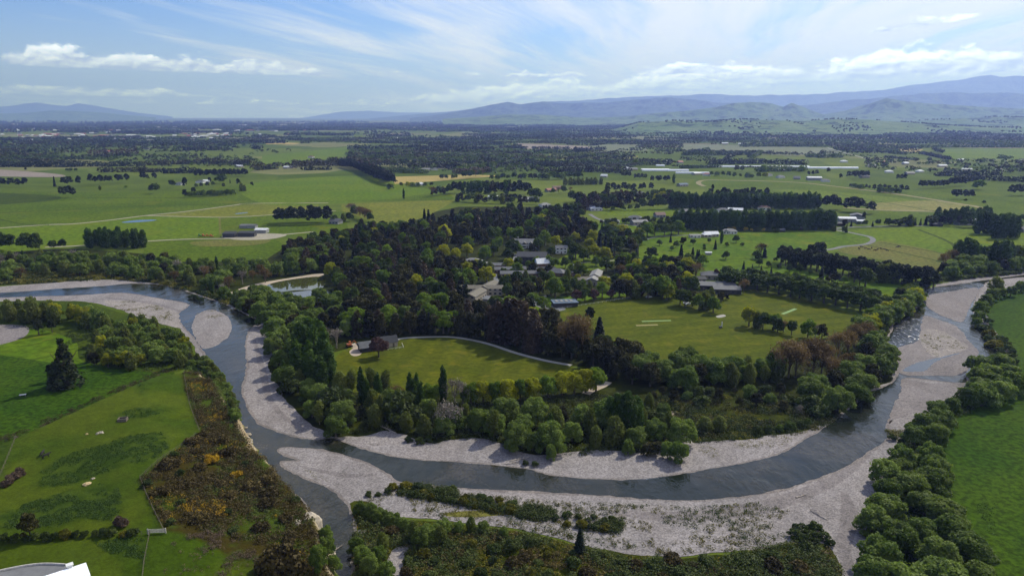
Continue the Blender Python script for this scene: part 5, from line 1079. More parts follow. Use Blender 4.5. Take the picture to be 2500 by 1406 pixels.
# ---- shelterbelts of the plain: one clipped strip each
BELTS = [([(0, 408), (187, 408)], 15, 14, 'pine'), ([(188, 407), (350, 406)], 14, 16, 'pine'), ([(247, 421), (330, 420), (397, 421)], 13, 16, 'native'), ([(395, 424), (495, 423)], 15, 12, 'pine'), ([(348, 404), (500, 400), (620, 405)], 15, 30, 'native'), ([(620, 416), (680, 412)], 15, 14, 'alder'), ([(740, 416), (808, 415)], 9, 10, 'pine'),
         ([(230, 379), (337, 378)], 21, 30, 'beech'), ([(200, 356), (380, 354), (560, 357)], 20, 40, 'pine'), ([(445, 368), (560, 367)], 15, 26, 'pine'), ([(-20, 378), (60, 377)], 22, 40, 'native'), ([(120, 389), (163, 388)], 20, 16, 'oak'), ([(620, 336), (675, 336)], 24, 40, 'pine'), ([(617, 365), (645, 364)], 18, 30, 'pine'), ([(560, 352), (700, 350)], 18, 30, 'native'),
         ([(852, 366), (1020, 364)], 20, 16, 'pine'), ([(1023, 371), (1106, 370)], 26, 18, 'pine'), ([(1116, 371), (1203, 370)], 24, 16, 'pine'), ([(1051, 356), (1113, 355)], 22, 18, 'pine'), ([(1123, 356), (1228, 355)], 18, 16, 'pine'), ([(1202, 375), (1295, 375)], 10, 8, 'pine'), ([(1302, 375), (1446, 374)], 15, 10, 'pine'), ([(1300, 364), (1390, 365)], 12, 8, 'pine'), ([(1400, 367), (1480, 366)], 12, 8, 'pine'), ([(1220, 362), (1290, 364)], 12, 8, 'pine'), ([(1115, 384), (1330, 385)], 13, 14, 'native'), ([(1349, 382), (1450, 381)], 14, 8, 'alder'), ([(1480, 383), (1553, 383)], 7, 5, 'pine'), ([(1558, 402), (1640, 403)], 17, 18, 'pine'), ([(1275, 409), (1370, 406), (1445, 407)], 16, 18, 'pine'), ([(1330, 424), (1440, 420), (1535, 424)], 16, 16, 'native'), ([(1460, 398), (1550, 396)], 13, 10, 'pine'), ([(1180, 393), (1270, 392)], 12, 14, 'oak'), ([(930, 420), (1040, 424)], 13, 16, 'oak'), ([(1000, 410), (1130, 412)], 14, 14, 'native'), ([(1110, 425), (1200, 420)], 14, 14, 'beech'), ([(850, 380), (960, 378)], 14, 24, 'willow'), ([(890, 350), (1000, 348)], 14, 20, 'pine'),
         ([(1666, 341), (1730, 340)], 18, 20, 'pine'), ([(1806, 359), (2004, 358)], 13, 10, 'oak'), ([(1672, 380), (1857, 379)], 15, 10, 'oak'), ([(1730, 402), (1850, 400), (1970, 403)], 15, 14, 'pine'), ([(1850, 419), (1970, 418)], 14, 14, 'oak'), ([(1640, 406), (1960, 412)], 4, 4, 'pine'), ([(2180, 344), (2430, 343)], 18, 30, 'pine'), ([(2194, 362), (2350, 360), (2520, 361)], 15, 26, 'oak'), ([(2250, 376), (2318, 391)], 10, 12, 'pine'), ([(2000, 386), (2052, 385)], 15, 20, 'oak'), ([(1970, 385), (1990, 384)], 13, 14, 'oak'), ([(2325, 446), (2400, 440), (2520, 446)], 13, 12, 'pine'), ([(2020, 352), (2100, 360), (2200, 378)], 13, 30, 'oak'), ([(2160, 385), (2240, 392)], 8, 8, 'pine'), ([(1560, 350), (1660, 348)], 16, 24, 'pine'), ([(1660, 412), (1760, 409)], 8, 8, 'oak'), ([(2435, 388), (2470, 388)], 12, 14, 'oak'), ([(2285, 430), (2440, 428)], 12, 14, 'pine'), ([(2440, 325), (2520, 324)], 18, 40, 'pine'), ([(1840, 335), (2100, 338)], 16, 40, 'native'), ([(1600, 330), (1700, 328)], 20, 40, 'pine'), ([(700, 330), (860, 332)], 22, 50, 'pine'), ([(900, 335), (1010, 334)], 22, 40, 'pine'), ([(1180, 340), (1400, 336)], 22, 50, 'pine'), ([(1300, 348), (1560, 346)], 16, 30, 'oak'), ([(760, 345), (840, 344)], 15, 24, 'oak')]
for pts, h_, wd_, mk_ in BELTS: hedge(pts, h_, wd_, LM[mk_], None, 'shelterbelt', group='shelterbelts of the plain', ragged=.35)


# ---- woods and hedgerows of the far plain: too many and too small to count
def wood(name, P, H, matk, size_k=1 / 560, per=13, label=None):
    rng = np.random.default_rng(len(P)); P = np.asarray(P, float); H = np.asarray(H, float); d = np.hypot(P[:, 0], P[:, 1])
    k = np.repeat(np.arange(len(P)), per); n = len(k); D = rng.normal(size=(n, 3)); D /= np.linalg.norm(D, axis=1)[:, None]; D[:, 2] = np.abs(D[:, 2]) * .9 - .15
    r = (H * .42 * (1 + .3 * rng.random(len(H))))[k]
    Q = np.stack([P[k, 0] + D[:, 0] * r, P[k, 1] + D[:, 1] * r, H[k] * .48 + D[:, 2] * H[k] * .5], 1)
    V = quads(Q, D + rng.normal(size=D.shape) * .4 + (0, 0, .25), np.maximum(H[k] * .33, d[k] * size_k), rng); ti = np.clip(rng.random(len(P))[k] * .7 + rng.random(n) * .4, 0, 1)
    return tag(link(name, mesh_np(name, V, np.arange(len(V)).reshape(-1, 4), LM[matk], False, {'tint': ('FACE', 'FLOAT', ti)})), kind='stuff')


rn = np.random.default_rng(5)
ca_, sa_ = math.cos(R(24)), math.sin(R(24))
# hedgerows: broken lines that follow the paddock grid
PT = {'pine': [], 'oak': [], 'native': []}
for i in range(1750):
    Y0 = 1750 + 9500 * rn.random() ** 1.35; X0 = (rn.random() * 2 - 1) * (Y0 * .78 + 100); ln = rn.uniform(90, 420) * (1 + Y0 / 9000); o_ = rn.random() < .72
    dx, dy = (ca_, -sa_) if o_ else (sa_, ca_); kk = ('pine', 'oak', 'native')[rn.integers(3)]; sp = 7 + Y0 / 500; hh = rn.uniform(8, 17); m = int(ln / sp)
    if vnoise(X0, Y0, 900, 77) < .42 and Y0 < 6000: continue
    s_ = (np.arange(m) - m / 2) * sp + rn.normal(size=m) * 2
    for q in s_: PT[kk].append((X0 + dx * q, Y0 + dy * q, hh * rn.uniform(.75, 1.15)))
# groves
for i in range(17000):
    Y0 = 1650 + 13500 * rn.random() ** 1.2; X0 = (rn.random() * 2 - 1) * (Y0 * .78 + 100)
    if float(fbm(X0, Y0 * .5, 480, 2, 91)) > .70 - min(.13, max(0, (Y0 - 2500) / 45000)): PT[('pine', 'oak', 'native')[rn.integers(3)]].append((X0, Y0, rn.uniform(7, 16) * (1 + Y0 / 20000)))
FIELDS = [[W(*p_)[:2] for p_ in q] for q in ([(1666, 352), (2020, 361), (2062, 377), (1853, 377), (1666, 368)], [(1250, 350), (1560, 362), (1500, 372), (1290, 366)], [(640, 380), (850, 360), (850, 395), (640, 408)], [(2290, 365), (2560, 362), (2560, 392), (2310, 388)], [(648, 346), (735, 346), (735, 355), (648, 355)], [(0, 409), (160, 409), (160, 430), (0, 430)], [(1500, 384), (1660, 380), (1660, 398), (1560, 396)], [(1970, 386), (2110, 386), (2110, 400), (1970, 402)], [(1590, 404), (1990, 404), (1990, 424), (1590, 424)])]
vill = [([(940, 384), (1300, 386), (1330, 428), (960, 424)], 14, .9), ([(2113, 392), (2520, 398), (2520, 426), (2290, 424), (2110, 414)], 13, .8), ([(2017, 350), (2140, 352), (2205, 378), (2060, 372)], 12, .6), ([(190, 385), (620, 380), (640, 410), (400, 412)], 12, .55), ([(720, 398), (835, 396), (835, 418), (700, 420)], 8, .4), ([(-20, 350), (200, 345), (620, 350), (560, 374), (-20, 374)], 14, .55)]
for poly, hh, dn in vill:
    P_ = [W(*p_)[:2] for p_ in poly]; xs = [p_[0] for p_ in P_]; ys = [p_[1] for p_ in P_]
    n_ = int((max(xs) - min(xs)) * (max(ys) - min(ys)) / 330 * dn); c_ = np.stack([rn.uniform(min(xs), max(xs), n_), rn.uniform(min(ys), max(ys), n_)], 1); c_ = c_[inside(c_[:, 0], c_[:, 1], P_)]
    c_ = c_[fbm(c_[:, 0], c_[:, 1], 120, 3, 19) > .42]
    for q in c_[:2600]: PT[('pine', 'oak', 'native', 'oak')[rn.integers(4)]].append((q[0], q[1], hh * rn.uniform(.5, 1.2)))
for kk, L__ in PT.items():
    A = np.array(L__); bad = np.zeros(len(A), bool)
    for f_ in FIELDS: bad |= inside(A[:, 0], A[:, 1], f_)
    A = A[~bad]; wood('far_woodland', A[:, :2], A[:, 2], kk)
# scattered woods on the low hills
HW = []
for i in range(5200):
    px_, t_ = rn.uniform(1520, 2500), rn.random(); Y0 = 4350 + 3900 * t_; X0 = (px_ - 1250) / FPX / (CP + .24 * SP) * Y0
    if float(fbm(X0, Y0, 330, 4, 7)) > .55: HW.append((X0, Y0))
from mathutils.bvhtree import BVHTree
dg = bpy.context.evaluated_depsgraph_get(); HT = []
bv = [BVHTree.FromPolygons([v.co[:] for v in o.data.vertices], [p_.vertices[:] for p_ in o.data.polygons]) for o in COL.objects if o.name.startswith('low_hills')]
V2, K2 = [], []
for X0, Y0 in HW:
    z_ = 0.0
    for b_ in bv:
        hit = b_.ray_cast(Vector((X0, Y0, 900)), Vector((0, 0, -1)))[0]
        if hit: z_ = max(z_, hit.z)
    V2.append((X0, Y0, z_))
V2 = np.array(V2); o = wood('hill_woodland', V2[:, :2], np.full(len(V2), 11.0), 'native', 1 / 620, 9)
co = np.empty(len(o.data.vertices) * 3, np.float32); o.data.vertices.foreach_get('co', co); co = co.reshape(-1, 3); co[:, 2] += np.repeat(V2[:, 2], 9 * 4); o.data.vertices.foreach_set('co', co.ravel()); o.data.update()
# ------------------------------------------------------------------ buildings
BM = {'white': plain_mat('white_painted_wall', (0.62, 0.61, 0.58), .7), 'cream': plain_mat('cream_wall', (0.34, 0.30, 0.24), .8), 'brick': plain_mat('brown_brick_wall', (0.17, 0.11, 0.08), .9, .1, .25, 2), 'darkw': plain_mat('dark_timber_wall', (0.045, 0.042, 0.04), .8), 'grey': plain_mat('grey_wall', (0.26, 0.26, 0.25), .8),
      'rgrey': plain_mat('grey_metal_roof', (0.115, 0.117, 0.12), .7, .12), 'rlight': plain_mat('pale_metal_roof', (0.21, 0.205, 0.195), .7, .12), 'rwhite': plain_mat('white_metal_roof', (0.58, 0.585, 0.59), .7, .12), 'rbright': plain_mat('bright_white_roof', (0.85, 0.86, 0.87), .5, .3), 'rdark': plain_mat('dark_slate_roof', (0.04, 0.042, 0.046), .7, .12), 'rbrown': plain_mat('brown_tiled_roof', (0.16, 0.10, 0.075), .8), 'rred': plain_mat('rusty_red_roof', (0.26, 0.09, 0.06), .7), 'rgreen': plain_mat('green_metal_roof', (0.10, 0.16, 0.12), .6), 'rblue': plain_mat('blue_grey_roof', (0.1, 0.135, 0.18), .7, .12), 'rtan': plain_mat('tan_shingle_roof', (0.145, 0.13, 0.1), .7, .12),
      'glass': plain_mat('window_glass', (0.03, 0.035, 0.045), .1, .6), 'poly': plain_mat('white_tunnel_film', (0.74, 0.75, 0.77), .4, .4), 'conc': plain_mat('weathered_concrete', (0.36, 0.34, 0.31), .9, .1, .2, 2), 'wood': plain_mat('weathered_wood', (0.13, 0.11, 0.088), .9, .1, .25, 3), 'metal': plain_mat('dark_metal', (0.05, 0.05, 0.055), .5, .4), 'orange': plain_mat('orange_machine_paint', (0.42, 0.12, 0.035), .5, .4), 'green': plain_mat('green_machine_paint', (0.06, 0.16, 0.05), .5, .4), 'paint': plain_mat('white_car_paint', (0.72, 0.72, 0.72), .3, .5), 'rubber': plain_mat('tyre_rubber', (0.02, 0.02, 0.02), .9, .1), 'rock': plain_mat('pale_rock', (0.36, 0.31, 0.24), .9, .1, .3, 1.5), 'drift': plain_mat('bleached_driftwood', (0.34, 0.29, 0.24), .9, .1, .3, 3), 'straw': plain_mat('tan_hay', (0.42, 0.32, 0.17), .95, .05, .2, 2)}


def box(x0, x1, y0, y1, z0, z1):
    return [(x0, y0, z0), (x1, y0, z0), (x1, y1, z0), (x0, y1, z0), (x0, y0, z1), (x1, y0, z1), (x1, y1, z1), (x0, y1, z1)], [(0, 3, 2, 1), (4, 5, 6, 7), (0, 1, 5, 4), (1, 2, 6, 5), (2, 3, 7, 6), (3, 0, 4, 7)]


def poly_obj(name, parts, mat, parent=None):
    V, F = join_tubes(parts); me = bpy.data.meshes.new(name); me.from_pydata(V, [], F); me.update(); me.materials.append(mat); return link(name, me, parent)


def roof_part(w_, d_, h, rise, style, ov=.5, th=.22, cx=0, cy=0, axis='x'):
    """gable, hip, mono or flat roof over a w x d block whose ridge runs along axis"""
    a, b = (w_ / 2 + ov, d_ / 2 + ov) if axis == 'x' else (d_ / 2 + ov, w_ / 2 + ov)
    if style == 'flat': v, f = box(-a, a, -b, b, h, h + .3)
    elif style == 'mono':
        v = [(-a, -b, h), (a, -b, h), (a, b, h + rise), (-a, b, h + rise)]; v = v + [(q[0], q[1], q[2] + th) for q in v]; f = [(0, 3, 2, 1), (4, 5, 6, 7), (0, 1, 5, 4), (1, 2, 6, 5), (2, 3, 7, 6), (3, 0, 4, 7)]
    else:
        r = a if style == 'gable' else max(.2, a - b)
        lo = [(-a, -b, h - .1), (a, -b, h - .1), (a, b, h - .1), (-a, b, h - .1)]; rd = [(-r, 0, h + rise), (r, 0, h + rise)]
        v = lo + rd; f = [(0, 1, 5, 4), (2, 3, 4, 5), (1, 2, 5), (3, 0, 4), (3, 2, 1, 0)]
    if axis == 'y': v = [(-q[1], q[0], q[2]) for q in v]
    return [(q[0] + cx, q[1] + cy, q[2]) for q in v], f


def building(px, py, rz, blocks, wall, roof, name, label, cat='building', windows=True, chimney=None, z=None, group=None, xy=None, doors=True):
    """blocks: (cx, cy, w, d, h, rise, style, axis); windows and a door become parts on the faces that look out"""
    x_, y_ = xy or W(px, py)[:2]; zz = float(terrain(x_, y_)) if z is None else z
    rt = empty(name, (x_, y_, zz), R(rz), label, cat, group)
    wp, rp = [], []
    for cx, cy_, w_, d_, h, rise, st_, ax in blocks:
        v, f = box(cx - w_ / 2, cx + w_ / 2, cy_ - d_ / 2, cy_ + d_ / 2, -.3, h); wp.append((v, f))
        if st_ == 'gable':                                         # gable ends
            if ax == 'x': e = [((cx + s * (w_ / 2 - .02), cy_ - d_ / 2, h), (cx + s * (w_ / 2 - .02), cy_ + d_ / 2, h), (cx + s * (w_ / 2 - .02), cy_, h + rise * .93)) for s in (-1, 1)]
            else: e = [((cx - w_ / 2, cy_ + s * (d_ / 2 - .02), h), (cx + w_ / 2, cy_ + s * (d_ / 2 - .02), h), (cx, cy_ + s * (d_ / 2 - .02), h + rise * .93)) for s in (-1, 1)]
            for q in e: wp.append((list(q), [(0, 1, 2)]))
        rp.append(roof_part(w_, d_, h, rise, st_, cx=cx, cy=cy_, axis=ax))
    poly_obj('wall', wp, BM[wall], rt)
    for r_ in rp: ro = poly_obj('roof', [r_], BM[roof], rt)
    if windows:
        for bi, (cx, cy_, w_, d_, h, rise, st_, ax) in enumerate(blocks):
            n_ = max(2, int(w_ / 3.2)); lv = [1.0] if h < 4.6 else [1.0, 3.8]
            for z0 in lv:
                for i in range(n_):
                    xx = cx - w_ / 2 + (i + .5) * w_ / n_
                    if doors and bi == 0 and z0 == lv[0] and i == n_ // 2: poly_obj('door', [box(xx - .5, xx + .5, cy_ - d_ / 2 - .06, cy_ - d_ / 2 + .02, 0, 2.1)], BM['wood'], rt); continue
                    poly_obj('window', [box(xx - .8, xx + .8, cy_ - d_ / 2 - .05, cy_ - d_ / 2 + .02, z0, z0 + 1.3)], BM['glass'], rt)
            n_ = max(1, int(d_ / 3.6))
            for s in (-1, 1):
                for i in range(n_):
                    yy = cy_ - d_ / 2 + (i + .5) * d_ / n_; xx = cx + s * w_ / 2; poly_obj('window', [box(xx - .05, xx + .05, yy - .7, yy + .7, 1.0, 2.3)], BM['glass'], rt)
    if chimney: poly_obj('chimney', [box(chimney[0] - .45, chimney[0] + .45, chimney[1] - .45, chimney[1] + .45, 0, chimney[2])], BM['conc'], ro)
    return rt


# ---- school
B = building
B(1181, 719, 0, [(-2, 0, 30, 8, 5.2, 1.6, 'gable', 'x')], 'cream', 'rtan', 'dormitory', 'pale two storey dormitory wing of the crossed dormitories, running across')
B(1172, 726, -20, [(0, -8, 8, 20, 5.0, 1.7, 'gable', 'y'), (0, 16, 8, 20, 5.0, 1.7, 'gable', 'y')], 'cream', 'rtan', 'dormitory', 'pale dormitory wing crossing the other one away from the river')
B(1452, 691, 0, [(-1, 0, 23, 7.5, 3.4, 1.6, 'gable', 'x')], 'cream', 'rtan', 'dormitory', 'grey roofed low wing of the smaller crossed block by the plum trees')
B(1449, 690, -14, [(0, -5, 7.5, 9, 4.0, 1.7, 'gable', 'y'), (0, 14, 7.5, 19, 4.0, 1.7, 'gable', 'y')], 'cream', 'rlight', 'dormitory', 'grey roofed cross wing of the smaller crossed block by the plum trees')
rt = B(1378, 746, 9, [(0, 0, 15.5, 9, 2.8, 0, 'flat', 'x')], 'darkw', 'rblue', 'pool_building', 'flat black block with blue grey roof beside the second oval', windows=False)
for i in range(4): poly_obj('skylight', [box(-6.2 + i * 3.2, -4.4 + i * 3.2, -2.6, 2.6, 3.3, 3.42)], BM['rlight'], rt)
B(1276, 675, 3, [(0, 0, 34, 8, 3.2, 1.5, 'gable', 'x')], 'brick', 'rgrey', 'classroom_block', 'longest low grey roofed classroom block in front of its twins')
B(1243, 665, 5, [(0, 0, 26, 7.5, 3.2, 1.5, 'gable', 'x')], 'brick', 'rgrey', 'classroom_block', 'low grey roofed classroom block just behind the longest one')
B(1214, 655, 5, [(0, 0, 24, 7.5, 3.2, 1.5, 'gable', 'x')], 'brick', 'rgrey', 'classroom_block', 'rearmost of the three parallel classroom blocks')
B(1299, 640, -6, [(0, 0, 24, 20, 6.5, 2.6, 'gable', 'x'), (14, -6, 6, 10, 4, 1, 'mono', 'x')], 'darkw', 'rdark', 'assembly_hall', 'big dark roofed assembly hall beside the pale willowy tree')
B(1325, 653, 12, [(0, 0, 11, 9, 4.2, 3.6, 'gable', 'x')], 'brick', 'rwhite', 'chapel', 'steep pale roofed chapel in front of the dark assembly hall', 'chapel')
B(1330, 664, 0, [(0, 0, 16, 8, 3, 1.2, 'gable', 'x')], 'brick', 'rdark', 'classroom_block', 'dark roofed low block below the steep pale roof')
B(1360, 672, -22, [(0, 0, 13, 9, 3, 2.6, 'hip', 'x'), (8, 4, 8, 8, 3, 2.4, 'hip', 'x')], 'brick', 'rgrey', 'school_house', 'grey hipped school house at the edge of the inner lawn')
B(1283, 604, -3, [(0, 0, 20, 9, 4.6, 3.6, 'gable', 'x'), (5, -5, 3, 2.5, 4.8, 1.8, 'gable', 'y'), (-1, -5, 3, 2.5, 4.8, 1.8, 'gable', 'y')], 'white', 'rlight', 'homestead', 'white homestead with dormer gables among the big round trees', 'house', chimney=(-7, 0, 10))
B(1370, 618, 0, [(0, 0, 10, 7, 5, 2.2, 'gable', 'x')], 'white', 'rgrey', 'school_house', 'tall white school house behind the inner lawn', 'house')
B(1154, 648, -10, [(0, 0, 16, 12, 3.4, 3.0, 'hip', 'x'), (10, -4, 8, 6, 3, 1.5, 'hip', 'x')], 'cream', 'rlight', 'dining_hall', 'pale fan roofed dining hall behind the yellow green trees')
B(1518, 640, 8, [(0, 0, 10, 7, 3, 3, 'gable', 'y'), (7, 0, 7, 7, 3, 2.4, 'gable', 'x')], 'white', 'rdark', 'cottage', 'white cottage with dark gables beside the dark oaks', 'house')
B(1713, 688, 4, [(-6, 0, 16, 8, 3, 1.4, 'gable', 'x')], 'cream', 'rdark', 'classroom_block', 'dark roofed school block behind the flat roofed wings of the second oval')
B(1724, 682, -8, [(4, 4, 15, 10, 3.4, 2.4, 'hip', 'x')], 'cream', 'rgrey', 'classroom_block', 'hipped grey school block nearest the park trees')
B(1738, 708, -8, [(-6, 2, 24, 8, 3.4, 1.2, 'mono', 'x'), (10, 2, 12, 9, 3.6, 1.2, 'mono', 'x'), (9, -8, 18, 7, 3.2, 1.0, 'mono', 'x')], 'darkw', 'rgrey', 'classroom_block', 'sprawling grey roofed school wings beside the second oval')
B(1207, 743, -20, [(0, 0, 14, 8, 3, 1.2, 'mono', 'y')], 'cream', 'rgrey', 'school_house', 'small low annex hidden in the trees before the dormitories')
# ---- pavilion by the first oval
rt = B(898, 854, 24, [(0, 0, 9, 6.5, 2.4, 2.6, 'gable', 'x')], 'darkw', 'rgrey', 'pavilion', 'steep grey gabled pavilion left of the purple tree')
rt = B(947, 843, 24, [(0, 0, 9, 7, 2.6, 2.8, 'gable', 'x')], 'cream', 'rdark', 'pavilion', 'dark gabled pavilion with white railing right of the purple tree')
for a, b in (((-4, -8), (6.5, -8)), ((6.5, -8), (7.5, -1))):
    L__ = math.hypot(b[0] - a[0], b[1] - a[1]); n_ = int(L__ / 1.8)
    rl = [tube([(a[0], a[1], z_), (b[0], b[1], z_)], [.06, .06], 4) for z_ in (.5, 1.0)] + [tube([(a[0] + (b[0] - a[0]) * i / n_, a[1] + (b[1] - a[1]) * i / n_, 0), (a[0] + (b[0] - a[0]) * i / n_, a[1] + (b[1] - a[1]) * i / n_, 1.05)], [.07, .07], 4) for i in range(n_ + 1)]
    poly_obj('railing', rl, BM['white'], rt)
# ---- farm sheds on the left
B(562, 578, 2, [(0, 0, 12, 9, 3.6, 1.2, 'mono', 'x')], 'metal', 'rdark', 'farm_shed', 'dark open farm shed beside the tractors', 'shed', False)
B(604, 577, 0, [(0, 0, 17, 8, 3.8, 1.0, 'mono', 'x')], 'metal', 'rdark', 'farm_shed', 'longest dark farm shed at the yard', 'shed', False)
B(640, 568, -4, [(0, 0, 12, 9, 3.6, 1.4, 'gable', 'x')], 'grey', 'rwhite', 'farm_shed', 'pale roofed barn right of the dark farm sheds', 'barn', False)
B(608, 557, -3, [(-5, 0, 9, 7, 2.8, 1.0, 'mono', 'x'), (4, 0, 9, 8, 3.4, 1.2, 'gable', 'x')], 'grey', 'rgrey', 'farm_shed', 'small grey shed behind the farmyard', 'shed', False)
# ---- farms and houses on the right
B(2066, 541, -8, [(0, 0, 19, 11, 4.2, 1.6, 'gable', 'x')], 'grey', 'rwhite', 'barn', 'long white roofed barn beside the big round pines', 'barn', False)
B(2092, 534, -20, [(0, 0, 15, 13, 4.4, 2.0, 'gable', 'y')], 'grey', 'rgrey', 'barn', 'grey roofed barn behind the white roofed barn', 'barn', False)
B(2100, 545, -8, [(0, 0, 9, 6, 3, 1.2, 'gable', 'x')], 'grey', 'rwhite', 'farm_shed', 'small white roofed shed right of the long barn', 'shed', False)
B(2046, 551, 0, [(0, 0, 13, 6, 2.6, .8, 'mono', 'x')], 'darkw', 'rdark', 'farm_shed', 'low dark shed in front of the long white barn', 'shed', False)
B(1944, 561, -4, [(0, 0, 13, 8, 3, 1.4, 'gable', 'x'), (0, 6, 11, 5, 2.8, .8, 'mono', 'x')], 'darkw', 'rlight', 'stable', 'dark stable with pale roof edges before the poplar belt', 'stable', False)
B(1909, 566, 0, [(0, 0, 6, 4, 2.4, .7, 'mono', 'x')], 'darkw', 'rgrey', 'garden_shed', 'little dark shed between the golden trees and the stable', 'shed', False)
B(1782, 570, -6, [(0, 0, 13, 8, 3, 2.2, 'hip', 'x'), (-5, -3, 6, 7, 3, 2, 'gable', 'y')], 'white', 'rlight', 'house', 'white house with pale hipped roof behind the golden trees', 'house')
B(1735, 577, 6, [(0, 0, 14, 9, 3, 2.2, 'gable', 'x'), (-6, -4, 8, 8, 3, 2, 'hip', 'x')], 'cream', 'rwhite', 'house', 'white roofed house left of the one with the hipped roof', 'house')
B(1696, 580, 0, [(0, 0, 11, 6, 2.6, 1, 'gable', 'x')], 'white', 'rlight', 'house', 'small low white house at the end of the garden row', 'house')
B(1729, 622, 0, [(0, 0, 5, 3, 2.3, .6, 'gable', 'x')], 'grey', 'rwhite', 'garden_shed', 'tiny white roofed shed on the golf course', 'shed', False)
B(2355, 549, 0, [(0, 0, 20, 10, 3.6, 1.4, 'gable', 'x')], 'grey', 'rgrey', 'barn', 'grey roofed barn below the lane side poplars', 'barn', False)
B(2285, 552, 0, [(0, 0, 12, 6, 2.4, .8, 'mono', 'x')], 'darkw', 'rdark', 'farm_shed', 'low dark shed at the end of the lane', 'shed', False)
B(1987, 440, -8, [(0, 0, 26, 12, 5, 2, 'gable', 'x')], 'grey', 'rwhite', 'grandstand', 'white roofed grandstand at the racecourse finish', 'grandstand', False)
# ---- glasshouses and long tunnels
for px_, py_, w_, d_, nt, lb in [(1600, 417, 62, 26, 4, 'largest white tunnel house block on the plain'), (1655, 418, 46, 14, 2, 'low white tunnel houses right of the largest block'), (1612, 406, 20, 12, 2, 'small white tunnel houses behind the largest block'), (1850, 409, 240, 8, 1, 'very long thin white tunnel behind the racecourse'), (2030, 412, 120, 9, 1, 'long white tunnel right of the thin one'), (1690, 424, 70, 10, 2, 'short white tunnel houses before the racecourse')]:
    x_, y_ = W(px_, py_)[:2]; rt = empty('tunnel_house', (x_, y_, 0), R(-3), lb, 'greenhouse')
    for k_ in range(nt):
        V, F = [], []; dd = d_ / nt
        for i, sx in enumerate((-w_ / 2, w_ / 2)):
            for j in range(7): V.append((sx, -d_ / 2 + dd * (k_ + .5) - dd / 2 * math.cos(math.pi * j / 6), .2 + (2.2 + dd * .22) * math.sin(math.pi * j / 6)))
        F = [(j, j + 1, 8 + j, 7 + j) for j in range(6)] + [tuple(range(7)), tuple(range(13, 6, -1))]
        poly_obj('roof', [(V, F)], BM['poly'], rt)
# ---- houses of the villages: each with wall and roof
HOUSES = [(1204, 484, 'rwhite'), (1280, 492, 'rlight'), (1300, 490, 'rgrey'), (1025, 453, 'rwhite'), (906, 400, 'rgrey'), (935, 418, 'rwhite'), (980, 418, 'rgrey'), (1040, 417, 'rlight'), (1060, 416, 'rgrey'), (980, 387, 'rlight'), (1345, 468, 'rred'), (1362, 462, 'rbrown'), (1440, 512, 'rgrey'), (1455, 514, 'rwhite'), (1432, 512, 'rlight'), (1475, 433, 'rwhite'), (1530, 414, 'rwhite'), (1545, 416, 'rlight'), (1634, 398, 'rwhite'), (1660, 399, 'rred'), (1700, 427, 'rwhite'), (1725, 429, 'rred'), (1560, 478, 'rlight'), (1666, 455, 'rblue'), (1672, 521, 'rgrey'), (1765, 518, 'rgrey'), (1795, 518, 'rwhite'), (1865, 512, 'rbrown'), (1550, 537, 'rgrey'), (1560, 548, 'rlight'), (1875, 430, 'rdark'), (1905, 435, 'rgrey'), (1945, 438, 'rgrey'), (2015, 444, 'rgrey'), (2170, 422, 'rwhite'), (2245, 421, 'rwhite'), (2220, 426, 'rlight'), (2345, 394, 'rwhite'), (2130, 408, 'rlight'), (2160, 400, 'rred'), (2210, 402, 'rwhite'), (2300, 408, 'rwhite'), (2360, 417, 'rwhite'), (2440, 418, 'rlight'), (2060, 397, 'rwhite'), (2490, 396, 'rgrey'), (2110, 434, 'rlight'), (1905, 418, 'rwhite'), (1808, 355, 'rwhite'), (1770, 353, 'rwhite'), (700, 412, 'rwhite'), (712, 411, 'rlight'), (760, 386, 'rbrown'), (800, 404, 'rlight'), (742, 403, 'rwhite'), (585, 409, 'rwhite'), (555, 398, 'rlight'), (360, 366, 'rlight'), (380, 363, 'rwhite'), (265, 373, 'rred'), (490, 447, 'rgrey'), (502, 446, 'rwhite'), (440, 452, 'rgrey'), (1170, 338, 'rwhite'), (970, 341, 'rwhite'), (1495, 545, 'rgrey'), (1402, 482, 'rgrey'), (820, 546, 'rgrey'), (1330, 505, 'rlight'), (1610, 530, 'rbrown'), (2370, 548, 'rwhite'), (2495, 566, 'rdark')]
HM_ = {}
def house_mesh(i, rf):
    w_, d_, h, rise, st_ = [(15, 9, 3.2, 2.4, 'hip'), (18, 10, 3.4, 2.2, 'gable'), (12, 10, 3.2, 3.0, 'gable')][i]
    if ('w', i) not in HM_:
        v, f = box(-w_ / 2, w_ / 2, -d_ / 2, d_ / 2, -.2, h); o = poly_obj('wall', [(v, f)], BM[('white', 'cream', 'grey')[i]]); HM_[('w', i)] = o.data; bpy.data.objects.remove(o)
        o = poly_obj('window', [box(x_ - .9, x_ + .9, -d_ / 2 - .06, -d_ / 2 + .03, .9, 2.3) for x_ in (-w_ / 3,)], BM['glass']); HM_[('g', i)] = o.data; bpy.data.objects.remove(o)
    if ('r', i, rf) not in HM_: o = poly_obj('roof', [roof_part(w_, d_, h, rise, st_)], BM[rf]); HM_[('r', i, rf)] = o.data; bpy.data.objects.remove(o)
    return HM_[('w', i)], HM_[('r', i, rf)], HM_[('g', i)], w_
RN = {'rwhite': 'white', 'rlight': 'pale', 'rgrey': 'grey', 'rbright': plain_mat('bright_white_roof', (0.85, 0.86, 0.87), .5, .3), 'rdark': 'dark', 'rbrown': 'brown', 'rred': 'red', 'rblue': 'blue'}
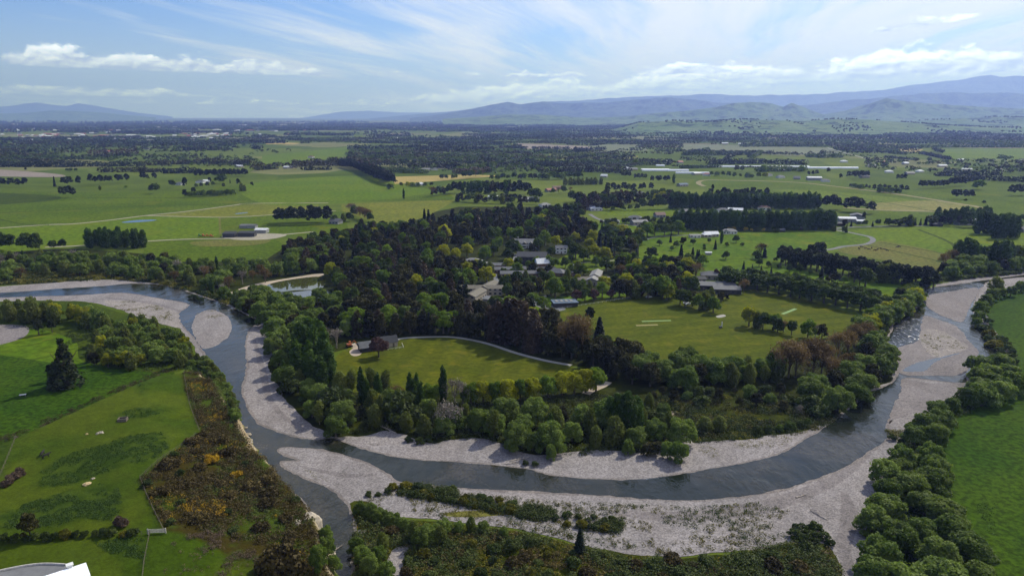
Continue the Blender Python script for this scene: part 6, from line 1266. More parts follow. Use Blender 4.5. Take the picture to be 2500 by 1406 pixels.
for px_, py_, rf in HOUSES:
    i = RNG.randrange(3); a, b, c, w_ = house_mesh(i, rf); x_, y_ = W(px_, py_)[:2]
    rt = empty('house', (x_, y_, 0), R(RNG.uniform(-30, 30)), None, 'house', 'scattered houses of the plain'); link('wall', a, rt); link('roof', b, rt)
    if y_ < 1300:
        for s in (0, w_ / 3, w_ * 2 / 3): link('window', c, rt).location = (s, 0, 0)
    rt.scale = [1 + max(0, y_ - 1400) / 4000] * 3
    AUTO.append((rt, 'house_' + RN[rf], x_, y_, 'scattered houses of the plain'))
# ---- the far town: the largest roofs one by one, the small ones as one mass
tr = random.Random(3)
TW = {}
for k_, rf in enumerate(('rwhite', 'rwhite', 'rlight', 'rgrey', 'rred')):
    for st_ in ('gable', 'hip'):
        o = poly_obj('town_house', [box(-7, 7, -5, 5, 0, 3.4), roof_part(14, 10, 3.4, 2.4, st_)], BM[rf]); TW[(k_, st_)] = o.data; bpy.data.objects.remove(o)
for i in range(230):
    py_ = tr.choice([tr.uniform(326, 346), tr.uniform(312, 334), tr.uniform(305, 320)]); px_ = tr.uniform(-20, 830) if py_ < 330 else tr.uniform(-20, 560)
    if tr.random() < .35: px_, py_ = tr.choice([(tr.uniform(0, 190), tr.uniform(326, 336)), (tr.uniform(220, 420), tr.uniform(335, 341)), (tr.uniform(460, 570), tr.uniform(326, 334)), (tr.uniform(680, 745), tr.uniform(302, 306)), (tr.uniform(560, 690), tr.uniform(304, 322))])
    x_, y_ = W(px_, py_)[:2]; big = tr.random() < .22
    o = link('town_building', TW[(tr.randrange(5), tr.choice(('gable', 'hip')))]); o.location = (x_, y_, 0); o.rotation_euler = (0, 0, R(24 + tr.uniform(-8, 8))); s = y_ / 4200
    o.scale = (s * (3.4 if big else 1.5), s * (1.6 if big else 1.2), (1.4 if big else 1.2) * max(1, s * .8)); tag(o, 'small pale roofed building of the distant town under the left hills', 'building', 'buildings of the distant town')
# ------------------------------------------------------------------ ground cover that nobody could count
def cover(name, poly, n, hr, wr, matk, per=22, q=.34, mask=None, thr=.5, msc=8, seed=1, world_=False):
    """low lumps of foliage strewn inside an outline, clustered by a noise; one object"""
    rng = np.random.default_rng(seed * 7 + n); P = [p_ if world_ else G(*p_)[:2] for p_ in poly]; xs = [p_[0] for p_ in P]; ys = [p_[1] for p_ in P]
    C = np.stack([rng.uniform(min(xs), max(xs), n * 14), rng.uniform(min(ys), max(ys), n * 14)], 1); C = C[inside(C[:, 0], C[:, 1], P)]
    C = C[fbm(C[:, 0], C[:, 1], msc, 3, seed + 60) > thr][:n]
    if mask is not None: C = C[mask(C[:, 0], C[:, 1])]
    m = len(C); Z = terrain(C[:, 0], C[:, 1]); H = rng.uniform(*hr, m); Wd = rng.uniform(*wr, m); k = np.repeat(np.arange(m), per); D = rng.normal(size=(len(k), 3)); D /= np.linalg.norm(D, axis=1)[:, None]; D[:, 2] = np.abs(D[:, 2])
    r = Wd[k] * (.7 + .4 * rng.random(len(k)))
    Q = np.stack([C[k, 0] + D[:, 0] * r, C[k, 1] + D[:, 1] * r, Z[k] + D[:, 2] * H[k]], 1)
    V = quads(Q, D + rng.normal(size=D.shape) * .5 + (0, 0, .2), q * np.clip(Wd[k] / 1.2, .5, 1.3), rng); ti = np.clip(rng.random(m)[k] * .8 + rng.random(len(k)) * .35, 0, 1)
    return tag(link(name, mesh_np(name, V, np.arange(len(V)).reshape(-1, 4), LM[matk], False, {'tint': ('FACE', 'FLOAT', ti)})), kind='stuff')


front = [(868, 1400), (862, 1245), (905, 1240), (960, 1275), (1080, 1285), (1260, 1302), (1390, 1332), (1520, 1358), (1650, 1368), (1800, 1352), (1950, 1325), (2025, 1340), (2055, 1406), (2060, 1425), (845, 1425)]
dry_ = [W(*p_)[:2] for p_ in [(930, 1500), (945, 1390), (955, 1340), (1000, 1332), (992, 1400), (1010, 1500)]]
nd = lambda a, b: ~inside(a, b, dry_)
cover('scrub_undergrowth', front, 2600, (.8, 2.2), (.8, 1.6), 'shrub', mask=nd, thr=.46, seed=1); cover('broom_undergrowth', front, 1400, (.6, 1.4), (.7, 1.4), 'broom', mask=nd, thr=.48, seed=2); cover('heath_undergrowth', front, 900, (.7, 1.7), (.8, 1.5), 'gorse', mask=nd, thr=.53, seed=3); cover('yellow_flower_undergrowth', front, 60, (.5, .9), (.4, .8), 'bloom', mask=nd, thr=.58, seed=4)
cover('willow_scrub_undergrowth', [(870, 1245), (960, 1280), (1080, 1290), (1180, 1300), (1200, 1330), (1080, 1350), (960, 1330), (880, 1290)], 260, (1.2, 2.4), (1.0, 1.9), 'shrub', thr=.38, seed=5)
cover('scrub_undergrowth', [(1520, 1375), (1700, 1380), (1950, 1350), (2010, 1345), (2050, 1420), (2060, 1425), (1480, 1425)], 700, (1.2, 2.6), (1.0, 1.9), 'shrub', thr=.38, seed=6)
gor = [(452, 905), (500, 935), (560, 1010), (612, 1090), (740, 1232), (780, 1340), (812, 1425), (640, 1425), (600, 1400), (510, 1335), (430, 1298), (400, 1285), (372, 1225), (345, 1172), (405, 1122), (492, 1056), (468, 985), (450, 940)]
brown_low = [W(*p_, 11)[:2] for p_ in [(430, 1300), (640, 1330), (720, 1500), (360, 1500), (370, 1310)]]
nb = lambda a, b: ~inside(a, b, brown_low)
cover('gorse_scrub', gor, 3400, (.6, 1.6), (.7, 1.4), 'gorse', mask=nb, thr=.36, seed=11); cover('green_gorse_scrub', gor, 900, (.4, 1.1), (.6, 1.2), 'shrub', mask=nb, thr=.54, seed=12); cover('gorse_blossom', gor, 320, (.6, 1.5), (.4, .9), 'bloom', mask=nb, thr=.60, msc=14, seed=13)
cover('gorse_blossom', [(430, 1245), (480, 1225), (550, 1230), (555, 1265), (470, 1260)], 70, (.8, 1.6), (.5, 1.0), 'bloom', thr=.42, msc=5, seed=14); cover('gorse_blossom', [(465, 1090), (540, 1110), (560, 1130), (480, 1105)], 16, (.8, 1.4), (.5, .8), 'bloom', thr=.42, msc=5, seed=24)
cover('dry_heath', [(445, 1310), (540, 1290), (600, 1330), (640, 1360), (650, 1460), (560, 1460), (520, 1380), (480, 1330)], 230, (.4, 1.0), (.4, .9), 'dull', thr=.50, msc=7, seed=15); cover('dry_heath', [(400, 1300), (600, 1320), (640, 1400), (600, 1460), (400, 1420)], 60, (.4, .8), (.4, .8), 'dull', thr=.5, msc=6, seed=16)
cover('scarp_scrub', [(447, 896), (395, 903), (300, 942), (150, 1008), (-20, 1080), (-20, 1095), (150, 1022), (300, 956), (395, 913)], 300, (.5, 1.3), (.5, 1.1), 'gorse', thr=.40, seed=17); cover('scarp_scrub', [(447, 896), (300, 942), (150, 1008), (-20, 1080), (-20, 1095), (300, 956), (395, 913)], 130, (.4, .9), (.5, .9), 'dull', thr=.48, seed=18)
cover('cliff_foot_growth', [(452, 880), (490, 870), (520, 905), (560, 970), (585, 1030), (572, 1040), (540, 985), (505, 935), (455, 900)], 420, (.8, 2.0), (.8, 1.6), 'willow', thr=.33, seed=19)
for i, q in enumerate([[(100, 1150), (160, 1110), (250, 1085), (330, 1060), (395, 1055), (415, 1090), (380, 1120), (300, 1140), (220, 1165), (160, 1185), (100, 1190)], [(60, 1230), (160, 1200), (240, 1180), (290, 1190), (300, 1240), (270, 1270), (190, 1265), (140, 1285), (0, 1290)], [(280, 1010), (340, 995), (400, 1000), (380, 1015), (300, 1025)], [(300, 960), (340, 945), (380, 948), (350, 965)], [(0, 1165), (60, 1085), (130, 1025), (60, 1090)], [(215, 1312), (350, 1312), (352, 1365), (270, 1350)]]): cover('dock_weeds', q, (1500, 1250, 170, 110, 200, 380)[i], (.15, .4), (.3, .8), 'weed', 10, .38, msc=4.5, thr=.42, seed=30 + i)
es = [(1590, 975), (1700, 962), (1900, 975), (2050, 1015), (2025, 1042), (1930, 1062), (1790, 1076), (1700, 1082), (1650, 1055), (1600, 1010)]
cover('bramble_thicket', es, 1500, (.6, 1.8), (.8, 1.7), 'shrub', thr=.42, seed=40); cover('bramble_thicket', es, 500, (.5, 1.2), (.8, 1.4), 'broom', thr=.55, seed=41); cover('bramble_thicket', es, 420, (.8, 2.2), (.8, 1.6), 'native', thr=.50, seed=42)
low = [(800, 1040), (840, 960), (1000, 975), (1300, 985), (1480, 965), (1600, 985), (1660, 1060), (1680, 1100), (1600, 1112), (1440, 1110), (1340, 1115), (1260, 1098), (1180, 1072), (1040, 1072), (960, 1050), (870, 1062)]
cover('riverside_undergrowth', low, 1500, (.8, 2.2), (.9, 1.8), 'shrub', thr=.42, seed=43); cover('riverside_undergrowth', low, 500, (.8, 2.5), (.8, 1.6), 'native', thr=.52, seed=44)
up = [(-20, 668), (200, 664), (380, 680), (480, 706), (560, 738), (560, 745), (480, 716), (380, 692), (280, 683), (120, 690), (-20, 697)]
cover('bank_undergrowth', up, 1300, (.8, 1.8), (1.2, 2.2), 'broom', 20, .55, thr=.44, seed=45); cover('bank_undergrowth', up, 800, (.8, 2.0), (1.2, 2.2), 'shrub', 20, .55, thr=.48, seed=46)
lb = [(-20, 790), (260, 800), (430, 830), (480, 880), (440, 905), (330, 905), (205, 885), (215, 860), (60, 800)]
cover('bank_undergrowth', lb, 700, (.6, 1.6), (.8, 1.6), 'shrub', thr=.5, seed=47)
cover('gravel_weeds', [(890, 1200), (965, 1185), (1150, 1208), (1400, 1228), (1700, 1238), (1850, 1228), (1985, 1262), (1995, 1300), (1800, 1345), (1600, 1355), (1400, 1322), (1250, 1290), (1050, 1262), (900, 1240)], 1100, (.35, 1.0), (.4, 1.0), 'broom', 16, .42, thr=.47, msc=12, seed=50); cover('gravel_weeds', [(960, 1190), (1400, 1228), (1700, 1238), (1850, 1228), (1985, 1262), (1995, 1300), (1800, 1345), (1600, 1355), (1400, 1322), (1050, 1262)], 650, (.4, 1.2), (.4, 1.0), 'shrub', 16, .42, thr=.50, msc=14, seed=51)
cover('island_scrub', [(945, 1185), (1050, 1188), (1150, 1204), (1290, 1234), (1450, 1262), (1525, 1275), (1515, 1302), (1400, 1290), (1240, 1258), (1100, 1230), (960, 1205)], 1500, (.7, 2.0), (.8, 1.5), 'shrub', thr=.36, seed=52)
cover('gravel_weeds', [(1690, 1092), (1790, 1082), (1900, 1066), (1980, 1052), (1930, 1080), (1840, 1100), (1740, 1118)], 130, (.3, .8), (.4, .9), 'broom', 14, .34, thr=.5, seed=53); cover('gravel_weeds', [(2250, 815), (2330, 830), (2355, 850), (2260, 860)], 45, (.4, .9), (.5, 1.0), 'broom', 14, .5, thr=.5, seed=54); cover('gravel_weeds', [(230, 730), (330, 738), (430, 755), (420, 785), (330, 768)], 160, (.3, .8), (.5, 1.1), 'broom', 14, .45, thr=.54, seed=55); cover('gravel_weeds', [(480, 765), (520, 757), (545, 772), (500, 785)], 50, (.3, .8), (.4, .9), 'broom', 14, .4, thr=.45, seed=56); cover('gravel_weeds', [(735, 1145), (775, 1150), (800, 1175), (770, 1172)], 30, (.2, .5), (.3, .7), 'broom', 12, .3, thr=.4, seed=57)
cover('right_bank_growth', [(2160, 1050), (2200, 1050), (2220, 1085), (2210, 1110), (2180, 1085)], 120, (.4, 1.2), (.6, 1.2), 'broom', thr=.4, seed=58); cover('right_bank_growth', [(2240, 1060), (2300, 1010), (2370, 965), (2390, 985), (2290, 1085), (2270, 1200), (2290, 1290), (2420, 1420), (2120, 1440), (2120, 1300), (2170, 1170)], 620, (.8, 2.2), (.9, 1.7), 'shrub', thr=.45, seed=59)
cover('thistle_patch', [(2380, 1225), (2430, 1230), (2425, 1310), (2400, 1290)], 70, (.2, .5), (.4, .8), 'weed', 10, .4, thr=.45, seed=60)

# ------------------------------------------------------------------ fences, gates, stones, driftwood, machines, animals
def fence(pts, label, h=1.2, sp=3.0, rails=(.45, .95), mat='wood', name='fence', pr=.07, g=None):
    P = [np.array(G(*p_)) for p_ in pts]; C = np.mean(P, 0); rt = empty(name, tuple(C), 0, label, 'fence', g); po = []
    for a, b in zip(P[:-1], P[1:]):
        m = max(1, int(np.linalg.norm(b - a) / sp)); po += [a + (b - a) * i / m for i in range(m)]
    po = (po + [P[-1]])[:90]
    for q in po: q[2] = float(terrain(q[0], q[1]))
    o0 = poly_obj('post', [tube([(0, 0, -.2), (0, 0, h)], [pr, pr], 5)], BM[mat], rt); o0.location = po[0] - C
    for q in po[1:]: c = o0.copy(); COL.objects.link(c); c.parent = rt; c.location = q - C
    poly_obj('rail', [tube([tuple(q - C + [0, 0, z_]) for q in po], [.035] * len(po), 4) for z_ in rails], BM[mat], rt)
    return rt


fence([(478, 1062), (430, 1098), (385, 1128), (342, 1168), (356, 1205), (372, 1240), (388, 1272), (400, 1296)], 'post and wire fence between the terrace grass and the brown gorse')
fence([(447, 915), (462, 985), (478, 1030), (488, 1055)], 'short post and wire fence at the head of the gorse slope')
fence([(345, 1305), (366, 1304), (352, 1375), (345, 1440)], 'wire fence running down past the terrace gate')
fence([(0, 1163), (40, 1112), (70, 1078), (110, 1042)], 'wire fence across the dark weeds on the terrace edge')
fence([(1362, 755), (1420, 746), (1480, 737), (1540, 728)], 'low rail fence behind the second oval', 1.0, 3.2, (.5, .95), 'white', 'rail_fence')
gp = G(372, 1302); rt = empty('gate', (gp[0] + 1.2, gp[1], gp[2]), R(4), 'pale wooden gate at the end of the terrace hedge', 'gate')
for z_ in (.3, .6, .9, 1.2): poly_obj('rail', [box(-2.2, 2.2, -.05, .05, z_, z_ + .14)], BM['conc'], rt)
for x_ in (-2.25, 2.25): poly_obj('post', [box(x_ - .12, x_ + .12, -.12, .12, -.2, 1.5)], BM['conc'], rt)


def rock(px, py, r, label, mat='rock', name='boulder', flat=.6, cat='rock'):
    rng = np.random.default_rng(int(px * 7 + py)); p_ = G(px, py); V, F = [], []; nu, nv = 9, 6
    for i in range(nv):
        th = math.pi * i / (nv - 1)
        for j in range(nu): a = 6.283 * j / nu; k = r * (.75 + .5 * rng.random()); V.append((math.sin(th) * math.cos(a) * k, math.sin(th) * math.sin(a) * k * .8, math.cos(th) * k * flat + r * .2))
    F = [(i * nu + j, (i + 1) * nu + j, (i + 1) * nu + (j + 1) % nu, i * nu + (j + 1) % nu) for i in range(nv - 1) for j in range(nu)]
    o = poly_obj(name, [(V, F)], BM[mat]); o.location = p_; return tag(o, label, cat)


rock(212, 1183, 1.3, 'tan clay mound between the dark weed patches', 'straw', 'clay_mound', .35, 'mound'); rock(227, 1169, .6, 'small white stone just above the tan mound'); rock(247, 1057, .9, 'pale upright rock on the upper terrace'); rock(238, 1059, .7, 'low pale stone beside the upright rock'); rock(212, 1060, .5, 'small brown stone left of the upright rock', 'straw')
V, F = [], []
for i in range(16):
    for j in range(28):
        th, a = math.pi * i / 15, 6.283 * j / 28; pw = lambda c_: math.copysign(abs(c_) ** .45, c_)
        q = np.array([pw(math.sin(th)) * pw(math.cos(a)) * 2.2, pw(math.sin(th)) * pw(math.sin(a)) * 4.6, pw(math.cos(th)) * 3.9]); k = .86 + .5 * float(fbm(q[1] * 1.0 + q[0] * .7 + 50, q[2] * 2.2 + 50, 2.6, 4, 9)); V.append(tuple(q * k))
F = [(i * 28 + j, (i + 1) * 28 + j, (i + 1) * 28 + (j + 1) % 28, i * 28 + (j + 1) % 28) for i in range(15) for j in range(28)]
o = poly_obj('rock_face', [(V, F)], BM['rock']); o.location = (*W(746, 1283, 7)[:2], 5.2); o.rotation_euler = (0, R(-8), R(-32)); tag(o, 'pale eroded rock face of the cliff above the lower channel', 'cliff')
rng_ = random.Random(8)
for i, (px_, py_) in enumerate([(600, 1045), (607, 1062), (612, 1075), (603, 1070), (616, 1090), (622, 1108), (609, 1083), (806, 1336), (811, 1350)]): tag(rock(px_, py_, rng_.uniform(.7, 1.2), None), 'pale fallen boulder at the water line under the cliff', 'rock', 'boulders under the cliff')
# stone trough
tp = G(300, 1027); rt = empty('water_trough', tp, R(12), 'square grey concrete trough on the upper terrace', 'trough')
for n_, b_ in (('side', box(-1.5, 1.5, -1.2, -.95, 0, 1.1)), ('side', box(-1.5, 1.5, .95, 1.2, 0, 1.1)), ('side', box(-1.5, -1.25, -.95, .95, 0, 1.1)), ('side', box(1.25, 1.5, -.95, .95, 0, 1.1))): poly_obj(n_, [b_], BM['wood'], rt)
poly_obj('bottom', [box(-1.25, 1.25, -.95, .95, 0, .5)], BM['metal'], rt)
tp = G(56, 967); rt = empty('picnic_table', tp, R(20), 'white topped table in the lower meadow', 'table'); poly_obj('table_top', [box(-1.3, 1.3, -.6, .6, .75, .85)], BM['white'], rt)
for x_ in (-1, 1): poly_obj('leg', [box(x_ - .1, x_ + .1, -.4, .4, 0, .75)], BM['wood'], rt)


def drift(px, py, L, rz, label, r=.28, arms=5):
    rng = np.random.default_rng(int(px)); p_ = G(px, py); V, F = [], []; T_ = [tube([(-L / 2, 0, r), (-L * .1, rng.normal() * .4, r * 1.2), (L * .3, rng.normal() * .5, r * 1.6), (L / 2, 0, r * 2.4)], [r * 1.3, r, r * .7, r * .3], 6)]
    for i in range(arms):
        a = -L * .2 + L * .65 * i / arms; s = rng.choice([-1, 1]); T_.append(tube([(a, 0, r), (a + L * .12, s * L * .06, r + .5), (a + L * .25, s * L * rng.uniform(.08, .16), r + rng.uniform(.4, 1.4))], [r * .5, r * .35, r * .12], 4))
    o = poly_obj('driftwood_log', T_, BM['drift']); o.location = p_; o.rotation_euler = (0, 0, R(rz)); return tag(o, label, 'driftwood')


drift(1500, 1278, 10, 52, 'branched bleached log across the gravel island scrub'); drift(1985, 1303, 5, 25, 'pale bare log in the bushes at the right end of the gravel'); drift(1958, 1213, 4.5, 15, 'short brown log alone on the open gravel', .22, 2); drift(1998, 1258, 6, 120, 'grey branch heap behind the pale bare log', .16, 8); drift(948, 1050, 9, 140, 'fallen green mossed branch at the back of the gravel beach', .2, 6); drift(1268, 1122, 7, 20, 'grey driftwood in the shade of the gravel beach willows', .2, 7); drift(1250, 1132, 5, 10, 'driftwood nearer the water in the willow shade', .2, 5); drift(915, 1085, 4, -10, 'thin branch lying at the far gravel edge', .12, 3); drift(818, 1345, 6, 60, 'white snag in the rapids under the pale cliff', .15, 5); drift(2410, 1401, 3.5, 70, 'bleached log under the right bank willows', .2, 3)


def skin_mesh(name, nodes, edges, mat, sub=1):
    me = bpy.data.meshes.new(name); me.from_pydata([n_[0] for n_ in nodes], edges, []); o = bpy.data.objects.new(name, me); COL.objects.link(o); o.modifiers.new('skin', 'SKIN'); o.modifiers.new('sub', 'SUBSURF').levels = sub
    for v_, n_ in zip(me.skin_vertices[0].data, nodes): v_.radius = (n_[1], n_[1] * (n_[2] if len(n_) > 2 else 1))
    me.skin_vertices[0].data[0].use_root = True
    dg_ = bpy.context.evaluated_depsgraph_get(); m2 = bpy.data.meshes.new_from_object(o.evaluated_get(dg_)); bpy.data.objects.remove(o); m2.materials.clear(); m2.materials.append(mat); return m2


hide = plain_mat('black_cow_hide', (0.02, 0.018, 0.016), .7, .2); hide2 = plain_mat('brown_cow_hide', (0.07, 0.04, 0.025), .7, .2)
cn = [((-.2, 0, 1.0), .36), ((.55, 0, 1.02), .36), ((-.85, 0, 1.03), .32), ((1.0, 0, 1.25), .2), ((1.35, 0, 1.2), .15), ((1.62, 0, 1.02), .09)]; ce = [(0, 1), (0, 2), (1, 3), (3, 4), (4, 5)]
for sx, par, kx in ((.62, 1, -.06), (-.85, 2, .1)):
    for sy in (-.22, .22): i0 = len(cn); cn += [((sx, sy, .72), .13), ((sx - kx, sy, .4), .08), ((sx, sy, .03), .07)]; ce += [(par, i0), (i0, i0 + 1), (i0 + 1, i0 + 2)]
cn += [((-1.16, 0, .95), .04), ((-1.2, 0, .45), .04)]; ce += [(2, len(cn) - 2), (len(cn) - 2, len(cn) - 1)]
for sy in (-.2, .2): cn.append(((1.28, sy, 1.3), .05)); ce.append((4, len(cn) - 1))
cow_a = skin_mesh('cow', cn, ce, hide); cow_b = skin_mesh('cow', cn, ce, hide2)
for px_, py_, rz, m_, lb, s_ in [(104, 1112, 100, cow_a, 'black cow standing left of its companion on the terrace', 1.15), (113, 1117, 60, cow_a, 'black cow just right of its companion on the terrace', 1.1)]:
    o = link('cow', m_); o.location = G(px_, py_); o.rotation_euler = (0, 0, R(rz)); o.scale = [s_] * 3; tag(o, lb, 'cow', 'cattle')
for i, (px_, py_) in enumerate([(2103, 605), (2113, 608), (2121, 611), (2128, 607), (2136, 613), (2142, 611), (2150, 609), (2158, 611), (2097, 609), (2166, 614), (2190, 606), (2195, 604)]):
    o = link('cow', (cow_a, cow_b)[i % 3 == 1]); o.location = (*W(px_, py_)[:2], 0); o.rotation_euler = (0, 0, rng_.uniform(0, 6.28)); o.scale = [1.25] * 3; tag(o, 'dark cow grazing in the herd on the olive paddock above the shelterbelt', 'cow', 'cattle herd on the olive paddock')
# person walking on the second oval
cloth = plain_mat('dark_clothes', (0.025, 0.025, 0.035), .8); skin_ = plain_mat('skin', (0.42, 0.26, 0.19), .6); hair = plain_mat('dark_hair', (0.02, 0.015, 0.01), .7)
pn = [((0, 0, .95), .15), ((0, 0, 1.2), .15), ((0, 0, 1.42), .16), ((0, .01, 1.55), .06), ((0, .02, 1.68), .10), ((.09, .02, .9), .1), ((.1, .16, .5), .07), ((.1, .12, .06), .05), ((.1, .26, .03), .04), ((-.09, 0, .9), .1), ((-.1, -.06, .5), .07), ((-.1, -.22, .08), .05), ((-.1, -.1, .03), .04), ((.2, 0, 1.42), .07), ((.25, -.08, 1.15), .05), ((.25, .06, .92), .035), ((-.2, 0, 1.42), .07), ((-.25, .06, 1.15), .05), ((-.25, .2, .95), .035)]
pe = [(0, 1), (1, 2), (2, 3), (3, 4), (0, 5), (5, 6), (6, 7), (7, 8), (0, 9), (9, 10), (10, 11), (11, 12), (2, 13), (13, 14), (14, 15), (2, 16), (16, 17), (17, 18)]
o = link('person', skin_mesh('person', pn, pe, cloth)); o.location = (*W(1881, 855)[:2], .05); o.rotation_euler = (0, 0, R(-60)); tag(o, 'person in dark clothes walking alone on the second oval', 'person')
V_, F_ = [], []
for i in range(6):
    for j in range(8): th = math.pi * i / 5; V_.append((math.sin(th) * math.cos(j * .785) * .115, .01 + math.sin(th) * math.sin(j * .785) * .115, 1.72 + math.cos(th) * .10))
poly_obj('hair', [(V_, [(i * 8 + j, i * 8 + (j + 1) % 8, (i + 1) * 8 + (j + 1) % 8, (i + 1) * 8 + j) for i in range(3) for j in range(8)])], hair, o)
# screen and roller at the middle of the second oval
rt = empty('sight_screen', (*W(1762, 800)[:2], .05), R(20), 'tall white post with dark base on the second oval', 'post'); poly_obj('post', [box(-.25, .25, -.15, .15, .3, 3.6)], BM['white'], rt); poly_obj('base', [box(-1.6, -.2, -.5, .5, 0, .9)], BM['metal'], rt); poly_obj('foot', [box(-.5, .5, -.5, .5, 0, .3)], BM['metal'], rt)


def car(px, py, rz, mat, label):
    rt = empty('parked_car', (*W(px, py)[:2], .08), R(rz), label, 'car')
    prof = [(-2.1, .35), (-2.1, .85), (-1.5, .95), (-1.0, 1.42), (.5, 1.45), (1.15, .98), (2.05, .85), (2.15, .4)]
    V = [(x_, s * .85 * (.84 if z_ > 1.2 else 1), z_) for s in (-1, 1) for x_, z_ in prof]; n_ = len(prof)
    poly_obj('body', [(V, [(i, i + 1, n_ + i + 1, n_ + i) for i in range(n_ - 1)] + [tuple(range(n_ - 1, -1, -1)), tuple(range(n_, 2 * n_)), (0, n_, 2 * n_ - 1, n_ - 1)])], mat, rt)
    for s in (-1, 1): poly_obj('window', [([(-1.2, s * .86, 1.0), (.95, s * .86, 1.0), (.45, s * .77, 1.38), (-.95, s * .77, 1.36)], [(0, 1, 2, 3)])], BM['glass'], rt)
    for x_ in (-1.35, 1.35):
        for s in (-1, 1): poly_obj('wheel', [tube([(x_, s * .7, .33), (x_, s * .9, .33)], [.33, .33], 10)], BM['rubber'], rt)
    return rt


car(1584, 727, 15, BM['paint'], 'white car under the big green tree by the second oval'); car(1680, 744, 25, BM['paint'], 'white car in the shade of the trees right of it'); car(1672, 741, 70, BM['paint'], 'white car parked left of the other at the shady trees'); car(1322, 735, 40, BM['rubber'], 'dark car on the grey car park behind the pool building'); car(1312, 740, 10, BM['paint'], 'white car on the grey car park behind the pool building')
# farm machines in the yard, digger by the pavilion
for i, (px_, py_, mk_, lb) in enumerate([(489, 579, 'green', 'green tractor at the left end of the machine row'), (498, 579, 'orange', 'orange farm machine second in the row'), (508, 579, 'orange', 'orange farm machine in the middle of the row'), (517, 580, 'orange', 'orange farm machine nearest the dark sheds')]):
    rt = empty('tractor', (*W(px_, py_)[:2], .3), R(rng_.uniform(-20, 20)), lb, 'tractor'); poly_obj('body', [box(-.4, 1.8, -.5, .5, .8, 1.7)], BM[mk_], rt); poly_obj('cab', [box(-1.5, -.4, -.7, .7, .8, 2.7)], BM[mk_], rt); poly_obj('roof', [box(-1.6, -.3, -.8, .8, 2.7, 2.85)], BM[mk_], rt)
    for x_, r_ in ((-1.1, .85), (1.3, .5)):
        for s in (-1, 1): poly_obj('wheel', [tube([(x_, s * .7, r_), (x_, s * 1.0, r_)], [r_, r_], 12)], BM['rubber'], rt)
rt = empty('excavator', (*W(853, 847)[:2], .1), R(35), 'orange digger beside the bare sand at the pavilion', 'digger'); poly_obj('body', [box(-1.3, 1.0, -1.0, 1.0, .9, 1.9)], BM['orange'], rt); poly_obj('cab', [box(.0, 1.1, .1, 1.0, 1.9, 2.9)], BM['orange'], rt); poly_obj('arm', [tube([(1.0, -.3, 1.4), (2.6, -.3, 3.3)], [.2, .18], 5), tube([(2.6, -.3, 3.3), (3.9, -.3, 1.6)], [.18, .14], 5)], BM['orange'], rt); poly_obj('bucket', [box(3.6, 4.3, -.7, .1, .9, 1.6)], BM['metal'], rt)
for s in (-1, 1): poly_obj('track', [box(-1.5, 1.5, s * 1.0 - .3, s * 1.0 + .3, 0, .85)], BM['rubber'], rt)
# hay bales scattered on the ripe paddock
hb = poly_obj('hay_bale', [tube([(-.6, 0, .65), (.6, 0, .65)], [.65, .65], 10)], BM['straw']); hbm = hb.data; bpy.data.objects.remove(hb)
# white house at the corner of the terrace
hx, hy, hz_ = -103.4, 146.6, TERR; u = math.degrees(math.atan2(-4.8, 4.6))
rt = empty('house', (-103.2, 140.9, hz_ - .2), R(-52), 'house with a plain white roof at the near corner of the terrace', 'house')
poly_obj('wall', [box(-3.0, 3.0, -8, 6.6, 0, 4.3)], BM['white'], rt)
v, f = box(-3.5, 3.5, -9, 7.2, 4.45, 4.7); v = [(a, b, c + (a + 3.5) * .07) for a, b, c in v]; ribs = [([(a, b, c + (a + 3.5) * .07) for a, b, c in box(-3.5, 3.5, y_ - .035, y_ + .035, 4.70, 4.76)[0]], box(0, 1, 0, 1, 0, 1)[1]) for y_ in np.arange(-8.7, 7.1, .62)]; ro = poly_obj('roof', [(v, f)] + ribs, BM['rbright'], rt); poly_obj('window', [box(2.97, 3.05, 2, 4.5, 1, 2.4)], BM['glass'], rt); poly_obj('gutter', [tube([(3.6, -9, 4.95), (3.6, 7.2, 4.95)], [.09, .09], 5)], BM['rgrey'], ro)
poly_obj('chimney', [box(-4.4, -3.4, 3.4, 4.6, 0, 5.2), box(-4.55, -3.25, 3.25, 4.75, 5.2, 5.4)], BM['white'], rt)
yl = [G(*p_)[:2] for p_ in [(-60, 1404), (0, 1398), (60, 1386), (110, 1382), (165, 1384), (190, 1400), (180, 1460), (-60, 1470)]]
pts = [np.array(p_) for p_ in yl]; V = [(p_[0], p_[1], float(terrain(p_[0], p_[1])) + .25) for p_ in catmull(pts, True, 6)]
me = bpy.data.meshes.new('driveway'); me.from_pydata(V, [], [list(range(len(V)))]); me.update(); me.materials.append(M['road']); tag(link('driveway', me), kind='structure')
wl = [np.array(G(*p_)) for p_ in [(-20, 1402), (0, 1396), (60, 1384), (110, 1379), (160, 1381)]]; wl = catmull(wl, False, 4)
poly_obj('garden_wall', [tube([(p_[0], p_[1], p_[2] + .3) for p_ in wl], [.38] * len(wl), 6)], BM['conc'])['label'] = 'low stone wall edging the grey yard by the white house'; bpy.data.objects['garden_wall']['category'] = 'wall'
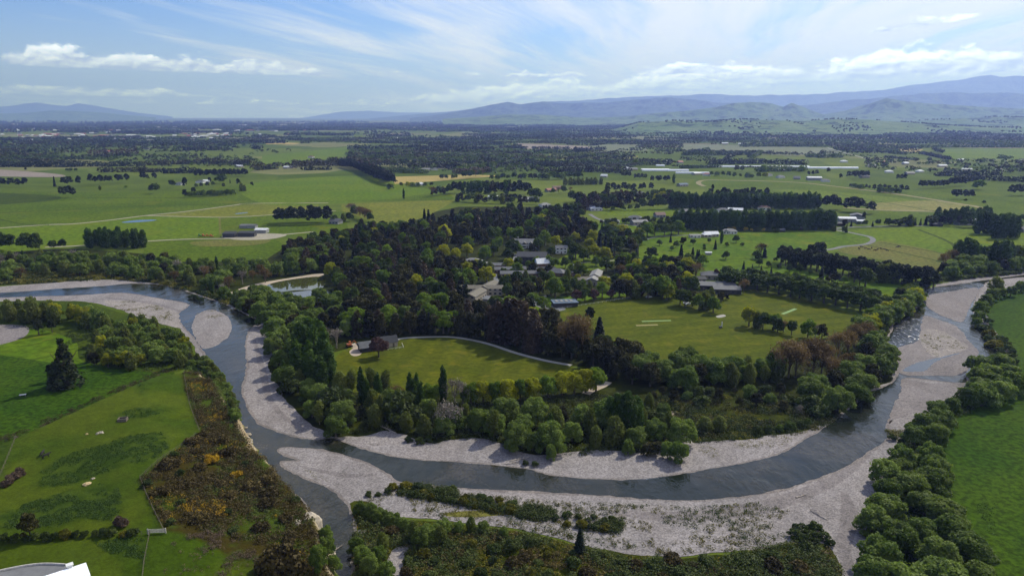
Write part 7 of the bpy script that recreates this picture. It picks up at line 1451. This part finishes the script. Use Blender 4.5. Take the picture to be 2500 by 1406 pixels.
# ------------------------------------------------------------------ labels that tell one tree from the next by what it stands beside
MARKS = {k_: W(*p_)[:2] for k_, p_ in {'round gravel island': (520, 805), 'upstream gravel bar': (350, 735), 'sandy pond shore': (620, 700), 'green pond': (720, 692), 'blue pond': (740, 722), 'purple oval tree': (925, 872), 'steep gabled pavilion': (890, 852), 'dark gabled pavilion': (950, 840),
    'lone tall cypress': (165, 940), 'grey gravel yard': (20, 815), 'middle of first oval': (1120, 880), 'sandy path end': (1485, 935), 'crossed dormitories': (1180, 718), 'smaller crossed block': (1450, 690), 'black flat building': (1378, 744), 'longest classroom block': (1275, 676), 'dark assembly hall': (1298, 640), 'white homestead': (1283, 604), 'fan roofed dining hall': (1154, 648), 'inner school lawn': (1440, 640),
    'white dark gabled cottage': (1518, 640), 'sprawling school wings': (1738, 705), 'first cricket pitch': (1600, 784), 'second cricket pitch': (1926, 760), 'golf course sand patch': (1634, 657), 'hipped white house': (1782, 570), 'dark stable': (1944, 561), 'grey bending lane': (2120, 585), 'olive cattle paddock': (2180, 615), 'long white barn': (2066, 541), 'ripe tan paddock': (2250, 503), 'racetrack curve': (1710, 447), 'grandstand': (1987, 440),
    'upper shingle bar': (2320, 740), 'weedy shingle bar': (2300, 840), 'bright right field': (2420, 1000), 'tip of gravel spit': (960, 1168), 'gravel beach': (1450, 1140), 'trail to the beach': (1665, 1060), 'pale rock cliff': (748, 1280), 'lone young fir': (1415, 1352), 'peninsula tip': (830, 1065), 'river bend pool': (2060, 1030), 'brown ploughed patch': (560, 596), 'dark farm sheds': (600, 577), 'pale roofed barn': (640, 568), 'pale puddle': (340, 541), 'tan hay field': (1050, 436), 'lone columnar poplar': (986, 486), 'white tunnel houses': (1600, 417), 'orchard block': (1860, 367), 'left ploughed strip': (60, 419), 'farm track bend': (434, 519), 'yellowing paddock': (620, 510), 'bright village roof': (1204, 484), 'red roofed house': (1345, 468), 'near end of oak avenue': (2210, 765), 'left end of oak avenue': (1765, 700), 'tall russet orange tree': (1405, 872), 'terrace gate': (385, 1302), 'distant town': (300, 332), 'low green hills': (1900, 325), 'right edge village': (2300, 408)}.items()}
KP = {'pine': 'dark round pine', 'hedge': 'dark clipped shelterbelt'}
ORD = ['nearest', 'second nearest', 'third nearest', 'fourth nearest', 'fifth nearest', 'sixth nearest', 'seventh nearest', 'eighth nearest', 'ninth nearest', 'tenth nearest', 'eleventh nearest', 'twelfth nearest']
mk = list(MARKS); mp = np.array([MARKS[k_] for k_ in mk]); buck = {}
for o, kind, x_, y_, g in AUTO:
    d = np.hypot(mp[:, 0] - x_, mp[:, 1] - y_); i = int(np.argmin(d)); dx, dy = x_ - mp[i, 0], (y_ - mp[i, 1])
    rel = ('right of' if dx > 0 else 'left of') if abs(dx) > abs(dy) * .7 else ('beyond' if dy > 0 else 'this side of')
    buck.setdefault((kind, mk[i], rel), []).append((d[i], o, g))
for (kind, m_, rel), L__ in buck.items():
    L__.sort(key=lambda q: q[0]); ph = KP.get(kind) or (kind[6:] + ' roofed house' if kind.startswith('house_') else NAMES[kind][2])
    for j, (d_, o, g) in enumerate(L__):
        if j < 12: o['label'] = f"{ph} {rel} the {m_}" + ('' if len(L__) == 1 else f", {ORD[j]} to it")
        else: o['label'] = f"{ph} well {rel} the {m_}, among its like"; o['group'] = f"{ph}s {rel} the {m_}"
        if len(o['label'].split()) > 16: o['label'] = o['label'].replace(' to it', '')
        if not o.get('group') and g: o['group'] = g
# ------------------------------------------------------------------ the air
m, t = new_mat('air'); v = t.new('ShaderNodeVolumePrincipled'); HZ = 3.8e-5
t.set(v.inputs['Color'], (0.52, 0.72, 1.75)); v.inputs['Density'].default_value = HZ; v.inputs['Anisotropy'].default_value = 0.33
t.l.new(v.outputs[0], t.new('ShaderNodeOutputMaterial').inputs['Volume'])
bx = [(sx, sy, sz) for sx in (-43000, 43000) for sy in (-43000, 43000) for sz in (-2.5, 1900.0)]
me = bpy.data.meshes.new('haze'); me.from_pydata(bx, [], [(0, 1, 3, 2), (4, 6, 7, 5), (0, 4, 5, 1), (2, 3, 7, 6), (0, 2, 6, 4), (1, 5, 7, 3)]); me.update(); me.materials.append(m)
hz = tag(link('haze', me), kind='stuff')
